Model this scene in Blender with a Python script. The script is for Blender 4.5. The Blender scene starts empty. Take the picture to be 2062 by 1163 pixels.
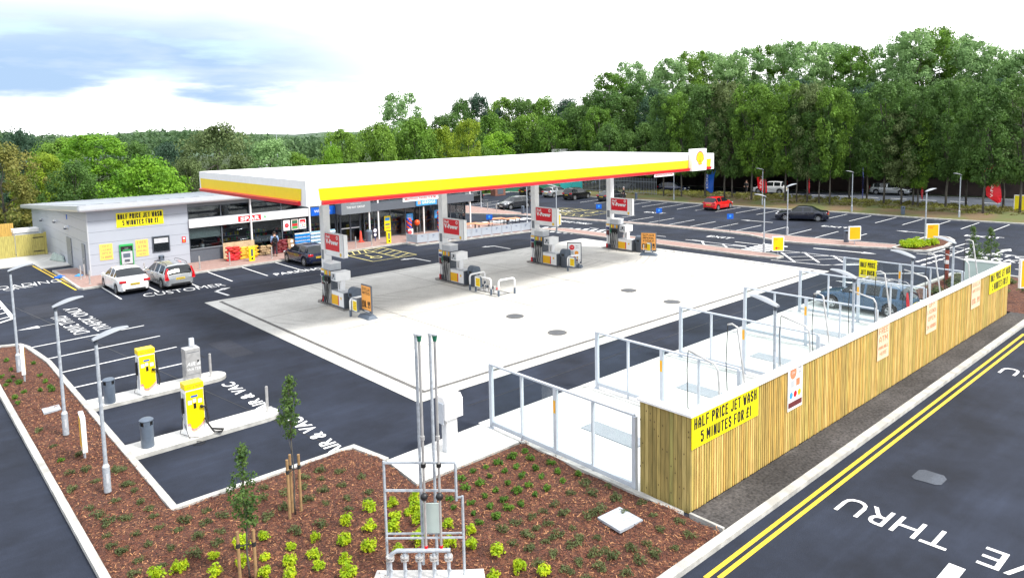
import bpy, bmesh, math, random
import numpy as np
from mathutils import Vector, Matrix
R = math.radians
rnd = random.Random(7)
SC = bpy.context.scene
COL = SC.collection

# ------------------------------------------------------------------ camera
CP = Vector((-13.0875, -19.5505, 9.0)); FPX = 1461.32
YAW, PITCH, ROLL = 0.843025439, 0.101378409, -0.020846532
_f = Vector((math.cos(PITCH)*math.cos(YAW), math.cos(PITCH)*math.sin(YAW), -math.sin(PITCH)))
_s = Vector((math.sin(YAW), -math.cos(YAW), 0)); _u = _s.cross(_f)
_S = _s*math.cos(ROLL)+_u*math.sin(ROLL); _U = -_s*math.sin(ROLL)+_u*math.cos(ROLL)
cam = bpy.data.cameras.new('camera'); camo = bpy.data.objects.new('camera', cam); COL.objects.link(camo)
m3 = Matrix((_S, _U, -_f)).transposed()
camo.matrix_world = Matrix.Translation(CP) @ m3.to_4x4()
cam.sensor_width = 36; cam.lens = FPX/2062*36; cam.shift_y = -174.486/2062
cam.clip_start = .2; cam.clip_end = 4000
SC.camera = camo

def at(px, py, z=0.0):
    "world point at height z of a spot measured on the survey photograph"
    d = _f + _S*((px-1031)/FPX) + _U*((581.5-174.486-py)/FPX)
    k = (z-CP.z)/d.z
    return CP + d*k
def far(px, dist, z=0.0):
    "ground point at a bearing and a distance"
    d = _f + _S*((px-1031)/FPX) + _U*((581.5-174.486-262)/FPX)
    v = Vector((d.x, d.y, 0)).normalized()*dist
    return Vector((CP.x+v.x, CP.y+v.y, z))
def ztop(px, py, dist):
    "height seen at a pixel at a horizontal distance"
    d = _f + _S*((px-1031)/FPX) + _U*((581.5-174.486-py)/FPX)
    return CP.z + d.z/Vector((d.x, d.y)).length*dist

# ------------------------------------------------------------------ world and sun
SUN_EL, SUN_AZ = R(52), R(-68)      # azimuth measured from +X towards +Y
W = bpy.data.worlds.new('World'); SC.world = W; W.use_nodes = True
nt = W.node_tree; nt.nodes.clear(); N = nt.nodes.new; LK = nt.links.new
out = N('ShaderNodeOutputWorld'); bg = N('ShaderNodeBackground'); bg.inputs[1].default_value = 0.1
sky = N('ShaderNodeTexSky'); sky.sky_type = 'NISHITA'; sky.sun_disc = False
sky.sun_elevation = SUN_EL; sky.sun_rotation = R(90)-SUN_AZ
tc = N('ShaderNodeTexCoord'); sep = N('ShaderNodeSeparateXYZ'); LK(tc.outputs['Generated'], sep.inputs[0])
def MA(op, a, b=None, c=None, clamp=False):
    n = N('ShaderNodeMath'); n.operation = op; n.use_clamp = clamp
    for i, x in enumerate((a, b, c)):
        if x is None: continue
        if isinstance(x, (int, float)): n.inputs[i].default_value = x
        else: LK(x, n.inputs[i])
    return n.outputs[0]
# stretched cloud noise
mp = N('ShaderNodeMapping'); LK(tc.outputs['Generated'], mp.inputs[0]); mp.inputs['Scale'].default_value = (1.6, 1.6, 9)
n1 = N('ShaderNodeTexNoise'); n1.inputs['Scale'].default_value = 2.0; n1.inputs['Detail'].default_value = 7; n1.inputs['Roughness'].default_value = .55
LK(mp.outputs[0], n1.inputs['Vector'])
# direction weight: strong towards +Y / -X (left of the view), weak to +X
az = MA('MULTIPLY_ADD', sep.outputs[0], -1.0, 0.72)
azc = MA('MULTIPLY', az, 2.6, clamp=True)
el = sep.outputs[2]
wob = MA('MULTIPLY_ADD', n1.outputs[0], .10, -.05)
elw = MA('ADD', el, wob)
lo = N('ShaderNodeMapRange'); lo.interpolation_type = 'SMOOTHSTEP'; LK(elw, lo.inputs[0]); lo.inputs[1].default_value = .040; lo.inputs[2].default_value = .062
hi = N('ShaderNodeMapRange'); hi.interpolation_type = 'SMOOTHSTEP'; LK(elw, hi.inputs[0]); hi.inputs[1].default_value = .085; hi.inputs[2].default_value = .20; hi.inputs[3].default_value = 1; hi.inputs[4].default_value = .30
band = MA('MULTIPLY', lo.outputs[0], hi.outputs[0])
msk = MA('MULTIPLY', MA('MULTIPLY', band, azc), MA('MULTIPLY_ADD', n1.outputs[0], 2.6, -.28, clamp=True), clamp=True)
mx = N('ShaderNodeMix'); mx.data_type = 'RGBA'; LK(msk, mx.inputs[0])
mx.inputs[7].default_value = (2.1, 2.95, 4.15, 1)
# the cloud deck is thinner and less bright low in the north-west than overhead
lowl = N('ShaderNodeMapRange'); lowl.interpolation_type = 'SMOOTHSTEP'; LK(el, lowl.inputs[0]); lowl.inputs[1].default_value = .22; lowl.inputs[2].default_value = .45; lowl.inputs[3].default_value = 1; lowl.inputs[4].default_value = 0
cb = N('ShaderNodeMix'); cb.data_type = 'RGBA'; LK(MA('MULTIPLY', MA('MULTIPLY', lowl.outputs[0], azc), band), cb.inputs[0]); cb.inputs[6].default_value = (9.2, 9.25, 9.35, 1); cb.inputs[7].default_value = (4.9, 5.1, 5.4, 1); LK(cb.outputs[2], mx.inputs[6])
# thin gaps where the blue sky shows
n2 = N('ShaderNodeTexNoise'); n2.inputs['Scale'].default_value = 3.1; n2.inputs['Detail'].default_value = 6; LK(mp.outputs[0], n2.inputs['Vector'])
gp = N('ShaderNodeMapRange'); LK(n2.outputs[0], gp.inputs[0]); gp.inputs[1].default_value = .56; gp.inputs[2].default_value = .74; gp.inputs[4].default_value = .8
gpm = MA('MULTIPLY', gp.outputs[0], MA('MULTIPLY_ADD', azc, .9, .1))
mx2 = N('ShaderNodeMix'); mx2.data_type = 'RGBA'; LK(gpm, mx2.inputs[0]); LK(mx.outputs[2], mx2.inputs[6]); LK(sky.outputs[0], mx2.inputs[7])
LK(mx2.outputs[2], bg.inputs[0]); LK(bg.outputs[0], out.inputs[0])
sl = bpy.data.lights.new('sun', 'SUN'); sl.energy = 2.2; sl.angle = R(11); sl.color = (1, .965, .9)
so = bpy.data.objects.new('sun', sl); COL.objects.link(so)
sd = Vector((math.cos(SUN_EL)*math.cos(SUN_AZ), math.cos(SUN_EL)*math.sin(SUN_AZ), math.sin(SUN_EL)))
so.rotation_euler = sd.to_track_quat('Z', 'Y').to_euler(); so.location = (0, 0, 60)
SC.view_settings.view_transform = 'Standard'; SC.view_settings.look = 'None'; SC.view_settings.gamma = 1
SC.view_settings.exposure = 1.25
SC.cycles.max_bounces = 6; SC.cycles.transparent_max_bounces = 12; SC.cycles.use_denoising = True

# ------------------------------------------------------------------ materials
MATS = {}
def srgb(h):
    h = h.lstrip('#'); c = [int(h[i:i+2], 16)/255 for i in (0, 2, 4)]
    return tuple(((x/12.92) if x <= .04045 else ((x+.055)/1.055)**2.4) for x in c)
def mat(name, col, rough=.6, metal=0.0, var=.12, scale=6.0, bump=0.0, col2=None, spec=.5, lo=.35, hi=.65, detail=5, rnd_obj=0.0, bscale=None, stretch=None):
    if name in MATS: return MATS[name]
    m = bpy.data.materials.new(name); m.use_nodes = True; t = m.node_tree; b = t.nodes['Principled BSDF']
    b.inputs['Roughness'].default_value = rough; b.inputs['Metallic'].default_value = metal; b.inputs['Specular IOR Level'].default_value = spec
    tcn = t.nodes.new('ShaderNodeTexCoord'); no = t.nodes.new('ShaderNodeTexNoise'); no.inputs['Scale'].default_value = scale; no.inputs['Detail'].default_value = detail
    src = tcn.outputs['Object']
    if stretch:
        mpn = t.nodes.new('ShaderNodeMapping'); mpn.inputs['Scale'].default_value = stretch; t.links.new(src, mpn.inputs[0]); src = mpn.outputs[0]
    t.links.new(src, no.inputs['Vector'])
    mr = t.nodes.new('ShaderNodeMapRange'); t.links.new(no.outputs[0], mr.inputs[0]); mr.inputs[1].default_value = lo; mr.inputs[2].default_value = hi
    c1 = tuple(col); c2 = tuple(col2) if col2 else tuple(min(1, x*(1-var)) for x in col)
    mxn = t.nodes.new('ShaderNodeMix'); mxn.data_type = 'RGBA'; t.links.new(mr.outputs[0], mxn.inputs[0])
    mxn.inputs[6].default_value = (*c2, 1); mxn.inputs[7].default_value = (*c1, 1)
    t.links.new(mxn.outputs[2], b.inputs['Base Color'])
    if rnd_obj:
        oi = t.nodes.new('ShaderNodeObjectInfo'); hs = t.nodes.new('ShaderNodeHueSaturation')
        r1 = t.nodes.new('ShaderNodeMapRange'); t.links.new(oi.outputs['Random'], r1.inputs[0]); r1.inputs[3].default_value = 1-rnd_obj; r1.inputs[4].default_value = 1+rnd_obj
        t.links.new(r1.outputs[0], hs.inputs['Value'])
        r2 = t.nodes.new('ShaderNodeMapRange'); t.links.new(oi.outputs['Random'], r2.inputs[0]); r2.inputs[3].default_value = .5+rnd_obj*.06; r2.inputs[4].default_value = .5-rnd_obj*.06
        t.links.new(r2.outputs[0], hs.inputs['Hue'])
        t.links.new(mxn.outputs[2], hs.inputs['Color']); t.links.new(hs.outputs[0], b.inputs['Base Color'])
    if bump:
        n3 = t.nodes.new('ShaderNodeTexNoise'); n3.inputs['Scale'].default_value = bscale or scale*6; n3.inputs['Detail'].default_value = 3
        t.links.new(src, n3.inputs['Vector'])
        bp = t.nodes.new('ShaderNodeBump'); bp.inputs['Strength'].default_value = bump; bp.inputs['Distance'].default_value = .02
        t.links.new(n3.outputs[0], bp.inputs['Height']); t.links.new(bp.outputs[0], b.inputs['Normal'])
    MATS[name] = m; return m
def leafmat(name, c1, c2, scale=.55, rv=.12):
    m = mat(name, c1, rough=.55, col2=c2, scale=scale, lo=.38, hi=.62, rnd_obj=rv, spec=.2)
    t = m.node_tree; b = t.nodes['Principled BSDF']; o = t.nodes['Material Output']
    tr = t.nodes.new('ShaderNodeBsdfTranslucent'); ad = t.nodes.new('ShaderNodeMixShader'); ad.inputs[0].default_value = .38
    l = b.inputs['Base Color'].links[0].from_socket
    t.links.new(l, tr.inputs[0]); t.links.new(b.outputs[0], ad.inputs[1]); t.links.new(tr.outputs[0], ad.inputs[2]); t.links.new(ad.outputs[0], o.inputs[0])
    return m
def glassmat(name, tint, gloss=.12, alpha=.8):
    m = bpy.data.materials.new(name); m.use_nodes = True; t = m.node_tree; t.nodes.clear()
    o = t.nodes.new('ShaderNodeOutputMaterial'); tr = t.nodes.new('ShaderNodeBsdfTransparent'); tr.inputs[0].default_value = (*tint, 1)
    gl = t.nodes.new('ShaderNodeBsdfGlossy'); gl.inputs[1].default_value = .02; gl.inputs[0].default_value = (.9, .95, 1, 1)
    lw = t.nodes.new('ShaderNodeLayerWeight'); lw.inputs[0].default_value = .5
    fr = t.nodes.new('ShaderNodeMath'); fr.operation = 'POWER'; fr.inputs[1].default_value = 3.5; t.links.new(lw.outputs['Facing'], fr.inputs[0])
    no = t.nodes.new('ShaderNodeTexNoise'); no.inputs['Scale'].default_value = .7; tcn = t.nodes.new('ShaderNodeTexCoord'); t.links.new(tcn.outputs['Object'], no.inputs['Vector'])
    bp = t.nodes.new('ShaderNodeBump'); bp.inputs['Strength'].default_value = .03; t.links.new(no.outputs[0], bp.inputs['Height']); t.links.new(bp.outputs[0], gl.inputs['Normal'])
    ma = t.nodes.new('ShaderNodeMath'); ma.operation = 'MULTIPLY_ADD'; ma.inputs[1].default_value = .45; ma.inputs[2].default_value = gloss
    t.links.new(fr.outputs[0], ma.inputs[0]); mxs = t.nodes.new('ShaderNodeMixShader'); t.links.new(ma.outputs[0], mxs.inputs[0])
    t.links.new(tr.outputs[0], mxs.inputs[1]); t.links.new(gl.outputs[0], mxs.inputs[2]); t.links.new(mxs.outputs[0], o.inputs[0])
    MATS[name] = m; return m

# asphalt: bluish black with aggregate, patches and pale tyre smears
def asphalt(name, c1, c2, patch=.36, gs=55):
    m = bpy.data.materials.new(name); m.use_nodes = True; t = m.node_tree; b = t.nodes['Principled BSDF']; L = t.links.new; Nn = t.nodes.new
    tcn = Nn('ShaderNodeTexCoord'); a = Nn('ShaderNodeTexNoise'); a.inputs['Scale'].default_value = gs; a.inputs['Detail'].default_value = 4; L(tcn.outputs['Object'], a.inputs['Vector'])
    g = Nn('ShaderNodeTexNoise'); g.inputs['Scale'].default_value = .35; g.inputs['Detail'].default_value = 8; g.inputs['Roughness'].default_value = .65; L(tcn.outputs['Object'], g.inputs['Vector'])
    r1 = Nn('ShaderNodeMapRange'); L(a.outputs[0], r1.inputs[0]); r1.inputs[1].default_value = .3; r1.inputs[2].default_value = .7
    mx_ = Nn('ShaderNodeMix'); mx_.data_type = 'RGBA'; L(r1.outputs[0], mx_.inputs[0]); mx_.inputs[6].default_value = (*c1, 1); mx_.inputs[7].default_value = (*c2, 1)
    r2 = Nn('ShaderNodeMapRange'); L(g.outputs[0], r2.inputs[0]); r2.inputs[1].default_value = .35; r2.inputs[2].default_value = .7; r2.inputs[3].default_value = 1-patch; r2.inputs[4].default_value = 1+patch*1.6
    # faint streaks along the driving direction
    mp_ = Nn('ShaderNodeMapping'); mp_.inputs['Scale'].default_value = (.25, 2.2, 1); mp_.inputs['Rotation'].default_value = (0, 0, .25); L(tcn.outputs['Object'], mp_.inputs[0])
    st = Nn('ShaderNodeTexNoise'); st.inputs['Scale'].default_value = 1.1; st.inputs['Detail'].default_value = 5; L(mp_.outputs[0], st.inputs['Vector'])
    r3 = Nn('ShaderNodeMapRange'); L(st.outputs[0], r3.inputs[0]); r3.inputs[1].default_value = .5; r3.inputs[2].default_value = .75; r3.inputs[3].default_value = 1; r3.inputs[4].default_value = 1.3
    mu = Nn('ShaderNodeMath'); mu.operation = 'MULTIPLY'; L(r2.outputs[0], mu.inputs[0]); L(r3.outputs[0], mu.inputs[1])
    vm = Nn('ShaderNodeVectorMath'); vm.operation = 'SCALE'; L(mx_.outputs[2], vm.inputs[0]); L(mu.outputs[0], vm.inputs[3]); L(vm.outputs[0], b.inputs['Base Color'])
    b.inputs['Roughness'].default_value = .85; b.inputs['Specular IOR Level'].default_value = .25
    bp = Nn('ShaderNodeBump'); bp.inputs['Strength'].default_value = .35; bp.inputs['Distance'].default_value = .01; L(a.outputs[0], bp.inputs['Height']); L(bp.outputs[0], b.inputs['Normal'])
    MATS[name] = m; return m
ASPH = asphalt('asphalt', (.0085, .0118, .0215), (.0205, .026, .042))
ASPH2 = asphalt('older asphalt', (.045, .052, .066), (.08, .09, .11), .15)
DIRTY = asphalt('dark mulch strip', (.022, .021, .022), (.075, .070, .070), .3, 16)

def concrete(name, c1, c2, stain):
    m = bpy.data.materials.new(name); m.use_nodes = True; t = m.node_tree; b = t.nodes['Principled BSDF']; L = t.links.new; Nn = t.nodes.new
    tcn = Nn('ShaderNodeTexCoord'); a = Nn('ShaderNodeTexNoise'); a.inputs['Scale'].default_value = .5; a.inputs['Detail'].default_value = 9; a.inputs['Roughness'].default_value = .6; L(tcn.outputs['Object'], a.inputs['Vector'])
    r1 = Nn('ShaderNodeMapRange'); L(a.outputs[0], r1.inputs[0]); r1.inputs[1].default_value = .36; r1.inputs[2].default_value = .62
    mx_ = Nn('ShaderNodeMix'); mx_.data_type = 'RGBA'; L(r1.outputs[0], mx_.inputs[0]); mx_.inputs[6].default_value = (*c1, 1); mx_.inputs[7].default_value = (*c2, 1)
    # tyre arcs: distorted wave rings
    mp_ = Nn('ShaderNodeMapping'); mp_.inputs['Location'].default_value = (-20, -22, 0); L(tcn.outputs['Object'], mp_.inputs[0])
    w = Nn('ShaderNodeTexWave'); w.wave_type = 'RINGS'; w.rings_direction = 'Z'; w.inputs['Scale'].default_value = .55; w.inputs['Distortion'].default_value = 2.2; w.inputs['Detail'].default_value = 2; w.inputs['Detail Scale'].default_value = .6; L(mp_.outputs[0], w.inputs['Vector'])
    r2 = Nn('ShaderNodeMapRange'); L(w.outputs[1], r2.inputs[0]); r2.inputs[1].default_value = .93; r2.inputs[2].default_value = 1
    nn = Nn('ShaderNodeTexNoise'); nn.inputs['Scale'].default_value = .22; nn.inputs['Detail'].default_value = 3; L(tcn.outputs['Object'], nn.inputs['Vector'])
    r3 = Nn('ShaderNodeMapRange'); L(nn.outputs[0], r3.inputs[0]); r3.inputs[1].default_value = .5; r3.inputs[2].default_value = .62
    mu = Nn('ShaderNodeMath'); mu.operation = 'MULTIPLY'; L(r2.outputs[0], mu.inputs[0]); L(r3.outputs[0], mu.inputs[1])
    mu2 = Nn('ShaderNodeMath'); mu2.operation = 'MULTIPLY'; L(mu.outputs[0], mu2.inputs[0]); mu2.inputs[1].default_value = stain
    # fine speckle
    f_ = Nn('ShaderNodeTexNoise'); f_.inputs['Scale'].default_value = 14; f_.inputs['Detail'].default_value = 5; L(tcn.outputs['Object'], f_.inputs['Vector'])
    r4 = Nn('ShaderNodeMapRange'); L(f_.outputs[0], r4.inputs[0]); r4.inputs[1].default_value = .3; r4.inputs[2].default_value = .7; r4.inputs[3].default_value = .86; r4.inputs[4].default_value = 1.06
    mx2_ = Nn('ShaderNodeMix'); mx2_.data_type = 'RGBA'; L(mu2.outputs[0], mx2_.inputs[0]); L(mx_.outputs[2], mx2_.inputs[6]); mx2_.inputs[7].default_value = (.16, .15, .14, 1)
    vm = Nn('ShaderNodeVectorMath'); vm.operation = 'SCALE'; L(mx2_.outputs[2], vm.inputs[0]); L(r4.outputs[0], vm.inputs[3]); L(vm.outputs[0], b.inputs['Base Color'])
    b.inputs['Roughness'].default_value = .8
    bp = Nn('ShaderNodeBump'); bp.inputs['Strength'].default_value = .15; bp.inputs['Distance'].default_value = .01; L(f_.outputs[0], bp.inputs['Height']); L(bp.outputs[0], b.inputs['Normal'])
    MATS[name] = m; return m
CONC = concrete('forecourt concrete', (.50, .49, .46), (.62, .61, .575), .6)
CONC2 = concrete('pad concrete', (.56, .55, .53), (.68, .67, .64), .05)
KERB = mat('kerb concrete', (.50, .49, .46), .85, var=.35, scale=3, bump=.3, bscale=40)

def brickmat(name, c1, c2, mortar, sx, sy, off=.5):
    m = bpy.data.materials.new(name); m.use_nodes = True; t = m.node_tree; b = t.nodes['Principled BSDF']; L = t.links.new; Nn = t.nodes.new
    tcn = Nn('ShaderNodeTexCoord'); br = Nn('ShaderNodeTexBrick'); L(tcn.outputs['Object'], br.inputs['Vector'])
    br.inputs['Color1'].default_value = (*c1, 1); br.inputs['Color2'].default_value = (*c2, 1); br.inputs['Mortar'].default_value = (*mortar, 1)
    br.inputs['Scale'].default_value = 1; br.inputs['Brick Width'].default_value = sx; br.inputs['Row Height'].default_value = sy; br.inputs['Mortar Size'].default_value = .008; br.offset = off
    L(br.outputs[0], b.inputs['Base Color']); b.inputs['Roughness'].default_value = .85
    MATS[name] = m; return m
PAVE = brickmat('red block paving', (.36, .235, .205), (.29, .18, .155), (.20, .15, .13), .2, .1)

M_WHITE = mat('white paint', (.87, .87, .87), .4, var=.06)
M_ROADW = mat('road marking white', (.72, .72, .72), .6, var=.28, scale=9, lo=.3, hi=.5)
M_ROADY = mat('road marking yellow', (.80, .53, .03), .6, var=.25, scale=9)
M_ROADPY = mat('pale yellow marking', (.72, .62, .22), .6, var=.3, scale=9)
M_YEL = mat('bright yellow vinyl', (.90, .74, .0), .4, var=.05)
M_SYEL = mat('canopy yellow', (.90, .66, .0), .35, var=.04)
M_PYEL = mat('panel amber', (.85, .46, .0), .4, var=.05)
M_RED = mat('signal red', (.72, .004, .018), .35, var=.08)
M_ORANGE = mat('poster orange', (.92, .36, .03), .5, var=.08)
M_BLACK = mat('black plastic', (.012, .012, .014), .45, var=.3)
M_INK = mat('black ink', (.01, .01, .01), .6, var=.1)
M_RUB = mat('rubber', (.02, .02, .022), .8, var=.3)
M_GALV = mat('galvanised steel', (.44, .48, .53), .45, .15, var=.25, scale=14)
M_ALU = mat('powder coated aluminium', (.52, .56, .62), .4, .1, var=.08)
M_STEEL = mat('stainless steel', (.58, .57, .56), .32, .45, var=.25, scale=5)
M_DGREY = mat('dark grey plastic', (.075, .09, .115), .45, var=.15)
M_SLATE = mat('slate blue plastic', (.10, .13, .175), .5, var=.15, scale=9)
M_LGREY = mat('light grey paint', (.50, .52, .55), .45, var=.08)
M_BLUE = mat('sign blue', (.0, .10, .55), .4, var=.06)
M_LBLUE = mat('poster light blue', (.05, .33, .75), .4, var=.1)
M_GREEN = mat('shrub sign green', (.03, .42, .10), .4, var=.1)
M_GLASSD = mat('tinted car glass', (.012, .016, .02), .08, spec=.55, var=.2)
M_GLASS = glassmat('pane glass', (.93, .96, .96), .02)
M_SHOPG = glassmat('shopfront glass', (.62, .66, .68), .05)
M_WOOD = mat('fence timber', (.66, .42, .10), .75, col2=(.42, .25, .06), scale=2.2, stretch=(5, 5, .8), lo=.3, hi=.62, bump=.15)
M_WOOD2 = mat('treated boards', (.46, .34, .11), .8, col2=(.23, .185, .06), scale=2.0, stretch=(6, 6, .7), lo=.3, hi=.65, bump=.15)
M_KNOT_GAP = mat('timber knots and gap shade', (.10, .06, .02), .8)
M_STAKE = mat('stake timber', (.36, .22, .10), .8, var=.3, scale=5)
M_BARK = mat('tree bark', (.10, .08, .062), .9, var=.4, scale=3, bump=.4)
M_BARK2 = mat('grey bark', (.11, .10, .085), .9, var=.45, scale=2, bump=.4)
M_SKIN = mat('skin', (.55, .32, .22), .5, var=.08)
M_TERRA = mat('table orange', (.75, .28, .13), .5, var=.15)

# ------------------------------------------------------------------ mesh builder
class Pl:
    "a plane frame: origin, reading direction, up; points out along d x u"
    def __init__(s, o, d, u=(0, 0, 1)):
        s.o = Vector(o); s.d = Vector(d).normalized(); s.u = Vector(u).normalized(); s.n = s.d.cross(s.u)
    def P(s, a, b, c=0.0): return s.o + s.d*a + s.u*b + s.n*c
PX = (1, 0, 0); PY = (0, 1, 0); NX = (-1, 0, 0); NY = (0, -1, 0); UP = (0, 0, 1)
class MB:
    def __init__(s, off=(0, 0, 0)):
        s.v = []; s.f = []; s.m = []; s.mats = []; s.off = Vector(off); s.X = None
    def mi(s, m):
        if m not in s.mats: s.mats.append(m)
        return s.mats.index(m)
    def add(s, vs, fs, m):
        b = len(s.v); k = s.mi(m)
        for p in vs:
            p = Vector(p)
            if s.X is not None: p = s.X @ p
            s.v.append(p - s.off)
        for f in fs: s.f.append([b+i for i in f]); s.m.append(k)
        return s
    def box(s, x0, y0, z0, x1, y1, z1, m):
        vs = [(x, y, z) for z in (z0, z1) for y in (y0, y1) for x in (x0, x1)]
        return s.add(vs, [(0, 2, 3, 1), (4, 5, 7, 6), (0, 1, 5, 4), (2, 6, 7, 3), (0, 4, 6, 2), (1, 3, 7, 5)], m)
    def sheet(s, x0, y0, x1, y1, z, m): return s.add([(x0, y0, z), (x1, y0, z), (x1, y1, z), (x0, y1, z)], [(0, 1, 2, 3)], m)
    def poly(s, pts, z, m): return s.add([(p[0], p[1], z) for p in pts], [tuple(range(len(pts)))], m)
    def prism(s, pts, z0, z1, m, side=None):
        n = len(pts); a = sum(pts[i][0]*pts[(i+1) % n][1]-pts[(i+1) % n][0]*pts[i][1] for i in range(n))
        if a < 0: pts = pts[::-1]
        vs = [(p[0], p[1], z0) for p in pts]+[(p[0], p[1], z1) for p in pts]
        s.add(vs, [tuple(range(n-1, -1, -1)), tuple(range(n, 2*n))], m)
        return s.add(vs, [(i, (i+1) % n, n+(i+1) % n, n+i) for i in range(n)], side or m)
    def line(s, p, q, w, z, m):
        p = Vector(p[:2]); q = Vector(q[:2]); d = (q-p).normalized(); n = Vector((-d.y, d.x))*w/2
        return s.poly([p-n, q-n, q+n, p+n], z, m)
    def strip(s, pts, w, z0, z1, m, closed=False):
        "a kerb following a polyline"
        P = [Vector(p[:2]) for p in pts]; n = len(P); L_ = []; R_ = []
        for i in range(n):
            a = P[i-1] if (i or closed) else P[i]; c = P[(i+1) % n] if (i < n-1 or closed) else P[i]
            d1 = (P[i]-a).normalized() if (P[i]-a).length > 1e-6 else None; d2 = (c-P[i]).normalized() if (c-P[i]).length > 1e-6 else None
            if d1 is None: d1 = d2
            if d2 is None: d2 = d1
            n1_ = Vector((-d1.y, d1.x)); n2_ = Vector((-d2.y, d2.x)); b = (n1_+n2_)
            b = b.normalized() if b.length > 1e-6 else n1_
            k = w/2/max(.35, b.dot(n1_)); L_.append(P[i]+b*k); R_.append(P[i]-b*k)
        vs = []; fs = []
        for i in range(n): vs += [(*L_[i], z0), (*L_[i], z1), (*R_[i], z1), (*R_[i], z0)]
        for i in range(n if closed else n-1):
            a = 4*i; b = 4*((i+1) % n)
            for j in range(3): fs.append((a+j, a+j+1, b+j+1, b+j))
        if not closed: fs += [(0, 1, 2, 3), (4*n-1, 4*n-2, 4*n-3, 4*n-4)]
        return s.add(vs, fs, m)
    def cyl(s, p0, p1, r0, r1=None, n=12, m=None, caps=True):
        r1 = r0 if r1 is None else r1
        p0 = Vector(p0); p1 = Vector(p1); d = (p1-p0).normalized(); a = d.orthogonal().normalized(); b = d.cross(a)
        vs = []
        for p, r in ((p0, r0), (p1, r1)):
            for i in range(n):
                t = 2*math.pi*i/n; vs.append(p+a*(r*math.cos(t))+b*(r*math.sin(t)))
        fs = [(i, (i+1) % n, n+(i+1) % n, n+i) for i in range(n)]
        if caps: fs += [tuple(range(n-1, -1, -1)), tuple(range(n, 2*n))]
        return s.add(vs, fs, m)
    def tube(s, pts, r, n=8, m=None):
        pts = [Vector(p) for p in pts]; rs = r if isinstance(r, (list, tuple)) else [r]*len(pts)
        vs = []; fs = []; a = None
        for i, p in enumerate(pts):
            d = (pts[min(i+1, len(pts)-1)]-pts[max(i-1, 0)]).normalized()
            a = d.orthogonal().normalized() if a is None else (a-d*a.dot(d)).normalized()
            b = d.cross(a)
            for k in range(n):
                t = 2*math.pi*k/n; vs.append(p+a*(rs[i]*math.cos(t))+b*(rs[i]*math.sin(t)))
        for i in range(len(pts)-1):
            for k in range(n): fs.append((i*n+k, i*n+(k+1) % n, (i+1)*n+(k+1) % n, (i+1)*n+k))
        fs += [tuple(range(n-1, -1, -1)), tuple(range((len(pts)-1)*n, len(pts)*n))]
        return s.add(vs, fs, m)
    def lathe(s, prof, c, n=20, m=None, mm=None):
        "prof: (r, z) from bottom to top round a vertical axis"
        vs = []; c = Vector(c)
        for r, z in prof:
            for k in range(n): t = 2*math.pi*k/n; vs.append(c+Vector((r*math.cos(t), r*math.sin(t), z)))
        k0 = len(prof)
        for i in range(k0-1):
            fs = [(i*n+k, i*n+(k+1) % n, (i+1)*n+(k+1) % n, (i+1)*n+k) for k in range(n)]
            if i == 0: s.add(vs, [], m); base = len(s.v)-len(vs)
            kk = s.mi(mm[i] if mm else m)
            for f in fs: s.f.append([base+q for q in f]); s.m.append(kk)
        s.f.append([base+(k0-1)*n+k for k in range(n)]); s.m.append(s.mi(m)); s.f.append([base+k for k in range(n-1, -1, -1)]); s.m.append(s.mi(m))
        return s
    def ball(s, c, r, m, nu=12, nv=8, sc=(1, 1, 1)):
        c = Vector(c); vs = [c+Vector((0, 0, -r*sc[2]))]
        for j in range(1, nv):
            ph = -math.pi/2+math.pi*j/nv
            for i in range(nu): t = 2*math.pi*i/nu; vs.append(c+Vector((r*sc[0]*math.cos(ph)*math.cos(t), r*sc[1]*math.cos(ph)*math.sin(t), r*sc[2]*math.sin(ph))))
        vs.append(c+Vector((0, 0, r*sc[2]))); fs = [(0, 1+(i+1) % nu, 1+i) for i in range(nu)]
        for j in range(nv-2):
            for i in range(nu): fs.append((1+j*nu+i, 1+j*nu+(i+1) % nu, 1+(j+1)*nu+(i+1) % nu, 1+(j+1)*nu+i))
        T = len(vs)-1; fs += [(T, T-nu+i, T-nu+(i+1) % nu) for i in range(nu)]
        return s.add(vs, fs, m)
    # on a plane frame
    def pq(s, pl, a0, b0, a1, b1, m, c=0.0): return s.add([pl.P(a0, b0, c), pl.P(a1, b0, c), pl.P(a1, b1, c), pl.P(a0, b1, c)], [(0, 1, 2, 3)], m)
    def pp(s, pl, pts, m, c=0.0): return s.add([pl.P(a, b, c) for a, b in pts], [tuple(range(len(pts)))], m)
    def pb(s, pl, a0, b0, a1, b1, c0, c1, m):
        vs = [pl.P(a, b, c) for c in (c0, c1) for b in (b0, b1) for a in (a0, a1)]
        return s.add(vs, [(0, 2, 3, 1), (4, 5, 7, 6), (0, 1, 5, 4), (2, 6, 7, 3), (0, 4, 6, 2), (1, 3, 7, 5)], m)
    def pd(s, pl, a, b, r, m, c=0.0, n=24, r2=None): return s.pp(pl, [(a+r*math.cos(2*math.pi*i/n), b+(r2 or r)*math.sin(2*math.pi*i/n)) for i in range(n)], m, c)
    def pring(s, pl, a, b, r, w, m, c=0.0, n=24):
        vs = [pl.P(a+q*math.cos(2*math.pi*i/n), b+q*math.sin(2*math.pi*i/n), c) for q in (r, r-w) for i in range(n)]
        return s.add(vs, [(i, (i+1) % n, n+(i+1) % n, n+i) for i in range(n)], m)
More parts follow.
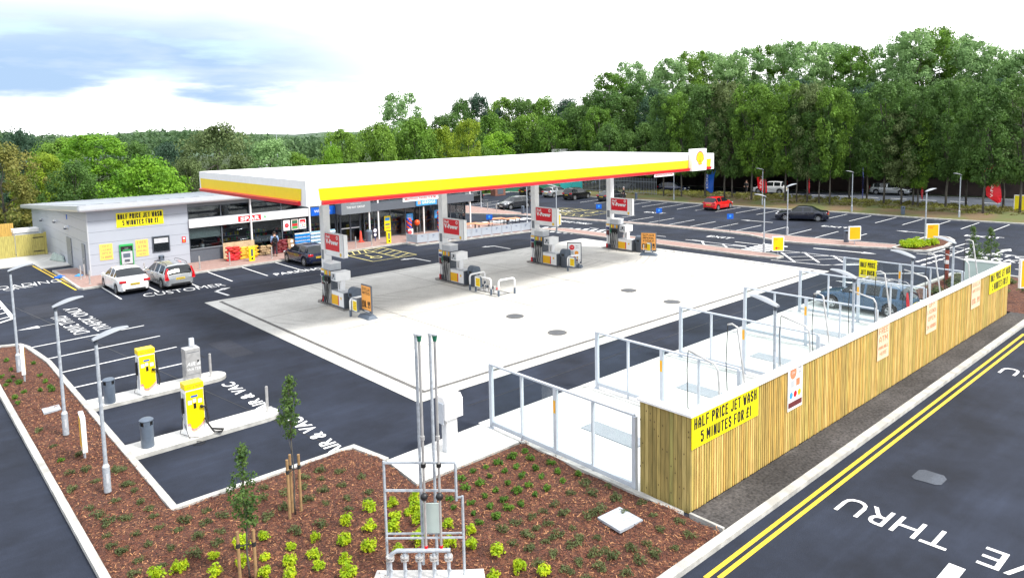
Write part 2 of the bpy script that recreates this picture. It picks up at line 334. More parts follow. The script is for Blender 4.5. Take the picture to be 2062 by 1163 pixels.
    def text(s, pl, t, a, b, h, m, c=.003, w=None, bold=.0, al='l', sx=1.0, slant=0.0, fat=0.0):
        if fat:
            for i_, f_ in enumerate((-1, -.5, .5, 1)): s.text(pl, t, a+f_*fat, b, h, m, c+.0008*(i_+1), w, bold, al, sx, slant)
        "text with cap height h, left/centre at (a, b) baseline; w forces the width"
        vs, fs = glyphs(t, bold); 
        if not vs: return s
        x0 = min(v[0] for v in vs); x1 = max(v[0] for v in vs); k = h/.70; kx = (w/(x1-x0)) if w else k*sx
        o = {'l': 0, 'c': -(x1-x0)/2*kx, 'r': -(x1-x0)*kx}[al]
        return s.add([pl.P(a+o+(v[0]-x0)*kx+v[1]*k*slant, b+v[1]*k, c) for v in vs], fs, m)
    def block(s, pl, t, a, b, h, m, c, w, th=.20):
        "heavy condensed capitals set in a line of width w, centred on a"
        adv = [(.5 if ch == ' ' else .62 if ch in 'I1' else 1.2 if ch in 'MW' else 1.0) for ch in t]; tot = sum(adv)-.18; u = w/tot; x = a-w/2; i_ = 0
        for ch, ad in zip(t, adv):
            cw = (ad-.20)*u
            for (x0, y0, x1, y1) in STROKE.get(ch, ()):
                k = th*h*.92; e = min(k/2, .8*u*.25); X0, X1 = (x+cw/2, x+cw/2) if ch == 'I' else (x+e+(cw-2*e)*x0/4, x+e+(cw-2*e)*x1/4); Y0, Y1 = b+k/2+(h-k)*y0/6, b+k/2+(h-k)*y1/6
                d = Vector((X1-X0, Y1-Y0)); L_ = d.length
                if L_ < 1e-6: continue
                d /= L_; vert = abs(d.y); tw = (e*vert+k/2*.8*(1-vert)); n = Vector((-d.y, d.x))*tw; q = d*(k/2*.8 if vert > .5 else e); p0 = Vector((X0, Y0))-q; p1 = Vector((X1, Y1))+q
                s.pp(pl, [p0-n, p1-n, p1+n, p0+n], m, c+.0002*(i_ % 9)); i_ += 1
            x += ad*u
        return s
    def build(s, name, parent=None, loc=None, smooth=False, bevel=0, angle=None, **kw):
        me = bpy.data.meshes.new(name)
        me.from_pydata([tuple(v) for v in s.v], [], s.f)
        for m in s.mats: me.materials.append(m)
        me.polygons.foreach_set('material_index', s.m)
        if smooth:
            me.polygons.foreach_set('use_smooth', [True]*len(s.f))
            if angle: me.set_sharp_from_angle(angle=R(angle))
        me.update()
        o = bpy.data.objects.new(name, me); COL.objects.link(o)
        if parent is not None: o.parent = parent
        else: o.location = s.off
        if bevel:
            bm_ = o.modifiers.new('bevel', 'BEVEL'); bm_.width = bevel; bm_.segments = 2; bm_.limit_method = 'ANGLE'; bm_.angle_limit = R(40)
        for k, v in kw.items(): o[k] = v
        return o
STROKE = {k: [tuple(int(c) for c in q) for q in v.split()] for k, v in {
 'A': '0004 0426 2644 4440 0242', 'B': '0006 0636 3645 4533 0333 3342 4231 3000', 'C': '4536 3616 1605 0501 0110 1030 3041', 'D': '0006 0626 2644 4442 4220 2000', 'E': '0006 0646 0333 0040', 'F': '0006 0646 0333', 'G': '4536 3616 1605 0501 0110 1030 3041 4143 4323',
 'H': '0006 4046 0343', 'I': '2026', 'J': '4641 4130 3010 1001', 'K': '0006 0346 0340', 'L': '0006 0040', 'M': '0006 0622 2246 4640', 'N': '0006 0640 4046', 'O': '1030 3041 4145 4536 3616 1605 0501 0110', 'P': '0006 0636 3645 4544 4433 3303', 'R': '0006 0636 3645 4544 4433 3303 2340',
 'S': '4536 3616 1605 0504 0442 4241 4130 3010 1001', 'T': '2026 0646', 'U': '0601 0110 1030 3041 4146', 'V': '0620 2046', 'W': '0610 1024 2430 3046', 'Y': '0623 4623 2320', 'Z': '0646 4600 0040', '5': '4606 0604 0434 3443 4341 4130 3010 1001', '1': '2026 2605', '2': '0516 1636 3645 4544 4400 0040',
 '4': '3036 3602 0242', '0': '1030 3041 4145 4536 3616 1605 0501 0110', '9': '4333 3313 1304 0405 0516 1636 3645 4541 4130 3010', '6': '3616 1605 0501 0110 1030 3041 4142 4233 3303', '.': '1020', '£': '4536 3626 2615 1511 1100 0040 0333', '&': '4014 1415 1526 2635 3534 3401 0110 1020 2042'}.items()}
_gc = {}
def glyphs(t, bold=0.0):
    k = (t, bold)
    if k in _gc: return _gc[k]
    cu = bpy.data.curves.new('lettering', 'FONT'); cu.body = t; cu.size = 1; cu.offset = bold; cu.resolution_u = 3; cu.space_character = 1+bold*3.2
    ob = bpy.data.objects.new('lettering', cu); me = ob.to_mesh()
    r = ([tuple(v.co) for v in me.vertices], [tuple(p.vertices) for p in me.polygons])
    ob.to_mesh_clear(); bpy.data.objects.remove(ob); bpy.data.curves.remove(cu)
    _gc[k] = r; return r
def tag(o, label=None, cat=None, group=None, kind=None):
    if label: o['label'] = label
    if cat: o['category'] = cat
    if group: o['group'] = group
    if kind: o['kind'] = kind
    return o
def thing(name, label, cat, loc=(0, 0, 0), rz=0, group=None):
    o = bpy.data.objects.new(name, None); COL.objects.link(o); o.location = loc; o.rotation_euler = (0, 0, rz); o.empty_display_size = .1
    return tag(o, label, cat, group)
KIDS = {}
def copy_tree(o, loc, rz=0, label=None, group=None, scale=None):
    c = o.copy(); COL.objects.link(c); c.location = loc; c.rotation_euler = (0, 0, rz)
    if scale is not None: c.scale = scale if isinstance(scale, (tuple, list, Vector)) else (scale,)*3
    if label: c['label'] = label
    if group: c['group'] = group
    def rec(a, b):
        for ch in KIDS_OF(a):
            d = ch.copy(); COL.objects.link(d); d.parent = b; rec(ch, d)
    rec(o, c); return c
def KIDS_OF(a): return list(a.children)
ORD = 'first second third fourth fifth sixth seventh eighth ninth tenth eleventh twelfth thirteenth fourteenth fifteenth sixteenth seventeenth eighteenth nineteenth twentieth'.split()
GZ = Pl((0, 0, 0), PX, PY)          # flat on the ground, normal up
def ground_pl(o, d):               # text lying on the ground: reading direction d
    d = Vector((d[0], d[1], 0)).normalized(); return Pl(o, d, Vector((-d.y, d.x, 0)))
# ================================================================== THE SETTING
def struct(mb, name, **k): return tag(mb.build(name, **k), kind='structure')
M_GRASS = mat('rough grass', (.10, .115, .03), .9, col2=(.15, .10, .05), scale=.35, lo=.4, hi=.6, bump=.4, bscale=6)
M_FIELD = mat('far field', (.055, .085, .025), .95, col2=(.035, .055, .018), scale=.02)
g = MB(); g.sheet(-2500, -2500, 2500, 2500, -.06, M_FIELD); struct(g, 'ground')
g = MB(); g.poly([(-60, -60), (66, -60), (61, -12), (59.7, -3), (58.8, 4), (58.7, 12), (57.7, 18), (57.1, 29), (56.2, 42), (55, 57.3), (24, 57.3), (24, 47), (-60, 47)], 0, ASPH); struct(g, 'car_park_surface')
# verge between the car park and the public road, bumpy
ve = MB(); rows = []
NV = 70
for i in range(NV+1):
    y = -34+i*(98/NV); row = []
    for j in range(15):
        t = j/14; xa = np.interp(y, [-34, -3, 4, 12, 18, 29, 42, 64], [62.5, 59.7, 58.8, 58.7, 57.7, 57.1, 56.2, 54.6])+.12; xb = np.interp(y, [-34, 0, 24, 36, 64], [74, 70.3, 69.8, 67.6, 62.5])-.1
        zz = .10+.30*math.sin(math.pi*t)**.8*(.6+.7*(math.sin(y*1.3+j)*.5+.5)*.6)
        row.append((xa+(xb-xa)*t, y, zz if 0 < j < 14 else (.08 if j == 0 else .0)))
    rows.append(row)
ve.add([p for r in rows for p in r], [(i*15+j, i*15+j+1, (i+1)*15+j+1, (i+1)*15+j) for i in range(NV) for j in range(14)], M_GRASS)
struct(ve, 'verge', smooth=True)
# public road behind, its markings, low bank
rd = MB(); rd.poly([(74, -60), (70.3, 0), (69.8, 24), (67.6, 36), (58, 80), (68, 84), (76.5, 42), (77.2, 30), (80, 20), (82.5, 3), (90, -60)], .004, ASPH2); struct(rd, 'public_road')
mk = MB()
for (a, b) in [((70.6, 0), (70.2, 24)), ((70.2, 24), (68.2, 36)), ((81.6, 3), (79.2, 20)), ((79.2, 20), (76.6, 30)), ((76.6, 30), (76, 42)), ((88, -50), (81.6, 3)), ((73.6, -50), (70.6, 0))]:
    mk.line(a, b, .22, .009, M_ROADW)
for k in range(26):
    y = -30+k*3.0; x = np.interp(y, [-60, 3, 20, 30, 42], [82, 76.2, 74.7, 73.2, 71.6]); mk.line((x, y), (x-.06, y+1.7), .2, .009, M_ROADW)
struct(mk, 'public_road_markings')
# kerb round the car park
kb = MB(); kb.strip([(64.8, -45), (61, -12), (59.7, -3), (58.8, 4), (58.7, 12), (57.7, 18), (57.1, 29), (56.2, 42), (55, 57.3), (46.8, 56.4), (42, 53.4)], .28, 0, .11, KERB)
struct(kb, 'car_park_kerb')

# forecourt slab with its drain strips and joints
sl_ = MB(); sl_.prism([(0, 0), (29.9, 0), (29.9, 20.2), (0, 20.2)], -.02, .012, CONC, KERB)
struct(sl_, 'forecourt_slab')
M_DRAIN = mat('drain channel', (.14, .135, .13), .8, var=.4, scale=3)
M_JOINT = mat('joint sealant', (.19, .18, .17), .9, var=.4)
dr = MB()
a, w = .62, .17
dr.sheet(a, a, a+w, 19.85, .017, M_DRAIN); dr.sheet(a+w, a, 29.9-a, a+w, .017, M_DRAIN); dr.sheet(29.9-a, a, 29.9-a+w, 19.85, .017, M_DRAIN); dr.sheet(a+w, 19.8, 29.9-a, 19.86, .017, M_DRAIN)
struct(dr, 'drain_channel')
jt = MB()
for x in (5.9, 11.6, 17.4, 23.3): jt.sheet(x, .85, x+.032, 19.75, .018, M_JOINT)
for y in (5.2, 9.9, 14.6): jt.sheet(.85, y, 29.2, y+.032, .0175, M_JOINT)
struct(jt, 'slab_joints')

# jet wash pad
pd_ = MB(); pd_.prism([(.35, -10.05), (25.9, -10.05), (25.9, -2.7), (.35, -2.7)], -.02, .022, CONC2, KERB); struct(pd_, 'wash_pad')
jp = MB()
for x in (5.25, 10.1, 14.8, 19.7, 24.5): jp.sheet(x-.35, -9.9, x-.33, -2.75, .027, M_JOINT)
jp.sheet(.4, -2.95, 25.8, -2.93, .0275, M_JOINT); struct(jp, 'pad_joints')
# concrete apron of the meter cabinet
ap = MB(); ap.prism([(-3.15, -3.05), (-3.3, -4.72), (.22, -4.72), (.22, -2.95)], -.01, .10, CONC2, KERB); struct(ap, 'cabinet_apron')

# planted bed (mulch), kerbs
def mulchmat():
    m = bpy.data.materials.new('bark mulch'); m.use_nodes = True; t = m.node_tree; b = t.nodes['Principled BSDF']; L = t.links.new; Nn = t.nodes.new
    tcn = Nn('ShaderNodeTexCoord'); mp_ = Nn('ShaderNodeMapping'); mp_.inputs['Scale'].default_value = (1, 1, 1); L(tcn.outputs['Object'], mp_.inputs[0])
    v = Nn('ShaderNodeTexVoronoi'); v.inputs['Scale'].default_value = 22; v.inputs['Randomness'].default_value = 1; 
    d_ = Nn('ShaderNodeTexNoise'); d_.inputs['Scale'].default_value = 9; L(mp_.outputs[0], d_.inputs['Vector'])
    va = Nn('ShaderNodeVectorMath'); va.operation = 'MULTIPLY_ADD'; L(d_.outputs[1], va.inputs[0]); va.inputs[1].default_value = (.25, .25, .25); L(mp_.outputs[0], va.inputs[2]); L(va.outputs[0], v.inputs['Vector'])
    cr = Nn('ShaderNodeValToRGB'); L(v.outputs['Color'], cr.inputs[0]); e = cr.color_ramp.elements
    e[0].position = 0; e[0].color = (.022, .009, .007, 1); e[1].position = 1; e[1].color = (.27, .11, .05, 1)
    e2 = cr.color_ramp.elements.new(.55); e2.color = (.105, .032, .017, 1)
    L(cr.outputs[0], b.inputs['Base Color']); b.inputs['Roughness'].default_value = .9
    bp = Nn('ShaderNodeBump'); bp.inputs['Strength'].default_value = .9; bp.inputs['Distance'].default_value = .05; L(v.outputs['Distance'], bp.inputs['Height']); L(bp.outputs[0], b.inputs['Normal'])
    return m
MULCH = mulchmat()
BED = [(-10.02, -11.25), (-10.02, 11.6), (-9.98, 15.6), (-9.85, 17.5), (-9.3, 18.0), (-8.75, 17.75), (-8.55, 17.1), (-8.3, 14), (-8.28, 2), (-8.26, -1.7), (-3.42, -1.7), (-3.2, -3.05), (-3.35, -4.76), (.3, -4.76), (.3, -10.3), (.3, -11.25)]
def tri_sheet(poly, step, zf, m, name, zedge=.06):
    "gently uneven sheet inside a polygon"
    me = bmesh.new(); vs = [me.verts.new((x, y, zedge)) for x, y in poly]; me.faces.new(vs)
    xs = [p[0] for p in poly]; ys = [p[1] for p in poly]
    for ax, lo_, hi_ in ((0, min(xs), max(xs)), (1, min(ys), max(ys))):
        t = lo_+step
        while t < hi_:
            co = (t, 0, 0) if ax == 0 else (0, t, 0); no = (1, 0, 0) if ax == 0 else (0, 1, 0)
            bmesh.ops.bisect_plane(me, geom=me.verts[:]+me.edges[:]+me.faces[:], plane_co=co, plane_no=no); t += step
    for v in me.verts:
        if not v.is_boundary: v.co.z = zf(v.co.x, v.co.y)
    d = bpy.data.meshes.new(name); me.to_mesh(d); me.free(); d.materials.append(m)
    d.polygons.foreach_set('use_smooth', [True]*len(d.polygons)); o = bpy.data.objects.new(name, d); COL.objects.link(o); return tag(o, kind='structure')
bedz = lambda x, y: .10+.03*math.sin(x*2.3+y*1.1)+.025*math.sin(y*3.7-x*1.7)+.015*math.sin(x*7+y*5)
tri_sheet(BED, .25, bedz, MULCH, 'planting_bed')
BED2 = [(26.0, -11.1), (34.5, -11.0), (34.8, -7.2), (33.5, -5.7), (26.0, -5.5)]
tri_sheet(BED2, .4, bedz, MULCH, 'far_planting_bed')
BED3 = [(40.3, -.1), (40.6, .35), (44.5, .45), (47.2, .35), (48, -.1), (47.8, -.9), (46.6, -1.6), (43.5, -2.05), (40.8, -1.8), (40.2, -1.1)]
tri_sheet(BED3, .5, lambda x, y: .13, MULCH, 'island_planting_bed', .11)
kb = MB()
kb.strip([(-10.12, -30), (-10.12, 11.6), (-10.08, 15.7), (-9.95, 17.6), (-9.3, 18.12), (-8.68, 17.85), (-8.47, 17.1), (-8.2, 14), (-8.2, -1.62), (-3.36, -1.62), (-3.12, -3.0)], .17, 0, .12, KERB)
struct(kb, 'bed_kerb')
kb = MB(); kb.strip([(-10.2, -11.38), (.4, -11.36), (25.8, -11.2), (34.6, -11.12), (35.0, -7.2), (33.6, -5.55), (26.1, -5.3)], .22, 0, .12, KERB); struct(kb, 'lane_kerb')
kb = MB(); kb.strip([(.42, -11.2), (.42, -10.32)], .07, 0, .13, KERB); kb.strip([(.28, -4.8), (.28, -10.2)], .14, 0, .14, KERB); struct(kb, 'bed_edging')
kb = MB(); kb.strip(BED3, .22, 0, .12, KERB, closed=True); struct(kb, 'island_kerb')
st_ = MB(); st_.prism([(.47, -11.25), (25.9, -11.08), (25.9, -10.3), (.47, -10.3)], -.02, .09, DIRTY); struct(st_, 'gravel_strip')

# pavements
pv = MB(); pv.prism([(-4.0, 29.2), (18.4, 29.2), (18.75, 28.8), (18.75, 27.55), (30.1, 26.1), (31.6, 27.2), (31.4, 31.5), (30.2, 34.2), (27.9, 34.4), (27.9, 33.0), (3.46, 33.0), (-2.72, 33.0), (-2.72, 37.1), (-4.05, 37.1)], -.01, .10, PAVE, KERB); struct(pv, 'shop_pavement')
kb = MB(); kb.strip([(-2.8, 37.2), (-4.1, 37.2), (-4.1, 29.4), (-3.95, 29.1), (18.35, 29.1), (18.65, 28.75), (18.68, 27.45), (30.15, 26.0), (31.75, 27.15), (31.5, 31.6), (30.3, 34.3)], .15, 0, .115, KERB); struct(kb, 'shop_kerb')
pv = MB(); pv.prism([(31.35, 26.6), (32.75, 25.0), (32.85, 12), (32.75, 5.3), (32.3, 4.4), (31.7, 4.5), (31.35, 6), (31.25, 12)], -.01, .10, PAVE, KERB); struct(pv, 'island_pavement')
kb = MB(); kb.strip([(31.25, 26.65), (32.85, 25.05), (32.95, 12), (32.85, 5.2), (32.35, 4.3), (31.65, 4.35), (31.25, 6), (31.15, 12)], .14, 0, .115, KERB, closed=True); struct(kb, 'island_pavement_kerb')
pv = MB(); pv.prism([(38.2, 31.8), (39.2, 26), (40.1, 20.4), (40.5, 14), (40.9, 11), (41.05, 7), (41.4, 4), (41.9, .6), (40.35, .35), (39.6, 2), (38.5, 6.2), (38.4, 8), (39.7, 10.9), (39.9, 13.8), (39.6, 20), (38.7, 26), (37.7, 31.8), (37.2, 36), (33.6, 43.3), (34.6, 46.5), (38.3, 49.8), (39.4, 46.6), (38.8, 40), (38.2, 36)], -.01, .10, PAVE, KERB); struct(pv, 'car_park_pavement')
kb = MB(); kb.strip([(34.5, 46.6), (33.5, 43.3), (37.1, 36), (37.6, 31.8), (38.6, 26), (39.5, 20), (39.8, 13.8), (39.6, 10.9), (38.3, 8), (38.4, 6.2), (39.5, 2), (40.1, .6)], .2, 0, .12, KERB); kb.strip([(38.9, 40), (38.3, 36), (38.3, 31.8), (39.3, 26), (40.2, 20.4), (40.6, 14), (41.0, 11), (41.15, 7), (41.5, 4), (42.0, .7)], .12, 0, .115, KERB); struct(kb, 'car_park_pavement_kerb')
ap = MB(); ap.prism([(-30, 41.2), (-4.6, 41.45), (-4.55, 39.0), (-2.72, 39.0), (-2.72, 47), (-30, 47)], -.01, .07, CONC, KERB); struct(ap, 'service_yard_apron')
# vacuum islands
for i, (yy, x1) in enumerate(((7.45, -3.62), (2.56, -3.75))):
    iv = MB(); pts = [(-8.12, yy-.5), (x1-.5, yy-.5)]+[(x1-.5+.5*math.cos(t), yy+.5*math.sin(t)) for t in np.linspace(-math.pi/2, math.pi/2, 9)]+[(-8.12, yy+.5)]
    iv.prism(pts, -.01, .128, CONC2, KERB); struct(iv, 'vacuum_island')

# road markings --------------------------------------------------------------
Z1 = .006
def seg(mb, a, b, w=.09, m=M_ROADW, z=Z1): mb.line(a, b, w, z, m)
def pseg(mb, a, b, w=.09, m=M_ROADW, z=Z1): mb.line(at(*a), at(*b), w, z, m)
mk = MB()
for a, b in (((65, 699), (290, 655)), ((87, 724), (322, 676)), ((113, 752), (356, 698)), ((140, 782), (374, 730))): pseg(mk, a, b, .1)
for x, y0, y1 in ((-3.0, 24.6, 29.0), (-.93, 25.0, 29.0), (1.2, 24.7, 29.0), (3.25, 24.8, 29.0), (5.5, 24.8, 29.0), (7.85, 24.8, 29.0), (10.1, 24.8, 29.0)): seg(mk, (x, y0), (x, y1))
struct(mk, 'bay_markings')
mk = MB()
for k in range(12):       # upper row and lower row of the customer car park
    y = 22.05-k*2.2; seg(mk, (52.1+k*.17, y), (57.1+k*.17, y+.08))
    if k < 9 and k != 3 or k == 3: seg(mk, (40.95+k*.13, y+.0), (45.1+k*.17, y+.12))
for k in range(1, 9):
    y = 22.05+k*2.2; seg(mk, (51.9-k*.17, y), (56.8-k*.14, y+.3))
    if k < 3: seg(mk, (40.8-k*.1, y), (44.8-k*.1, y+.1))
for k in range(4): seg(mk, (45.6+k*.1, 44.3+k*2.3), (41.4+k*.1, 44.6+k*2.3)); seg(mk, (39.3, 41.5+k*2.1), (43.6, 41.7+k*2.1))
struct(mk, 'car_park_bay_markings')
def letters(t, p0, p1, hgt, m=M_ROADW, bold=.012, name='road_lettering'):
    "road lettering: p0, p1 = ground points of baseline start and end"
    mb = MB(); p0 = Vector((p0[0], p0[1], 0)); p1 = Vector((p1[0], p1[1], 0)); d = p1-p0; L_ = d.length; d.normalize()
    mb.text(Pl(p0, d, Vector((-d.y, d.x, 0))), t, 0, 0, hgt, m, c=.008, w=L_, bold=bold); return struct(mb, name)
def lp(t, p0, p1, pt, **k):
    k.setdefault('bold', .012)
    a, b, c = at(*p0), at(*p1), at(*pt); d = (b-a).normalized(); letters(t, a, b, abs((c-a).dot(Vector((-d.y, d.x, 0)))), **k)
letters('DRIVE THRU', at(182, 668), at(131, 635), .66, bold=-.005); letters('TRAFFIC ONLY', at(227, 661), at(154, 618), .66, bold=-.005)
lp('LOADING', (-22, 586), (125, 567), (-19, 579), bold=-.012); lp('ONLY', (15, 586), (83, 574), (17, 580), bold=-.012)
lp('CUSTOMER', (292, 598), (456, 575), (296.5, 590.5), bold=-.008); lp('PARKING', (557, 554.5), (652, 541.5), (559, 549.5))
lp('AIR & VAC', (699, 907), (604, 838), (664, 912), bold=.025); lp('AIR & VAC', (548, 820), (468, 768), (520, 825), bold=.025)
letters('THRU', (3.95, -14.75), (3.95, -12.4), .82, bold=.0); letters('DRIVE', (3.95, -18.0), (3.95, -15.3), .82, bold=.0); letters('THRU', (17.2, -14.6), (17.2, -12.25), .82, bold=.0); letters('DRIVE', (17.2, -17.8), (17.2, -15.2), .82, bold=.0)
letters('CUSTOMER', (42.0, -3.6), (41.6, -9.6), 1.0); letters('PARKING', (40.2, -4.2), (39.9, -9.2), 1.0)
letters('EXIT', (48.3, 9.2), (48.4, 6.9), .7); letters('EXIT', (47.2, 27.5), (47.3, 25.2), .7); letters('EXIT', (49.9, -1.3), (50, -3.8), .8); letters('EXIT', (42.4, 36.5), (42.6, 33.8), .7)
letters('SLOW', (35.8, 22.6), (35.8, 20.4), .8); letters('EXIT', (37.0, 13.3), (37.1, 11.2), .8); letters('DRIVE THRU', (36.2, 29.6), (36.4, 25.6), .8); letters('THRU', (30.8, -10.6), (31.0, -14.0), 1.0)
def arrow(mb, p, d, L_=2.6, w=.12, hd=.42, bend=0, m=M_ROADW):
    "direction arrow on the road; bend: side of a turning head"
    pl = ground_pl((p[0], p[1], 0), d); c = .007
    mb.pq(pl, 0, -w/2, L_-.7, w/2, m, c)
    if not bend: mb.pp(pl, [(L_-.9, -hd/2), (L_, 0), (L_-.9, hd/2)], m, c+.001)
    else:
        mb.pp(pl, [(L_-.85, -w/2), (L_-.55, -w/2), (L_-.35, bend*.55), (L_-.6, bend*.55)], m, c+.001)
        mb.pp(pl, [(L_-.75, bend*.5), (L_-.2, bend*.5), (L_-.42, bend*1.05)], m, c+.002)
mk = MB()
arrow(mk, (1.6, 21.0), (-.08, 1), 2.4, .16, bend=-1); arrow(mk, (8.2, 20.9), (-.1, 1), 2.4, .16, bend=-1); arrow(mk, (15.5, 21.1), (-.05, 1), 2.5, .15, bend=1); arrow(mk, (22.6, 20.8), (.03, 1), 2.6, .15, bend=1)
arrow(mk, (-6.6, 21.15), (-1, -.05), 1.75, .05, .5)
arrow(mk, (2.75, -15.1), (-1, 0), 3.4, .3, .9)
arrow(mk, (36.2, 10.2), (0, -1), 3.6, .14, .4); arrow(mk, (37.2, 4.5), (.12, -1), 4.2, .2, .6); arrow(mk, (48.0, 13.5), (-.02, 1), 3.2, .14, .4); arrow(mk, (46.8, 28.5), (0, 1), 3.2, .14, .4); arrow(mk, (49.6, .4), (0, 1), 3.2, .14, .4)
arrow(mk, (42.5, -5.2), (1, -.1), 3.0, .2, .7); arrow(mk, (27.8, -4.0), (-.1, 1), 2.6, .12, .4)
struct(mk, 'direction_arrows')
mk = MB()         # zebra crossings and hatching by the island pavement
for k in range(6):
    x = 33.35+k*.62; mk.poly([(x, 6.2-k*.02), (x+.34, 6.2), (x+.34, 8.1), (x, 8.1)], Z1, M_ROADW)
for k in range(7):
    x = 30.3+k*.9; mk.poly([(x, 34.9-k*.15), (x+.5, 34.8-k*.15), (x+.55, 33.1-k*.1), (x+.05, 33.2-k*.1)], Z1, M_ROADW)
for k in range(9):
    y = 26.2-k*.72; mk.poly([(30.35+k*.12, y), (30.7+k*.12, y-.3), (32.95+k*.30, y+.9), (32.6+k*.30, y+1.2)], .004+.0001*k, M_ROADW)
P_ = lambda x, y: at(1380+x/4.4737, 300+y/4.4737)
def ps(a, b, w=.1): mk.line(P_(*a), P_(*b), w, Z1, M_ROADW)
ps((0, 815), (550, 878)); ps((0, 852), (550, 880), .08); ps((150, 833), (180, 875), .14); ps((335, 852), (400, 910), .14)
ps((860, 912), (1425, 975)); ps((1425, 975), (1700, 1002)); ps((770, 998), (1250, 1045)); ps((1250, 1045), (1690, 1035)); ps((865, 930), (992, 1022), .15); ps((1075, 935), (1205, 1022), .15); ps((1330, 960), (1425, 1020), .15)
for a, b in (((880, 938), (1090, 930)), ((940, 972), (1330, 960)), ((960, 1005), (1420, 985)), ((1300, 1045), (1700, 1018))): ps(a, b, .07)
Q_ = lambda x, y: at(1700+x/4.472, 300+y/4.472)
def qs(a, b, w=.1): mk.line(Q_(*a), Q_(*b), w, .0065, M_ROADW)
qs((650, 940), (1180, 985)); qs((800, 935), (1100, 850)); qs((1100, 850), (1205, 862)); qs((1205, 862), (940, 960)); qs((860, 890), (1060, 925), .07); qs((930, 870), (1150, 905), .07); qs((840, 920), (1000, 945), .07)
for k in range(5): qs((650+k*48, 1015-k*13), (690+k*48, 1005-k*13), .2); qs((700+k*50, 1045-k*15), (735+k*50, 1035-k*15), .2)
for a, b in (((20, 1045), (300, 1037)), ((280, 1122), (720, 1118)), ((1540, 1080), (1619, 1092))): qs(a, b, .12)
for k in range(5): mk.line((34.95, 24-k*3.6), (34.95, 22.9-k*3.6), .1, Z1, M_ROADW)
for a, b in (((-8.1, 29.4), (-8.1, 24.0)), ((-8.1, 24.0), (-9.6, 22.7))): seg(mk, a, b, .2)
for k in range(4): seg(mk, (-8.15, 28.2-k*1.2), (-9.6, 27.4-k*1.2), .12)
struct(mk, 'crossing_markings')
mk = MB()
seg(mk, (-4.72, 41.1), (-4.3, 29.3), .11, M_ROADY); seg(mk, (-4.48, 41.1), (-4.06+.0, 29.3), .11, M_ROADY)
pseg(mk, (1420, 1163), (2062, 672), .10, M_ROADY); pseg(mk, (1448, 1163), (2062, 686), .10, M_ROADY)
struct(mk, 'double_yellow_lines')
sm = MB(); SEAM = mat('bitumen seam', (.006, .006, .008), .5); PATCH = asphalt('patched asphalt', (.014, .016, .024), (.032, .036, .05), .2)
for a, b in (((-3.4, -3.0), (-7.9, 28.5)), ((5.0, -19.5), (34, -18.2)), ((-1.2, 22.6), (30.5, 22.9)), ((1.0, -1.35), (29.5, -1.2)), ((46.8, -8), (46.2, 40)), ((35.9, 2), (36.4, 30))): sm.line(a, b, .035, .0035, SEAM)
for x0, y0, x1, y1 in ((-7.4, 23.0, -6.1, 26.4), (9.5, -16.4, 11.6, -15.2), (-2.6, 9.4, -1.7, 12.2), (18.0, 25.2, 21.5, 25.9), (47.6, 17, 48.6, 20)): sm.sheet(x0, y0, x1, y1, .003, PATCH)
struct(sm, 'road_repairs')
mk = MB()
def hb(x0, y0, x1, y1, m, n=5, sk=.5):
    for p, q in (((x0, y0), (x1, y0)), ((x1, y0), (x1, y1)), ((x1, y1), (x0, y1)), ((x0, y1), (x0, y0))): mk.line(p, q, .085, Z1, m)
M_ = M_ROADPY
hb(12.75, 24.1, 16.4, 28.9, M_); mk.line((14.9, 24.1), (14.9, 28.9), .085, Z1+.001, M_)
for k in range(5): mk.line((14.95, 24.3+k*.9), (16.35, 25.1+k*.9), .08, Z1+.002, M_)
for k in range(4): mk.line((12.8+k*.5, 27.6), (13.3+k*.5, 28.85), .08, Z1+.002, M_)
mk.line((12.8, 27.5), (14.85, 27.5), .085, Z1+.003, M_)
def wheel(cx, cy, s, d, m):
    pl = ground_pl((cx, cy, 0), d); mk.pring(pl, 0, 0, .55*s, .12*s, m, .008, 18); mk.pq(pl, -.15*s, .3*s, .0, 1.4*s, m, .009); mk.pq(pl, .05*s, .35*s, .55*s, .47*s, m, .0095); mk.pd(pl, -.07*s, 1.6*s, .15*s, m, .01, 12)
wheel(13.8, 25.4, .8, (1, 0), M_)
hb(40.4, 30.0, 45.2, 37.2, M_); mk.line((40.4, 33.3), (45.2, 33.3), .085, Z1+.001, M_); mk.line((40.4, 34.7), (45.2, 34.7), .085, Z1+.001, M_); mk.line((41.6, 30), (41.6, 37.2), .08, Z1+.002, M_)
for k in range(5): mk.line((41.6+k*.75, 33.35), (42.2+k*.75, 34.65), .08, Z1+.003, M_)
for k in range(6): mk.line((40.45, 30.2+k*1.1), (41.55, 30.9+k*1.1), .08, Z1+.003, M_)
wheel(43.3, 31.6, .9, (0, -1), M_); wheel(43.3, 36, .8, (0, -1), M_)
struct(mk, 'accessible_bay_markings')

# hills on the horizon
M_HILL = mat('distant wooded hill', (.055, .10, .045), .95, col2=(.03, .06, .035), scale=.03, lo=.4, hi=.6)
hl = MB(); n = 90
vs = []; fs = []
for j, (dist, hz) in enumerate(((330, 0), (430, .55), (560, 1.0), (720, .2))):
    for i in range(n+1):
        px = -900+i*(3200/n); p = far(px, dist)
        base = 9.5+1.6*math.sin(px*.006)+1.1*math.sin(px*.017+2)+.5*math.sin(px*.05)
        z = base*hz*dist/560 if j in (1, 2) else 0
        vs.append((p.x, p.y, z-.1))
for j in range(3):
    for i in range(n): a = j*(n+1)+i; fs.append((a, a+1, a+n+2, a+n+1))
hl.add(vs, fs, M_HILL); struct(hl, 'hills', smooth=True)
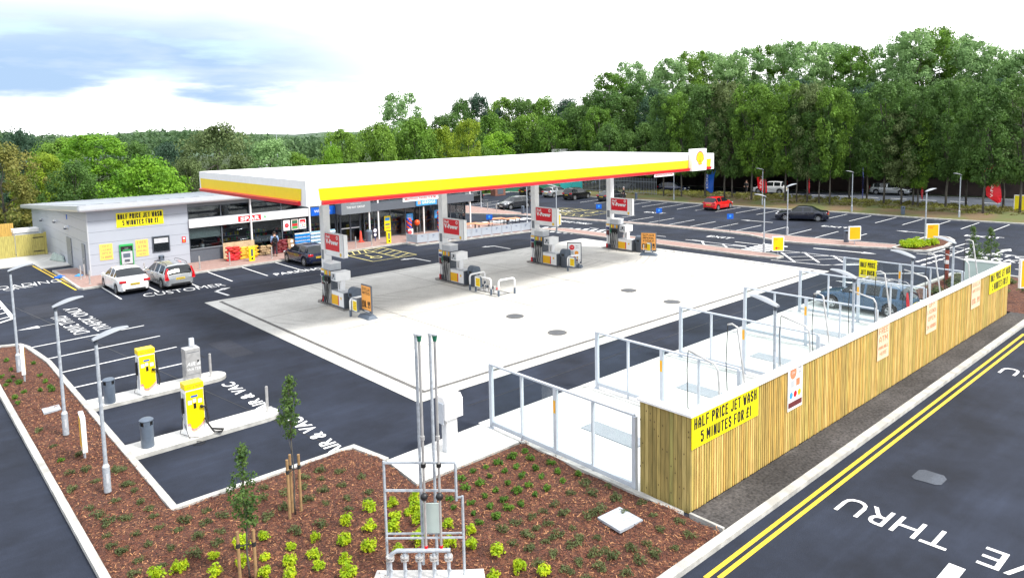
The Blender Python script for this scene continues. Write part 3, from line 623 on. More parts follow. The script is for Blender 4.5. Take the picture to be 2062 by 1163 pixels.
# ================================================================== BUILDINGS AND FIXED EQUIPMENT
def on_y(px, py, Y):
    d = _f + _S*((px-1031)/FPX) + _U*((581.5-174.486-py)/FPX); return CP + d*((Y-CP.y)/d.y)
def on_x(px, py, X):
    d = _f + _S*((px-1031)/FPX) + _U*((581.5-174.486-py)/FPX); return CP + d*((X-CP.x)/d.x)
def pecten(mb, pl, cx, cy, s, c=.004):
    "scallop emblem: red outline, yellow shell, red ribs"
    def outline(k):
        p = []
        for i in range(37):
            t = R(205-230*i/36); r = .5*(1+.035*abs(math.sin(i*math.pi/36*7)))*k
            p.append((cx+s*r*1.0*math.cos(t), cy+s*(.02+r*.98*math.sin(t))))
        p += [(cx+s*.25*k, cy-s*.33*k), (cx+s*.22*k, cy-s*.5*k), (cx-s*.22*k, cy-s*.5*k), (cx-s*.25*k, cy-s*.33*k)]
        return p
    mb.pp(pl, outline(1.0), M_RED, c); mb.pp(pl, outline(.86), M_SYEL, c+.002)
    if s > .25:
        for a in (-54, -36, -18, 0, 18, 36, 54):
            t = R(90+a); x0, y0 = cx+.06*s*math.cos(t), cy-.36*s; x1, y1 = cx+.40*s*math.cos(t), cy+.02*s+.40*s*math.sin(t)
            n = Vector((-(y1-y0), x1-x0)).normalized()*s*.013
            mb.pp(pl, [(x0-n.x*.4, y0-n.y*.4), (x0+n.x*.4, y0+n.y*.4), (x1+n.x, y1+n.y), (x1-n.x, y1-n.y)], M_RED, c+.004)

# ---------------- shop building
M_CLAD = mat('pale blue-grey cladding', (.41, .44, .50), .42, .05, var=.05, scale=.6)
M_CLADS = mat('cladding seam', (.16, .18, .21), .6)
M_ROOF = mat('roof sheet', (.40, .43, .47), .4, .25, var=.08, scale=.5)
M_ROOFE = mat('roof edge', (.62, .64, .68), .3, .35, var=.05)
M_SLG = mat('slate grey panel', (.10, .115, .14), .45, var=.08)
M_MIDG = mat('mid grey panel', (.19, .21, .235), .45, var=.06)
M_INT = mat('shop interior wall', (.20, .17, .15), .8, var=.5, scale=1.2)
M_FLOORI = mat('shop floor', (.18, .15, .13), .5, var=.3)
M_BLIND = mat('roller blind', (.33, .40, .37), .7)
shop = thing('shop_building', 'long low grey clad convenience shop with rounded metal roof edge and glazed front', 'shop', (-2.7, 33, 0))
O = shop.location
w = MB(O)
w.box(-2.72, 33.0, 0, 3.42, 33.3, 4.32, M_CLADS); zs = lambda y: 4.26-(y-33)*.0602
def slab_yz(x0, x1, y0, y1, z0, z1, m):
    if z0 >= zs(y0)-.01: return
    yA = min(y1, 33+(4.26-z0)/.0602); yB = min(y1, max(y0, 33+(4.26-z1)/.0602)); pts = [(y0, z0), (yA, z0)]
    if zs(yA) > z0+.001: pts.append((yA, min(z1, zs(yA))))
    if yB < yA and zs(y0) > z1: pts.append((yB, z1))
    pts.append((y0, min(z1, zs(y0)))); n_ = len(pts)
    w.add([(x, y, z) for x in (x0, x1) for y, z in pts], [tuple(range(n_)), tuple(range(2*n_-1, n_-1, -1))]+[(i_, (i_+1) % n_, n_+(i_+1) % n_, n_+i_) for i_ in range(n_)], m)
slab_yz(-2.72, -2.5, 33.3, 53.5, 0, 4.3, M_CLADS); w.box(-2.5, 53.2, 0, 27.8, 53.5, 2.98, M_CLADS); slab_yz(27.7, 27.95, 38.3, 53.2, 0, 4.3, M_CLADS)
for i, z in enumerate(np.arange(0.02, 4.3, .72)):
    z1 = min(z+.705, 4.31); w.box(-2.76, 32.97, z, 3.44, 33.0, z1, M_CLAD); slab_yz(-2.75, -2.72, 33.0, 53.5, z, z1, M_CLAD); slab_yz(27.95, 27.98, 38.3, 53.4, z, z1, M_CLAD)
w.box(-2.775, 32.955, .02, -2.70, 33.02, 4.3, M_LGREY)
w.build('wall', shop)
w = MB(O); w.box(-2.5, 33.3, .0, 27.7, 53.2, .11, M_FLOORI); w.box(3.42, 40.5, .1, 27.7, 40.6, 4.0, M_INT); w.box(3.30, 33.3, .1, 3.42, 40.5, 4.0, M_INT); w.build('interior', shop)
rf = MB(O); pr = [(32.25, 4.30), (32.25, 4.72), (55.0, 3.35), (55.0, 3.0)]
rf.X = None
vs = [(x, y, z) for x in (-3.35, 28.9) for y, z in pr]
rf.add(vs, [(0, 1, 2, 3), (7, 6, 5, 4), (0, 4, 5, 1), (2, 6, 7, 3), (0, 3, 7, 4)], M_ROOFE); rf.add(vs, [(1, 5, 6, 2)], M_ROOFE)
ro = rf.build('roof', shop); bv = ro.modifiers.new('round', 'BEVEL'); bv.width = .15; bv.segments = 5; bv.limit_method = 'ANGLE'
rs = MB(O); rs.add([(x, y, 4.728-(y-32.25)*.0602+.004) for x, y in ((-3.0, 32.75), (28.5, 32.75), (28.5, 54.6), (-3.0, 54.6))], [(0, 1, 2, 3)], M_ROOF)
for k in range(32):
    x = -2.8+k*1.0; rs.add([(x, 32.8, 4.703), (x+.04, 32.8, 4.703), (x+.04, 54.5, 3.395), (x, 54.5, 3.395), (x, 32.8, 4.73), (x+.04, 32.8, 4.73), (x+.04, 54.5, 3.42), (x, 54.5, 3.42)], [(4, 5, 6, 7), (0, 4, 7, 3), (1, 2, 6, 5)], M_ROOF)
rs.build('roof_sheet', ro)
def win(x0, x1, z0, z1, y=33.0, fr=M_SLG, gm=None):
    f = MB(O); t = .035; pl = Pl((x0, y, z0), PX, UP); W_, H_ = x1-x0, z1-z0
    f.pb(pl, 0, 0, t, H_, -.05, .03, fr); f.pb(pl, W_-t, 0, W_, H_, -.05, .03, fr); f.pb(pl, t, 0, W_-t, t, -.05, .03, fr); f.pb(pl, t, H_-t, W_-t, H_, -.05, .03, fr)
    fo = f.build('window', shop); p = MB(O); p.pb(pl, t, t, W_-t, H_-t, -.02, -.008, gm or M_SHOPG); p.build('pane', fo)
for a, b in zip((3.46, 5.73, 7.8, 10.24, 12.42), (5.73, 7.8, 10.24, 12.42, 14.72)):
    win(a, b, 1.02 if a < 4 else .12, 2.54); win(a, b, 3.17, 4.02)
for a, b in zip((17.35, 18.3, 19.85, 21.36, 22.84, 24.38, 26.2), (18.3, 19.85, 21.36, 22.84, 24.38, 26.2, 27.95)):
    win(a, b, .12, 2.5); win(a, b, 3.12, 4.02)
win(14.72, 17.35, 3.88, 4.05)
for k in range(4):
    y0 = 33.1+k*1.3; f = MB(O); pl = Pl((27.95, y0, .12), PY, UP); f.pb(pl, 0, 0, .05, 3.9, -.04, .04, M_SLG); f.pb(pl, .05, 0, 1.3, .05, -.04, .04, M_SLG); f.pb(pl, .05, 2.5, 1.3, 2.58, -.04, .04, M_SLG)
    fo = f.build('window', shop); p = MB(O); p.pb(pl, .05, .05, 1.3, 2.5, -.01, .01, M_SHOPG); p.build('pane', fo)
w = MB(O); w.box(3.46, 32.96, .1, 5.73, 33.1, 1.0, M_SLG); w.box(3.5, 32.9, 1.0, 5.72, 33.1, 1.06, M_MIDG); w.build('low_panel', shop)
w = MB(O); w.box(3.42, 32.98, 4.02, 27.97, 33.2, 4.34, M_MIDG); w.box(3.46, 33.0, 2.5, 27.9, 33.18, 3.16, M_MIDG); w.build('lintel', shop)
fs_ = MB(O); fs_.box(3.46, 32.8, 2.56, 12.47, 32.98, 3.15, M_WHITE); pl = Pl((0, 32.8, 0), PX, UP)
fs_.pq(pl, 6.87, 2.63, 8.58, 3.05, M_RED, .006); fs_.text(pl, 'SPAR', 7.05, 2.70, .27, M_WHITE, .012, w=1.42, bold=.03, fat=.012)
fs_.pring(pl, 8.88, 2.86, .17, .025, M_GREEN, .006); fs_.pp(pl, [(8.79, 2.80), (8.97, 2.80), (8.88, 2.99)], M_GREEN, .008); fs_.pq(pl, 8.86, 2.74, 8.90, 2.80, M_GREEN, .008)
fs_.text(pl, 'The Kay Group Tyneside', 3.7, 2.70, .12, M_MIDG, .006, w=1.95)
fs_.build('fascia_sign', shop, label='long white fascia sign with red panel')
b_ = MB(O); b_.box(12.6, 32.82, 2.52, 14.68, 32.98, 3.16, M_BLUE); b_.text(Pl((0, 32.82, 0), PX, UP), 'WHSmith', 12.85, 2.75, .22, M_WHITE, .006, w=1.35); b_.build('shop_sign', shop, label='blue shop sign beside the portal')
k_ = MB(O); k_.box(14.72, 31.9, 2.47, 17.35, 32.97, 3.86, M_MIDG); pl = Pl((0, 31.9, 0), PX, UP); k_.text(pl, 'Welcome to', 16.0, 3.22, .13, M_LGREY, .006, al='c'); k_.text(pl, 'THE KAY GROUP', 16.0, 2.92, .17, M_WHITE, .006, al='c', w=1.65); k_.build('entrance_portal', shop)
d_ = MB(O)
for x0, x1 in ((14.8, 15.1), (15.12, 15.98), (16.0, 16.86), (16.9, 17.3)):
    pl = Pl((x0, 32.9, .1), PX, UP); w_ = x1-x0
    for q in ((0, 0, .05, 2.36), (w_-.05, 0, w_, 2.36), (.05, 0, w_-.05, .07), (.05, 2.28, w_-.05, 2.36)): d_.pb(pl, *q, -.04, .03, M_DGREY)
    if w_ > .5: d_.pb(pl, .05, 1.08, w_-.05, 1.16, -.02, .02, M_LGREY)
do = d_.build('door', shop); p = MB(O); p.box(14.85, 32.92, .15, 17.28, 32.93, 2.4, M_SHOPG); p.build('pane', do)
# rounded slate canopy over the east half
c_ = MB(O); pts = [(17.35, 32.97), (17.35, 32.2), (28.1, 32.2)]+[(28.1+.5*math.sin(t), 32.7-.5*math.cos(t)) for t in np.linspace(.2, math.pi/2, 6)]+[(28.6, 38.3), (28.0, 38.3), (28.0, 32.97)]
c_.prism(pts, 2.46, 3.1, M_SLG); c_.build('entrance_canopy', shop)
gs = MB(O); gs.box(21.95, 32.08, 2.55, 24.07, 32.2, 3.07, M_LBLUE); pl = Pl((0, 32.08, 0), PX, UP)
gs.text(pl, 'GREGGS', 22.5, 2.69, .24, M_WHITE, .006, w=1.42, bold=.02)
for i in range(2):
    for j in range(2): gs.pq(pl, 22.1+i*.15, 2.68+j*.15, 22.22+i*.15, 2.80+j*.15, M_ORANGE, .006)
gs.build('bakery_sign', shop, label='light blue illuminated style sign on the slate canopy')
for x in (17.45, 18.3, 22.84, 28.0): q = MB(O); q.cyl((x, 32.35, .1), (x, 32.35, 4.3), .07, n=12, m=M_WHITE); q.build('post', shop, smooth=True, angle=50)
for x in (7.8, 12.42): q = MB(O); q.cyl((x+.0, 32.75, .1), (x, 32.75, 4.3), .065, n=12, m=M_WHITE); q.build('post', shop, smooth=True, angle=50)
for y0, y1 in ((38.15, 39.6), (34.0, 34.85)):
    q = MB(O); q.box(-2.80, y0, .1, -2.75, y1, 2.05, M_MIDG); dd = q.build('door', shop); q = MB(O); q.box(-2.86, y0+.12, 1.0, -2.80, y0+.2, 1.12, M_STEEL); q.build('handle', dd)
for y, z, mm_ in ((39.1, 2.7, M_WHITE), (48.5, 2.5, M_LGREY), (43.0, 2.83, M_WHITE)):
    q = MB(O); q.box(-2.92, y-.15, z, -2.75, y+.15, z+.14, mm_); q.lathe([(.09, -.1), (.12, 0)], (-2.9, y, z), 10, M_DGREY); q.build('wall_light', shop)
q = MB(O); q.pb(Pl((-2.75, 39.2, 3.3), NY, UP), 0, 0, .22, .34, 0, .03, M_BLUE); q.build('wall_plaque', shop, label='small blue plaque high on the side wall')
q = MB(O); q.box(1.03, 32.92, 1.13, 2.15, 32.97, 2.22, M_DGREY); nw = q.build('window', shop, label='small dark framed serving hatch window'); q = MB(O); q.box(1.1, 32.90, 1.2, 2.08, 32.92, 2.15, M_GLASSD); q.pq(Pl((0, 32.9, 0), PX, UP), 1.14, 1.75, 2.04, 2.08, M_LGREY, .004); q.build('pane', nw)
q = MB(O); q.box(3.55, 33.1, 1.75, 5.65, 33.12, 2.5, M_BLIND); q.build('blind', shop)
q = MB(O); q.box(7.85, 33.06, .95, 10.2, 33.07, 1.42, M_MIDG); q.text(Pl((0, 33.06, 0), PX, UP), 'food and drink', 8.0, 1.05, .16, M_WHITE, .004, w=1.9); q.build('window_film', shop)
# interior shelving
def shelf_unit(x, y, lab, n=4, w_=1.6):
    t = thing('shelf_unit', lab, 'shelves', (x, y, .11), 0, 'shelf units seen through the shop windows')
    q = MB(); q.box(-w_/2, -.3, 0, w_/2, .3, .12, M_SLG); q.box(-w_/2, -.02, .12, w_/2, .02, 1.6, M_SLG); q.build('frame', t)
    for k in range(n):
        z = .2+k*.38; q = MB(); q.box(-w_/2, -.28, z, w_/2, -.02, z+.03, M_WHITE); s_ = q.build('shelf', t)
        q = MB(); xx = -w_/2+.05
        while xx < w_/2-.12:
            ww = rnd.uniform(.07, .16); q.box(xx, -.24, z+.03, xx+ww-.015, -.06, z+.03+rnd.uniform(.14, .27), rnd.choice((M_RED, M_BLUE, M_YEL, M_WHITE, M_GREEN, M_ORANGE, M_STAKE, M_SLATE))); xx += ww
        tag(q.build('goods', s_), kind='stuff')
    return t
su = shelf_unit(19.2, 34.9, 'shelf unit behind the glass right of the entrance doors'); shelf_unit(20.9, 34.9, 'shelf unit behind the glass below the yellow window poster')
for x, lb in ((6.8, 'shelf unit behind the window right of the seated clerk'), (9.0, 'shelf unit behind the window with the grey film'), (11.3, 'shelf unit behind the window with three posters'), (13.6, 'shelf unit behind the window under the blue sign')): shelf_unit(x, 35.0, lb)
def cafe_table(x, y, z, lab, grp, chairs=True, rz=0, inside=False):
    t = thing('table', lab, 'table', (x, y, z), rz, grp)
    q = MB(); q.box(-.75, -.38, .68, .75, .38, .72, M_TERRA); q.build('tabletop', t)
    for sx in (-.68, .68):
        for sy in (-.33, .33): q = MB(); q.box(sx-.02, sy-.02, 0, sx+.02, sy+.02, .68, M_BLACK); q.build('leg', t)
    return t
tg = 'orange topped tables on the terrace'
for (px, py), lb in (((948, 466), 'orange topped table nearest the glazed shop corner'), ((974, 466), 'orange topped table close behind the terrace barrier panels'), ((1000, 455), 'orange topped table in the middle of the terrace, furthest back'), ((1030, 455), 'orange topped table next to the terrace litter bin')):
    p = at(px, py, .1); cafe_table(p.x, p.y, .1, lb, tg, rz=-.15)
for x, y, lb in ((23.6, 34.6, 'cafe table inside behind the balloon columns'), (25.4, 35.0, 'cafe table inside near the glazed east corner')): cafe_table(x, y, .11, lb, 'tables inside the cafe')

# ---------------- forecourt canopy
can = thing('forecourt_canopy', 'long flat white petrol station canopy with yellow band and red lower edge', 'canopy', (14, 13, 0)); O = can.location
X0, X1, Y0, Y1, ZB, ZT = -.24, 28.28, 7.0, 19.03, 6.10, 7.12
q = MB(O); q.box(X0+.1, Y0+.1, 6.16, X1-.1, Y1-.1, 6.3, M_WHITE)
for x in np.arange(X0+1, X1-1, 1.0): q.box(x, Y0+.15, 6.145, x+.03, Y1-.15, 6.16, M_LGREY)
q.build('soffit', can)
q = MB(O); q.box(X0+.08, Y0+.08, 6.9, X1-.08, Y1-.08, 7.07, M_WHITE); q.build('roof', can)
for x, y in ((6.0, 12.0), (16.5, 11.0), (24.0, 15.0)): q = MB(O); q.box(x, y, 7.07, x+.12, y+.12, 7.14, M_LGREY); q.build('roof_vent', can)
def fascia(o, d, L_, ends, name='fascia'):
    q = MB(O); pl = Pl(o, d, UP); H = ZT-ZB
    q.pb(pl, 0, 0, L_, H, -.1, 0, M_WHITE)
    e0, e1 = ends; yb, yt = .20, .68
    q.pp(pl, [(e0+.06, yb), (L_-e1-.06, yb), (L_-e1, yt), (e0, yt)], M_SYEL, .012)
    # red lip standing proud along the bottom
    vs = [pl.P(a, b, c) for a in (e0+.12, L_-e1-.12) for b, c in ((.02, 0), (.02, .10), (.16, .16), (.20, .012))]
    q.add(vs, [(0, 1, 2, 3), (7, 6, 5, 4), (1, 0, 4, 5), (2, 1, 5, 6), (3, 2, 6, 7)], M_RED)
    k = e0+3
    while k < L_-e1: q.pq(pl, k, yb, k+.008, yt, M_ORANGE, .0135); k += 3.0
    return q.build(name, can)
fascia((X0, Y0, ZB), PX, X1-X0, (.52, .35)); fascia((X0, Y1-.1, ZB), NY, Y1-Y0-.2, (.05, .28)); fascia((X1, Y0+.1, ZB), PY, Y1-Y0-.2, (.28, .28)); fascia((X1, Y1, ZB), NX, X1-X0, (.35, .35))
COLX = (4.8, 12.5, 20.1, 27.75)
for x in COLX:
    q = MB(O); q.box(x-.2, 15.2, .02, x+.2, 15.6, 6.15, M_WHITE); cc = q.build('column', can, bevel=.02)
    q = MB(O); q.box(x-.23, 15.17, .02, x+.23, 15.63, .36, M_SLATE); q.box(x-.235, 15.45, .02, x-.1, 15.64, .36, M_RED); q.build('kick_guard', cc)
    q = MB(O); q.pb(Pl((x-.2, 15.58, 2.1), NY, UP), .05, .25, .3, .75, 0, .006, M_MIDG); q.build('notice', cc)
q = MB(O); q.box(25.43, 6.72, 6.1, 27.0, 6.99, 7.47, M_WHITE); pecten(q, Pl((0, 6.72, 0), PX, UP), 26.28, 6.88, .84, .006); q.build('emblem_board', can, bevel=.01)
for x0, x1, lb in ((4.21, 6.1, ''), (21.93, 23.85, '')):
    q = MB(O); q.box(x0, 6.97, 5.92, x1, 6.99, 6.12, M_WHITE); q.text(Pl((0, 6.97, 0), PX, UP), 'Maximum height 5.8 M', x0+.1, 5.98, .09, M_RED, .004, w=x1-x0-.25, bold=.02); q.build('height_sign', can)

# ---------------- fuel dispensers and the things on their islands
def dispenser(x, lab):
    t = thing('fuel_dispenser', lab, 'fuel pump', (x-.02, 14.3, .012), 0, 'fuel pumps under the canopy')
    q = MB(); q.prism([(-.42, -1.35), (.42, -1.35), (.42, 1.45), (.25, 1.75), (-.25, 1.75), (-.42, 1.45)], 0, .05, M_CONC_D); q.build('plinth', t)
    q = MB(); q.box(-.28, .1, .05, .28, .86, 1.86, M_SLG); q.box(-.30, .08, 1.86, .30, .88, 2.2, M_LGREY); q.box(-.31, .07, 2.2, .31, .89, 2.24, M_WHITE)
    for s in (-1, 1):
        for k in range(4): y = .17+k*.165; q.box(s*.28-.02, y, .1, s*.28+.02, y+.11, 1.2, M_STEEL); q.box(s*.285-.01, y, 1.58, s*.285+.01, y+.12, 1.82, (M_PYEL, M_LGREY, M_ORANGE, M_YEL)[k])
    q.build('hose_tower', t, bevel=.008)
    for s in (-1, 1):
        for k in range(4):
            y = .225+k*.165; q = MB(); q.box(s*.37-.06, y-.05, 1.18, s*.37+.05, y+.05, 1.52, (M_BLACK, M_BLACK, M_BLACK, M_GREEN2)[k]); q.cyl((s*.33, y, 1.45), (s*.45, y+.01, 1.2), .028, .018, 8, M_STEEL); q.build('nozzle', t)
            if s < 0 or k % 2 == 0:
                q = MB(); q.tube([(s*.36, y, 1.2), (s*.38, y+.0, .9), (s*.42, y+.03, .5), (s*(.43+.02*k), y+.12, .16), (s*.40, y+.22+.05*k, .10), (s*.36, y+.3, .25), (s*.31, y+.28, .9), (s*.30, y+.2, 1.5)], .016, 6, M_RUB); q.build('hose', t, smooth=True)
    q = MB(); q.box(-.30, -1.15, .05, .30, .09, .84, M_WHITE); q.box(-.31, -1.16, .84, .31, .08, .87, M_LGREY); q.box(-.295, -1.2, .05, .295, -1.15, .85, M_SLG); q.box(-.306, -1.16, .05, .306, .09, .12, M_SLG)
    cb = q.build('cabinet', t)
    for s in (-1, 1):
        pl = Pl((-.3, .09, .05), NY, UP) if s < 0 else Pl((.3, -1.15, .05), PY, UP); o = 0 if s < 0 else .50
        q = MB(); q.pq(pl, o+.0, .1, o+.66, .60, M_PYEL, .004); q.pq(pl, o+.66 if s < 0 else o-.06, .1, o+.74 if s < 0 else o, .60, M_RED, .004); pecten(q, pl, .98 if s < 0 else .2, .5, .14); q.build('front_panel', cb)
    q = MB(); q.box(-.12, -.62, .87, .12, -.28, 1.42, M_WHITE); q.box(-.16, -.5, .95, .16, -.42, 1.25, M_STEEL); q.build('stem', t)
    q = MB(); q.box(-.42, -.68, 1.40, .42, -.14, 1.86, M_WHITE); hd = q.build('display_head', t, bevel=.02)
    for s in (-1, 1):
        pl = Pl((s*.42, -.14 if s < 0 else -.68, 1.40), NY if s < 0 else PY, UP); q = MB(); q.pq(pl, .06, .06, .48, .40, M_LGREY, .004); q.pq(pl, .22, .2, .34, .36, M_BLACK, .006); q.pq(pl, .1, .1, .18, .2, M_DGREY, .006); q.pq(pl, .38, .1, .45, .17, M_GREEN2, .006); q.build('screen', hd)
    return t
M_CONC_D = mat('island concrete', (.26, .25, .235), .85, var=.3)
M_GREEN2 = mat('unleaded green', (.02, .16, .09), .4)
WHP = ('nearest the air and vacuum bays', 'beside the white hoop guards and filler points', 'with the tall white poster stand', 'at the far right end of the canopy')
d1 = dispenser(COLX[0], 'fuel pump '+WHP[0])
for i in (1, 2, 3): copy_tree(d1, (COLX[i]-.02, 14.3, .012), 0, 'fuel pump '+WHP[i])
def vpower(i):
    x = COLX[i]
    t = thing('column_sign', 'red and white fuel sign on the '+('first', 'second', 'third', 'fourth')[i]+' canopy column from the left', 'sign', (x-.2, 15.2, 2.62), 0, 'red signs on the canopy columns')
    L0 = t.location; q = MB(L0); q.box(x-.11, 13.27, 2.62, x+.11, 15.2, 3.78, M_WHITE); q.box(x-.13, 13.25, 2.60, x-.115, 15.22, 3.80, M_LGREY); q.build('case', t, bevel=.01)
    q = MB(L0)
    for pl in (Pl((x-.135, 15.2, 2.62), NY, UP), Pl((x+.115, 13.27, 2.62), PY, UP)):
        q.pq(pl, .0+.02, .0, 1.91, 1.16, M_WHITE, .002); q.pq(pl, .02, .27, 1.52, 1.13, M_RED, .005)
        q.text(pl, 'Shell', .1, .90, .15, M_WHITE, .008, w=.42, bold=.03); q.text(pl, 'V-Power', .1, .60, .24, M_WHITE, .008, w=1.3, bold=.04, fat=.01); q.pring(pl, 1.30, .98, .1, .045, M_WHITE, .008, 14); pecten(q, pl, 1.62, .13, .19, .006)
    q.build('face', t)
    return t
for i in range(4): vpower(i)
def poster_case(i):
    x = COLX[i]; q = MB((x-.2, 15.6, .95)); pl = Pl((x-.2, 15.62, .97), NY, UP)
    q.pb(pl, 0, 0, .38, .92, .0, .05, M_LGREY); q.pq(pl, .03, .5, .35, .88, M_PYEL, .053); q.pq(pl, .03, .5, .35, .78, M_WHITE, .055); q.pq(pl, .03, .48, .35, .66, M_BLUEK, .057); q.pq(pl, .05, .06, .33, .42, M_MAROON, .055)
    tag(q.build('poster_case'), 'small poster case on the '+('first', 'second', 'third', 'fourth')[i]+' canopy column, left of the pump', 'poster', 'poster cases on the canopy columns')
M_BLUEK = mat('navy print', (.02, .03, .16), .5); M_MAROON = mat('maroon', (.16, .025, .03), .55, var=.3, scale=12)
for i in range(4): poster_case(i)
def hoop(p0, p1, lab, h=.88):
    p0 = Vector((*p0, .012)); p1 = Vector((*p1, .012)); t = thing('hoop_guard', lab, 'hoop guard', p0, 0, 'white hoop guards on the forecourt'); d = (p1-p0); r = .16; dn = d.normalized()
    pts = [Vector((0, 0, .3)), Vector((0, 0, h-r))]+[dn*(r-r*math.cos(a))+Vector((0, 0, h-r+r*math.sin(a))) for a in np.linspace(.3, math.pi/2, 5)]
    pts += [d-dn*(r-r*math.cos(a))+Vector((0, 0, h-r+r*math.sin(a))) for a in np.linspace(math.pi/2, .3, 5)]+[d+Vector((0, 0, h-r)), d+Vector((0, 0, .3))]
    q = MB(); q.tube(pts, .052, 10, M_WHITE); q.build('hoop', t, smooth=True)
    for e in (Vector(), d): q = MB(); q.cyl(e, e+Vector((0, 0, .33)), .06, n=10, m=M_SLATE); q.build('sleeve', t, smooth=True, angle=50)
hoop((11.75, 12.02), (12.9, 12.1), 'white hoop guard right beside the second pump'); hoop((11.79, 11.56), (11.79, 10.23), 'white hoop guard along the left of the filler pipes'); hoop((11.82, 9.64), (12.9, 9.55), 'white hoop guard at the near end of the filler pipes')
for i, lb in ((0, 'white hoop guard behind the orange price stand by the first pump'), (2, 'white hoop guard beside the third pump'), (3, 'white hoop guard beside the fourth pump')): hoop((COLX[i]-.72, 11.75), (COLX[i]+.4, 11.85), lb)
def notice_box(x, y, i):
    t = thing('notice_box', ('black backed yellow notice box by the first pump', 'white and yellow notice box on the hoop guard by the second pump', 'yellow notice box by the third pump', 'yellow notice box by the fourth pump')[i], 'notice box', (x, y, .3), 0, 'notice boxes at the pump islands')
    q = MB(); q.box(-.04, -.5, 0, .08, 0, .62, M_SLATE); q.build('case', t); q = MB(); pl = Pl((-.04, 0, 0), NY, UP); q.pq(pl, .02, .02, .48, .6, M_WHITE, .004); q.pq(pl, .1, .06, .46, .52, M_YEL, .007)
    for k in range(5): q.pq(pl, .14, .12+k*.08, .42-.05*(k % 2), .14+k*.08, M_RED, .009)
    q.build('face', t)
for i in range(4): notice_box((COLX[i]-.62 if i != 1 else 11.72), (11.7 if i != 1 else 11.5), i)
def island_bin(i):
    x = COLX[i]; t = thing('litter_bin', ('dark grey hooded bin behind the orange stand at the first pump', 'dark grey hooded bin between the second pump and the hoop guards', 'dark grey hooded bin next to the third pump', 'dark grey hooded bin next to the fourth pump')[i], 'litter bin', (x+.12, 12.72, .012), 0, 'hooded bins on the pump islands')
    q = MB(); q.prism([(-.25, -.22), (.25, -.22), (.25, .22), (-.25, .22)], 0, .7, M_DGREY); q.build('body', t, bevel=.03)
    q = MB(); pts = [(-.28, .7), (-.28, .95)]+[(-.28+.28*(1-math.cos(a)), .95+.23*math.sin(a)) for a in np.linspace(.2, math.pi-.2, 8)]+[(.28, .95), (.28, .7)]
    vs = [(a, s_*.25, b) for s_ in (-1, 1) for a, b in pts]; n = len(pts)
    q.add(vs, [tuple(range(n)), tuple(range(2*n-1, n-1, -1))]+[(i_, (i_+1) % n, n+(i_+1) % n, n+i_)[::-1] for i_ in range(n)], M_SLATE); q.box(-.29, -.12, .75, -.279, .12, .9, M_BLACK); q.build('hood', t, smooth=True, angle=40)
for i in range(4): island_bin(i)
q = MB((12.3, 10.8, 0)); q.strip([(12.05, 11.75), (12.75, 11.75), (12.75, 9.85), (12.05, 9.85)], .05, .012, .03, M_BLACK, closed=True); q.sheet(12.05, 9.85, 12.75, 11.75, .02, M_STEEL); tag(q.build('filler_chamber_cover'), 'black edged steel chamber cover between the hoop guards', 'chamber cover')
for k, lb in enumerate(('filler pipe nearest the second pump', 'second filler pipe between the hoop guards', 'third filler pipe between the hoop guards', 'filler pipe with the red cap nearest the camera')):
    y = 11.45-k*.42; t = thing('filler_pipe', lb, 'filler pipe', (12.3, y, .02), 0, 'filler pipes between the hoop guards')
    q = MB(); q.tube([(0, 0, 0), (0, 0, .16), (-.02, -.03, .24), (-.12, -.06, .30)], .05, 10, M_STEEL); q.cyl((-.05, -.04, .2), (.1, .0, .34), .03, n=8, m=M_STEEL); q.build('elbow', t, smooth=True, angle=50)
    q = MB(); q.cyl((-.12, -.06, .28), (-.17, -.08, .31), .07, n=12, m=M_RED if k == 3 else M_DGREY); q.build('cap', t, smooth=True, angle=50)
for k, ((x, y), lb) in enumerate(zip(((9.66, 5.94), (9.08, 2.52), (17.68, 5.5), (17.13, 2.24)), ('left far round manhole cover', 'left near round manhole cover, closest to the forecourt edge', 'right far round manhole cover', 'right near round manhole cover'))):
    q = MB((x, y, 0)); q.cyl((x, y, .0), (x, y, .026), .43, n=28, m=M_DRAIN)
    for j in range(-5, 6): wv = math.sqrt(.36**2-(j*.065)**2); q.box(x-wv, y+j*.065-.012, .026, x+wv, y+j*.065+.012, .031, M_SLG)
    tag(q.build('manhole_cover'), lb+' on the pale slab', 'manhole cover', 'round manhole covers on the forecourt')

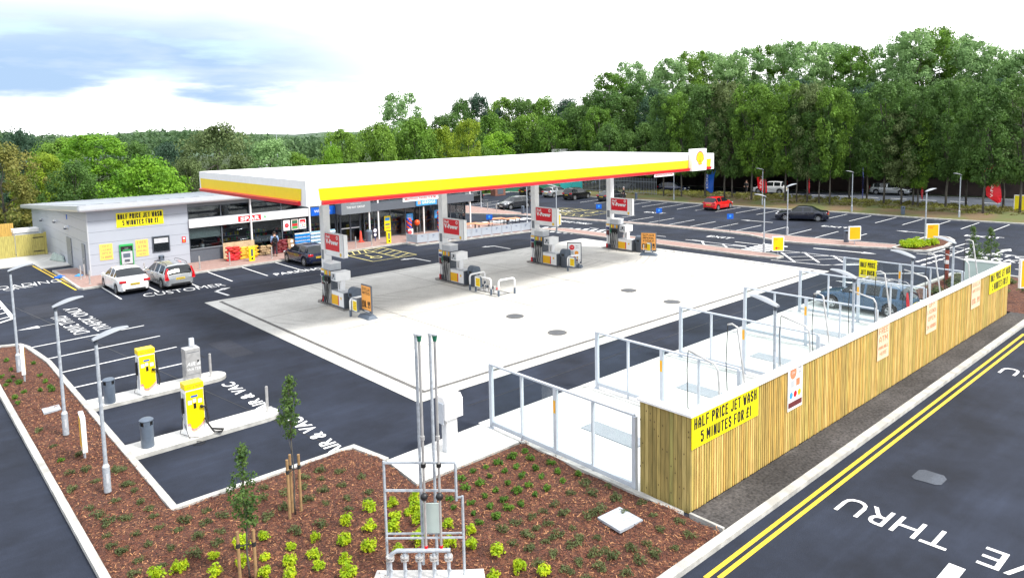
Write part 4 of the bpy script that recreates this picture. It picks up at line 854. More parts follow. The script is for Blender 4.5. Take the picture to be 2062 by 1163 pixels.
def aframe(p, d, lab, w_, h, style, grp='poster stands at the pump islands', z=.012):
    t = thing('poster_stand', lab, 'poster stand', (p[0], p[1], z), 0, grp); pl = Pl((0, 0, 0), d, UP)
    q = MB(); n = pl.n; dd = pl.d
    vs = []
    for a, b in ((-.5, .0), (-.42, .16), (-.16, .2), (.16, .2), (.42, .16), (.5, 0)):
        for c in (-.28, .28): vs.append(dd*a*w_*1.1+Vector((0, 0, b))+n*c*(1 if b < .1 else .6))
    f = [(2*i, 2*i+2, 2*i+3, 2*i+1) for i in range(5)]+[(10, 8, 6, 4, 2, 0), (1, 3, 5, 7, 9, 11)]
    q.add(vs, f, M_SLATE); q.build('base', t, bevel=.02)
    q = MB(); b0 = .26; q.pb(pl, -w_/2, b0, w_/2, b0+h, -.04, .04, M_SLG); fr = q.build('frame', t, bevel=.03)
    q = MB()
    for sgn in (1, -1):
        pp_ = pl if sgn > 0 else Pl((0, 0, 0), -pl.d, UP)
        W2_, m_ = w_/2-.05, M_ORANGE2 if style != 'white' else M_WHITE
        q.pq(pp_, -W2_, b0+.13, W2_, b0+h-.06, m_, .044); q.pq(pp_, -W2_*.5, b0+.05, W2_*.6, b0+.09, M_WHITE, .044)
        if style == 'white':
            T = b0+h; q.pd(pp_, -W2_*.35, T-.33, .17, M_RED, .047); q.text(pp_, '2 for', -W2_*.35, T-.34, .07, M_WHITE, .05, al='c'); q.text(pp_, 'MEAL', W2_*.5, T-.26, .06, M_SLG, .047, al='c', w=.22); q.text(pp_, 'DEAL', W2_*.5, T-.38, .06, M_SLG, .047, al='c', w=.22)
            q.pd(pp_, W2_*.35, T-.68, .13, M_ORANGE, .047); q.pq(pp_, -W2_*.65, T-.78, -W2_*.1, T-.55, M_LGREY, .047)
            for a, mm_ in ((-.6, M_LBLUE), (0, M_RED), (.6, M_PYEL)): q.pd(pp_, W2_*a, T-.98, .09, mm_, .047)
            q.pq(pp_, -W2_*.9, b0+.16, W2_*.9, b0+.27, M_MAROON, .047)
        else:
            ls = style.split('|'); T = b0+h-.12; nl = len(ls); 
            for i, s_ in enumerate(ls[:-1]): q.block(pp_, s_, 0, T-.17-i*.19, .15, M_INK, .047, W2_*1.6)
            q.block(pp_, ls[-1], 0, b0+.24, .34, M_INK, .047, W2_*1.75)
    q.build('poster', fr)
M_ORANGE2 = mat('fluorescent orange card', (.95, .42, .09), .6, var=.06)
aframe((4.55, 10.95), NY, 'orange price poster stand in front of the first pump', .95, 1.36, 'STELLA|ARTOIS|£10.99')
p = at(1157, 538, 0); aframe((p.x, p.y), (.5, -.85, 0), 'white poster stand with coloured discs in front of the third pump', .95, 1.36, 'white')
p = at(1306, 514, 0); aframe((p.x, p.y), (.42, -.9, 0), 'orange price poster stand in front of the fourth pump', 1.1, 1.36, 'SPAR|IMPERIAL|VODKA|£16.99')
aframe((19.56, 29.55), PX, 'small white pavement board at the end of the terrace barrier', .55, .75, 'white', 'pavement boards', .1)

# ---------------- jet wash
WOODS = [M_WOOD]+[mat('fence timber '+n_, c_, .75, col2=d_, scale=2.2, stretch=(5, 5, .8), lo=.3, hi=.62) for n_, c_, d_ in (('pale', (.72, .50, .16), (.50, .33, .10)), ('dull', (.50, .34, .09), (.32, .22, .06)), ('green', (.55, .42, .11), (.38, .28, .07)))]
BOARDS = [M_WOOD2]+[mat('treated boards '+n_, c_, .8, col2=d_, scale=2.4, stretch=(6, 6, .7), lo=.3, hi=.65) for n_, c_, d_ in (('pale', (.52, .40, .15), (.34, .26, .08)), ('dark', (.34, .25, .08), (.20, .155, .05)), ('olive', (.38, .33, .10), (.22, .19, .06)))]
M_PALEG = mat('pale green back panel', (.45, .53, .50), .5, var=.08, scale=2)
fen = thing('timber_screen_fence', 'tall vertical batten timber fence with white coping behind the jet wash bays', 'fence', (.58, -10.24, 0)); O = fen.location
q = MB(O); x = .60; q.box(.62, -10.17, .09, 25.5, -10.15, 2.34, M_KNOT_GAP); i = 0  # dark sheet behind the battens; its colour paints the shade in the gaps
while x < 25.46:
    wd = .072+rnd.uniform(-.008, .008); q.box(x, -10.245-rnd.uniform(0, .008), .05+rnd.uniform(0, .02), x+wd, -10.19, 2.345, rnd.choice(WOODS)); x += wd+.03; i += 1
q.build('batten_panel', fen)
def knot(y_):
    z_ = rnd.uniform(.15, 2.2); return [(.5455, y_+.016*math.cos(a_*1.047), z_+.024*math.sin(a_*1.047)) for a_ in range(6)]
q = MB(O); y = -10.24; q.box(.60, -10.19, .0, .64, -8.80, 2.34, M_KNOT_GAP)  # dark sheet painting shade into the gaps between the end boards
while y < -8.80:
    wd = min(.105+rnd.uniform(-.012, .012), -8.78-y); q.box(.555-rnd.uniform(0, .008), y, -.02, .60, y+wd, 2.345, rnd.choice(BOARDS))
    for k in range(2): q.add(knot(y+wd*.5), [(0, 1, 2, 3, 4, 5)], M_KNOT_GAP)
    y += wd+.012
q.build('end_panel', fen)
q = MB(O); q.box(.64, -10.15, .02, 25.5, -10.09, 2.34, M_PALEG); q.box(.64, -10.09, .02, .70, -8.80, 2.34, M_PALEG); q.box(25.42, -10.09, .02, 25.48, -8.5, 2.34, M_PALEG); q.box(25.5, -10.2, .02, 25.54, -8.5, 2.34, M_WOOD)
for x in np.arange(1.5, 25.4, 1.2): q.box(x, -10.085, .02, x+.02, -10.08, 2.3, M_LGREY)
q.build('lining_panel', fen)
q = MB(O); q.box(.48, -10.30, 2.345, 25.62, -10.02, 2.41, M_WHITE); q.box(.48, -10.02, 2.345, .76, -8.72, 2.41, M_WHITE); q.box(25.34, -10.02, 2.345, 25.62, -8.45, 2.41, M_WHITE); q.build('coping', fen, bevel=.008)
SX = (.42, 5.18, 10.05, 14.73, 19.65, 24.41)
def screen(x, lab):
    t = thing('glass_screen', lab, 'glass screen', (x, -3.28, .022), 0, 'glass screens between the jet wash bays')
    ys = (0, -1.36, -2.72, -4.08, -5.44); H = 1.94
    for i, y in enumerate(ys):
        th = .055 if i % 2 == 0 else .022; q = MB(); q.box(-.05, y-th, 0, .05, y+th, H, M_ALU)
        if i % 2 == 0: q.box(-.09, y-.09, 0, .09, y+.09, .02, M_ALU)
        po = q.build('post', t)
        if i == 2: q = MB(); q.pq(Pl((-.05, y+.045, 1.25), NY, UP), 0, 0, .09, .36, M_PYEL, .003); q.pq(Pl((-.05, y+.045, 1.25), NY, UP), .025, .05, .065, .3, M_ORANGE, .005); q.build('label_sticker', po)
    q = MB(); q.box(-.04, -5.44, H, .04, .055, H+.05, M_ALU); q.build('top_rail', t); q = MB(); q.box(-.035, -5.4, .10, .035, -.05, .22, M_ALU); q.build('bottom_rail', t)
    for i in range(4): q = MB(); q.box(-.006, ys[i+1]+.05, .22, .006, ys[i]-.05, H, M_GLASS); q.build('pane', t)
    return t
nm = ('nearest the planted bed', 'second from the planted bed', 'third from the planted bed', 'fourth from the planted bed', 'left of the parked blue estate', 'at the far end beyond the blue estate')
s0 = screen(SX[0], 'glass jet wash screen '+nm[0])
for i in range(1, 6): copy_tree(s0, (SX[i], -3.28, .022), 0, 'glass jet wash screen '+nm[i])
for i, x in enumerate((2.3, 7.1, 11.9, 16.7)):
    q = MB((x, -6.1, 0)); q.box(x, -7.2, .015, x+.72, -5.15, .030, M_SLATE)
    for k in range(14): q.box(x+.03+k*.05, -7.17, .030, x+.055+k*.05, -5.18, .036, M_LGREY)
    tag(q.build('drain_grate'), 'grey drain grate in the '+('first', 'second', 'third', 'fourth')[i]+' jet wash bay from the near end', 'drain grate', 'drain grates in the jet wash bays')
def boom(x, kind, i):
    nth = ('first', 'second', 'third', 'fourth', 'fifth')[i]
    t = thing('wash_boom', f'{"straight leaning" if kind else "bent goose-neck"} wash boom in the {nth} bay from the near end', 'wash boom', (x, -10.06, 1.2), 0, 'wash booms on the timber fence')
    q = MB(); q.box(-.1, -.02, -.5, .1, .12, .1, M_STEEL); q.build('bracket', t)
    if kind: pts = [(0, .06, 0), (0, .08, 1.2), (0, .30, 2.6), (0, .45, 2.66), (0, .58, 2.62)]; hp = [(0, .58, 2.6), (0, .62, 1.6), (0, .56, .5), (0, .3, -.2), (0, .1, -.4)]
    else: pts = [(0, .06, 0), (0, .08, 1.2), (0, .13, 1.78), (0, .22, 1.92), (0, 1.0, 2.10)]; hp = [(0, 1.0, 2.08), (0, 1.03, 1.6), (0, 1.0, .6), (0, .6, -.3), (0, .1, -.45)]
    q = MB(); q.tube(pts, .026, 8, M_STEEL); q.build('arm', t, smooth=True); q = MB(); q.tube(hp, .012, 6, M_RUB); q.build('hose', t, smooth=True)
for i, x in enumerate((3.3, 8.07, 12.64, 17.44, 21.93)): boom(x, 1, i)
for i, x in enumerate((2.15, 6.87, 11.56, 16.33, 20.9)): boom(x, 0, i)
def lamp(loc, rz, lab, grp, H=3.8, col=.72, head=M_HEAD if 'M_HEAD' in globals() else None, Lh=.82, rise=.2, scale=1):
    t = thing('street_lamp', lab, 'street lamp', loc, rz, grp)
    q = MB(); q.cyl((0, 0, col), (0, 0, H), .048, .04, 12, M_GALV); q.build('pole', t, smooth=True, angle=50)
    q = MB(); q.cyl((0, 0, 0), (0, 0, col-.06), .085, n=14, m=M_GALV); q.cyl((0, 0, col-.06), (0, 0, col+.02), .085, .05, 14, M_LGREY); q.box(-.03, -.088, .25, .03, -.08, .5, M_LGREY); q.build('base_sleeve', t, smooth=True, angle=50)
    q = MB(); q.cyl((0, 0, H), (0, 0, H+.14), .05, .055, 12, M_DGREY); vs = []; N_ = 9
    for i in range(N_):
        a = i/(N_-1); x = -.08+Lh*a; w_ = .085+.06*math.sin(math.pi*min(1, a*.9+.08)); z = H+.12+rise*math.sin(a*1.35); th = .05*math.sin(math.pi*min(.97, a*.85+.13))+.012
        for y, zz in ((-w_, 0), (-w_*.6, th), (w_*.6, th), (w_, 0), (w_*.7, -.02), (-w_*.7, -.02)): vs.append((x, y, z+zz))
    f = [(6*i+j, 6*i+(j+1) % 6, 6*i+6+(j+1) % 6, 6*i+6+j)[::-1] for i in range(N_-1) for j in range(6)]+[(0, 1, 2, 3, 4, 5), tuple(range(6*N_-1, 6*N_-7, -1))]
    q.add(vs, f, M_HEAD); q.build('lamp_head', t, smooth=True, angle=50); return t
M_HEAD = mat('lamp housing', (.30, .32, .35), .4, .2, var=.08)
lg = 'slim street lamps round the site'
l0 = lamp((-9.17, .41, .1), 0, 'street lamp nearest the camera in the mulch bed', lg); copy_tree(l0, (-9.2, 5.25, .1), 0, 'street lamp in the middle of the mulch bed beside the metal cover'); copy_tree(l0, (-9.28, 13.36, .1), 0, 'street lamp at the far end of the mulch bed beside the leftmost sign')
for i, x in enumerate((5.0, 9.93, 14.8, 19.13)): copy_tree(l0, (x, -9.88, .15), R(90), ('first', 'second', 'third', 'fourth')[i]+' street lamp standing inside the timber fence from the near end')
for (px, py), rz, lb, sc in (((1538, 511), 2.6, 'street lamp beside the yellow arrow sign and zebra crossing', 1.0), ((1585, 476), -.5, 'street lamp on the pink pavement between zebra and car park', 1.0), ((1535, 416), 2.6, 'street lamp beyond the parking kerb left of the dark saloon', 1.0), ((1715, 428.5), 2.6, 'street lamp beyond the parking kerb right of the dark saloon', 1.0), ((1862, 498), -.5, 'street lamp standing in the planted island', 1.0), ((1931, 441), 2.6, 'street lamp beyond the kerb left of the large red flag', 1.0), ((1357, 405), 2.6, 'street lamp at the parking kerb behind the right end of the canopy', .95), ((1208, 397), 2.6, 'street lamp left of the fourth canopy column', .9), ((1121, 469), 2.6, 'street lamp on the near island seen beside the third canopy column', 1.0), ((969, 420), 2.6, 'street lamp on the far pavement left of the dark parked hatchback', .95), ((1062, 463), 2.6, 'street lamp behind the terrace barrier', 1.0)):
    p = at(px, py, 0); o = copy_tree(l0, (p.x, p.y, .05), rz, lb, scale=sc); 
# ================================================================== SMALL EQUIPMENT
M_RUST = mat('brick red', (.24, .10, .07), .85, var=.3)
M_BANN = mat('banner yellow', (.93, .80, .0), .5, var=.04)
def banner(x0, z0, x1, z1, Y, lines, lab, name='banner', face=M_BANN, ink=M_INK, grp=None, bold=.03, seam=True):
    bold = .04 if bold == .03 else bold
    q = MB(((x0+x1)/2, Y, z0)); pl = Pl((x0, Y, z0), PX, UP); W_, H_ = x1-x0, z1-z0; q.pb(pl, 0, 0, W_, H_, 0, .012, face)
    n = len(lines)
    for i, l in enumerate(lines):
        hh, ww = l[1]*H_, l[2]*W_; q.block(pl, l[0], W_/2, l[3]*H_, hh, ink, .015, ww)
    return tag(q.build(name), lab, name.replace('_', ' '), grp)
JW = [('HALF PRICE JET WASH', .36, .94, .56), ('5 MINUTES FOR £1', .36, .76, .10)]
banner(-1.05, 3.05, 1.85, 4.0, 32.955, JW, 'yellow jet wash banner high on the grey shop wall', grp='yellow jet wash banners')
a = on_y(1392.8, 840.7, -10.27); b = on_y(1526, 849, -10.27); banner(a.x, 1.02+.55, b.x-.0, 2.36, -10.265, JW, 'large yellow jet wash banner on the near corner of the timber fence', grp='yellow jet wash banners')
a = on_y(1480+1488/2.907, 440+440/2.907, -10.27); b = on_y(1480+1608/2.907, 440+385/2.907, -10.27); banner(a.x, 1.45, b.x, 2.36, -10.265, JW, 'large yellow jet wash banner at the far end of the timber fence', grp='yellow jet wash banners')
M_FADE = mat('faded orange poster', (.88, .62, .42), .6, var=.1); M_FADEI = mat('faded red ink', (.85, .24, .12), .6)
for (l, r_, t_, b_), ls, lb, fc in (((838, 898, 632, 800), [('FREE', .18, .8, .74), ('ATM', .18, .75, .50), ('AVAILABLE', .10, .85, .30), ('HERE', .11, .6, .12)], 'faded orange poster reading FREE ATM on the timber fence', M_FADE), ((1125, 1178, 484, 645), [('OFF', .14, .6, .78), ('LICENCE', .12, .85, .58), ('OPEN', .14, .7, .36), ('24 HOURS', .12, .85, .12)], 'faded orange off-licence poster on the timber fence', M_FADE), ((1388, 1432, 365, 505), [('STELLA', .12, .8, .75), ('ARTOIS', .12, .8, .55), ('£10.99', .2, .85, .15)], 'faded orange price poster on the timber fence next to the far banner', M_FADE)):
    a = on_y(1480+l/2.907, 440+t_/2.907, -10.27); b = on_y(1480+r_/2.907, 440+b_/2.907, -10.27); banner(a.x, b.z, b.x, a.z, -10.262, ls, lb, 'poster', fc, M_FADEI, 'posters on the timber fence')
a = on_y(1480+312/2.907, 440+868/2.907, -10.27); b = on_y(1480+392/2.907, 440+1085/2.907, -10.27)
q = MB((a.x, -10.265, b.z)); pl = Pl((a.x, -10.262, b.z), PX, UP); W_, H_ = b.x-a.x, a.z-b.z; q.pb(pl, 0, 0, W_, H_, 0, .012, M_WHITE); q.pd(pl, W_*.35, H_*.82, W_*.22, M_FADEI, .015); q.text(pl, '2 for', W_*.35, H_*.8, H_*.05, M_WHITE, .018, al='c')
for u_, v_, mm_ in ((.8, .86, M_SLG), (.8, .76, M_SLG)): q.text(pl, 'DEAL', W_*u_, H_*v_, H_*.045, mm_, .015, al='c', w=W_*.25)
q.pq(pl, W_*.2, H_*.5, W_*.4, H_*.65, M_LGREY, .015); q.pq(pl, W_*.55, H_*.5, W_*.8, H_*.66, M_FADEI, .015)
for u_, mm_ in ((.22, M_LBLUE), (.5, M_RED), (.78, M_PYEL)): q.pd(pl, W_*u_, H_*.33, W_*.11, mm_, .015)
q.pq(pl, .03, H_*.06, W_-.03, H_*.18, M_MAROON, .015); tag(q.build('poster'), 'white poster with red disc and coloured dots on the timber fence near its corner', 'poster', 'posters on the timber fence')
OR = [('OFF', .15, .55, .78), ('LICENCE', .13, .8, .57), ('OPEN', .15, .7, .35), ('24 HOURS', .15, .85, .10)]
banner(-2.15, 1.03, -1.39, 2.07, 32.955, OR, 'orange off-licence poster on the grey shop wall left of the cash machine', 'poster', mat('orange poster', (.95, .62, .12), .5, var=.05), M_FADEI, 'orange posters on the shop wall')
banner(.0, .99, .77, 2.10, 32.955, [('FREE', .18, .75, .76), ('ATM', .2, .7, .48), ('AVAILABLE', .12, .85, .28), ('HERE', .13, .6, .07)], 'orange poster reading FREE ATM on the grey shop wall right of the cash machine', 'poster', MATS['orange poster'], M_FADEI, 'orange posters on the shop wall')
t = thing('cash_machine', 'green framed cash machine set in the grey shop wall', 'cash machine', (-.6, 32.97, .44)); q = MB(t.location); q.box(-1.0, 32.86, .44, -.18, 32.97, 1.92, M_GREEN); q.box(-.95, 32.85, .5, -.23, 32.86, 1.8, M_BLACK); q.build('surround', t)
q = MB(t.location); q.box(-.92, 32.82, .62, -.26, 32.85, 1.45, M_LGREY); q.build('fascia', t); q = MB(t.location); q.box(-.82, 32.81, 1.05, -.40, 32.82, 1.32, M_SLATE); q.build('screen', t); q = MB(t.location); q.box(-.75, 32.79, .78, -.45, 32.82, .92, M_DGREY); q.build('keypad', t)
q = MB(t.location); q.pq(Pl((-.95, 32.85, .5), PX, UP), .12, 1.0, .6, 1.06, M_GREEN, .004); q.text(Pl((-.95, 32.85, .5), PX, UP), 'Cash', .36, 1.12, .08, M_LGREY, .004, al='c'); q.build('header', t)
q = MB((3.1, 32.95, 1.58)); q.pb(Pl((2.96, 32.955, 1.58), PX, UP), 0, 0, .25, .42, 0, .01, M_RED); q.pq(Pl((2.96, 32.945, 1.58), PX, UP), .06, .24, .19, .36, M_WHITE, .002); q.pq(Pl((2.96, 32.945, 1.58), PX, UP), .06, .06, .19, .17, M_ORANGE, .002); tag(q.build('wall_notice'), 'small red notice on the grey wall left of the glazing', 'notice')
for x0, x1, kind, lb in ((10.34, 10.87, 0, 'white window poster with a single pink disc, leftmost of three'), (10.98, 11.55, 1, 'white edged food picture poster, middle of three in the window'), (11.62, 12.18, 2, 'white window poster with red print and coloured dots, right of three')):
    q = MB(((x0+x1)/2, 32.93, 1.6)); pl = Pl((x0, 32.95, 1.6), PX, UP); W_ = x1-x0; q.pb(pl, 0, 0, W_, .8, 0, .01, M_WHITE)
    if kind == 0: q.pd(pl, W_/2, .38, .17, M_RED, .013); q.text(pl, '2 for', W_/2, .36, .06, M_WHITE, .015, al='c'); q.text(pl, 'MEAL DEAL', W_/2, .65, .05, M_SLG, .013, al='c')
    elif kind == 1: q.pq(pl, .05, .05, W_-.05, .75, M_STAKE, .013); q.pq(pl, .05, .3, W_-.05, .45, M_RED, .015); q.pq(pl, .08, .48, W_-.08, .7, M_GREEN2, .015); q.pq(pl, .1, .1, W_-.1, .25, M_GREEN, .015)
    else:
        q.pq(pl, .06, .45, W_-.06, .72, M_RED, .013); q.pq(pl, .1, .5, W_-.15, .55, M_WHITE, .015)
        for u_, mm_ in ((.2, M_LBLUE), (.5, M_RED), (.8, M_PYEL)): q.pd(pl, W_*u_, .27, .055, mm_, .013)
        q.pq(pl, .06, .08, W_-.06, .14, M_SLG, .013)
    tag(q.build('window_poster'), lb, 'poster', 'posters in the shop window')
q = MB((19.5, 32.93, .65)); pl = Pl((19.22, 32.94, .62), PX, UP); q.pb(pl, 0, 0, .6, 1.24, 0, .01, M_YEL); q.pq(pl, .08, .85, .52, 1.1, M_LBLUE, .013); q.pq(pl, .08, .45, .52, .6, M_SLG, .013); q.pq(pl, .08, .15, .52, .35, M_ORANGE, .013); tag(q.build('window_poster'), 'tall yellow poster in the window right of the entrance', 'poster')
for x0, z0, x1, z1, lb in ((21.45, 1.25, 22.12, 1.86, 'light blue window poster above the left balloon column'), (24.4, 1.2, 25.0, 1.9, 'light blue window poster above the right balloon column')):
    q = MB((x0, 32.93, z0)); pl = Pl((x0, 32.94, z0), PX, UP); q.pb(pl, 0, 0, x1-x0, z1-z0, 0, .01, M_LBLUE); q.text(pl, 'NOW', .33, .38, .1, M_WHITE, .013, al='c'); q.text(pl, 'OPEN', .33, .2, .1, M_WHITE, .013, al='c'); tag(q.build('window_poster'), lb, 'poster')

# vacuum units -------------------------------------------------------------
def vacuum(y, lab):
    t = thing('vacuum_unit', lab, 'vacuum unit', (*y, .128), 0, 'yellow vacuum units on the air and vac islands')
    q = MB(); q.box(-.26, -.2, 0, .26, .2, 1.42, M_WHITE); q.box(-.262, -.15, .2, -.258, .15, 1.3, M_LGREY); q.build('body', t, bevel=.015)
    q = MB(); pl = Pl((-.25, -.205, 0), PX, UP); pts = [(0.0, .40), (.06, .42), (.10, .36), (.10, .28), (.16, .22), (.26, .22), (.38, .30), (.5, .42), (.5, 1.38), (0, 1.38)]
    q.pp(pl, pts, M_SYEL, .004)
    for k, mm_ in enumerate((M_ORANGE, M_RED, M_ORANGE)):
        o = -.035*k; cv = [(.0, .40), (.06, .42), (.10, .36), (.10, .28), (.16, .22), (.26, .22), (.38, .30), (.5, .42)]
        for (a0, b0), (a1, b1) in zip(cv[:-1], cv[1:]): q.pp(pl, [(a0, b0+o), (a1, b1+o), (a1, b1+o+.016), (a0, b0+o+.016)], mm_, .006+.001*k)
    q.pq(pl, .14, 1.18, .33, 1.235, M_BLUE, .007); q.pq(pl, .05, .98, .16, 1.10, M_WHITE, .007); q.pq(pl, .19, 1.02, .28, 1.13, M_WHITE, .007); q.pq(pl, .34, .98, .45, 1.10, M_WHITE, .007); q.pq(pl, .20, .83, .28, .99, M_BLACK, .007); q.pq(pl, .03, 1.1, .06, 1.14, M_ORANGE, .007)
    q.build('front_panel', t)
    q = MB(); q.box(-.27, -.22, 1.42, .27, .2, 1.6, M_SYEL); q.text(Pl((-.25, -.22, 1.4), PX, UP), 'VAC & FRESH', .25, .08, .07, M_ORANGE, .004, w=.42, al='c', bold=.02); q.build('header', t, bevel=.01)
    q = MB(); q.tube([(.17, -.24, .86), (.27, -.28, .84), (.32, -.2, .7), (.30, 0, .9), (.31, .02, 1.25), (.34, .05, 1.3), (.36, .06, 1.1), (.40, .02, .6), (.42, -.02, .35), (.38, -.05, .22), (.30, -.02, .2), (.28, .06, .4)], .028, 8, M_RUB); q.cyl((.17, -.205, .86), (.17, -.27, .86), .045, n=12, m=M_BLACK); q.build('suction_hose', t, smooth=True)
    q = MB(); q.tube([(-.28, .05, 1.1), (-.32, .03, .9), (-.3, 0, .6), (-.36, -.05, .35), (-.42, -.02, .12), (-.3, -.1, .06), (-.2, -.3, .03), (-.0, -.4, .02)], .010, 5, M_RUB); q.box(-.32, -.04, .7, -.26, .06, 1.15, M_BLACK); q.build('air_line', t, smooth=True, angle=40)
    return t
p1_ = at(300.7, 793.4, .128); p2_ = at(397, 875.6, .128); p3_ = at(391.8, 769, .128)
v1 = vacuum((p1_.x, p1_.y+.2), 'yellow vacuum unit on the further island beside the steel air machine'); v2 = copy_tree(v1, (p2_.x, p2_.y+.2, .128), 0, 'yellow vacuum unit on the nearer island with its hose looped on the ground')
q = MB(); q.tube([(.24, -.25, .5), (.30, -.35, .3), (.42, -.45, .06), (.62, -.5, .03), (.72, -.35, .03), (.6, -.22, .03), (.4, -.2, .1)], .028, 8, M_RUB); q.build('ground_hose', v2, smooth=True)
q = MB(); q.tube([(-.3, -.1, .4), (-.25, -.3, .02), (-.1, -.42, -.08), (.1, -.6, -.1), (-.05, -.7, -.1), (-.25, -.6, -.1), (-.1, -.5, -.1), (.05, -.68, -.1)], .010, 5, M_RUB); q.build('ground_cable', v2, smooth=True)
t = thing('air_machine', 'stainless steel air and water machine with white print on the further island', 'air machine', (p3_.x, p3_.y+.22, .128)); q = MB(); q.box(-.26, -.22, 0, .26, .22, 1.24, M_STEEL); q.build('body', t, bevel=.01)
q = MB(); pl = Pl((-.26, -.226, 0), PX, UP); q.pb(pl, .02, .05, .50, 1.2, -.004, 0, M_STEEL); q.pq(pl, .04, 1.1, .48, 1.12, M_SLG, .003); q.pq(pl, .04, .3, .48, .31, M_SLG, .003); q.text(pl, 'AIR &', .26, .62, .14, M_WHITE, .004, al='c', slant=.3); q.text(pl, 'WATER', .26, .45, .10, M_WHITE, .004, al='c', slant=.3); q.pq(pl, .4, .72, .46, .8, M_BLACK, .004); q.build('front_panel', t)
q = MB(); q.box(-.02, -.02, 1.3, .14, .10, 1.56, M_ALU); q.box(.0, -.03, 1.33, .12, -.02, 1.5, M_WHITE); q.build('sign_bracket', t)
q = MB(); q.tube([(.28, 0, .9), (.36, -.04, .85), (.45, -.1, .78)], .012, 6, M_RUB); q.box(.26, -.05, .8, .3, .05, 1.0, M_BLACK); q.build('air_hose', t)
def litter_bin(p, lab, h=.96, r=.185, z=0.0, grp='cylindrical grey litter bins'):
    t = thing('litter_bin', lab, 'litter bin', (p[0], p[1], z), R(-55), grp); s = h/.96
    q = MB(); q.lathe([(r*.9, 0), (r*.95, .03), (r*.95, h*.74)], (0, 0, 0), 22, M_SLATE); q.cyl((0, 0, h*.74), (0, 0, h*.9), r*.80, n=22, m=M_BLACK)
    for a in np.linspace(-2.6, 2.6, 20): q.X = Matrix.Rotation(a, 4, 'Z'); q.box(-r*.97, -.035, h*.73, -r*.9, .035, h*.91, M_SLATE) if abs(a) < 1.2 or abs(a) > 1.95 else None
    q.X = None; q.build('body', t, smooth=True, angle=40)
    q = MB(); q.lathe([(r*1.02, h*.9), (r*1.04, h*.93), (r*.8, h*.97), (r*.3, h*.995)], (0, 0, 0), 22, M_SLATE); q.build('lid', t, smooth=True, angle=40); return t
p = at(221.9, 810, .128); lb0 = litter_bin((p.x, p.y), 'grey litter bin on the further vacuum island', z=.128, h=.86)
def bin_at(p, lab, z=.1, sc=1): return copy_tree(lb0, (p[0], p[1], z), R(-55), lab, scale=sc)
p = at(298.2, 898, .128); bin_at((p.x, p.y), 'grey litter bin on the nearer vacuum island', .128); bin_at((40.74, 3.71), 'dark litter bin beside the amber sign on the pink pavement', .1, 1.05); bin_at((1.45, 32.6), 'dark litter bin against the shop wall below the serving hatch', .1, 1.0)
p = at(1053, 430, .1); bin_at(p, 'dark litter bin on the far pavement right of the parked dark hatchback', .1, .95); p = at(1023, 456, .1); bin_at(p, 'dark litter bin on the terrace among the orange tables', .1, .85); p = at(1281, 401, .1); bin_at(p, 'dark litter bin at the verge behind the half hidden grey car', .1, .9)
p = at(1818, 433, .1); bin_at(p, 'dark litter bin on the verge behind the island lamp', .1, 1.0)
t = thing('waste_bin', 'large dark blue bin with two round white notices by the shop entrance', 'waste bin', (17.15, 32.0, .1)); q = MB(); q.lathe([(.26, 0), (.30, .75), (.31, .8), (.2, .92)], (0, 0, 0), 18, M_SLATE); q.build('body', t, smooth=True, angle=40)
q = MB(); pl = Pl((.42, -.28, 0), PX, UP); q.pb(pl, -.03, 0, .03, .95, -.03, 0, M_BLUEK); q.pd(pl, 0, .85, .19, M_BLUEK, .004); q.pd(pl, 0, .85, .15, M_WHITE, .007); q.pd(pl, 0, .85, .05, M_BLUEK, .01); q.pd(pl, 0, .5, .16, M_BLUEK, .004); q.pd(pl, 0, .5, .12, M_WHITE, .007); q.build('notice', t)
t = thing('traffic_cone', 'tall red cone standing left of the entrance bin', 'cone', (16.45, 32.1, .1)); q = MB(); q.lathe([(.20, .0), (.13, .12), (.06, .88), (.04, .9)], (0, 0, 0), 18, mat('cone orange', (.85, .05, .02), .45)); q.build('body', t, smooth=True, angle=40); q = MB(); q.box(-.2, -.2, 0, .2, .2, .05, MATS['cone orange']); q.build('base', t)
def ystand(p, lab):
    t = thing('service_stand', lab, 'stand', (p[0], p[1], .1), 0, 'slim yellow stands on the shop pavement'); q = MB(); q.box(-.2, -.07, 0, .2, .07, .95, M_YEL); q.build('body', t, bevel=.02)
    q = MB(); pl = Pl((-.2, -.07, 0), PX, UP); q.pq(pl, .12, .35, .28, .85, M_SLG, .004); q.pd(pl, .2, .18, .08, M_INK, .004, n=14); q.build('print', t)
ystand((6.75, 30.35), 'slim yellow stand in front of the yellow sacks'); ystand((17.6, 29.75), 'slim yellow stand on the pavement right of the entrance')
def bollard(p, lab, h=.93, z=.1):
    t = thing('bollard', lab, 'bollard', (p[0], p[1], z), 0, 'slim steel bollards'); q = MB(); q.cyl((0, 0, 0), (0, 0, h), .045, n=12, m=M_STEEL); q.cyl((0, 0, 0), (0, 0, .02), .08, n=12, m=M_STEEL); q.cyl((0, 0, h), (0, 0, h+.015), .035, n=12, m=M_STEEL); q.build('post', t, smooth=True, angle=40); return t
p = at(424.8, 757, .128); b0 = bollard((p.x, p.y), 'steel bollard at the tip of the further vacuum island', .85, .12); 
p9 = at(539, 828, .128)
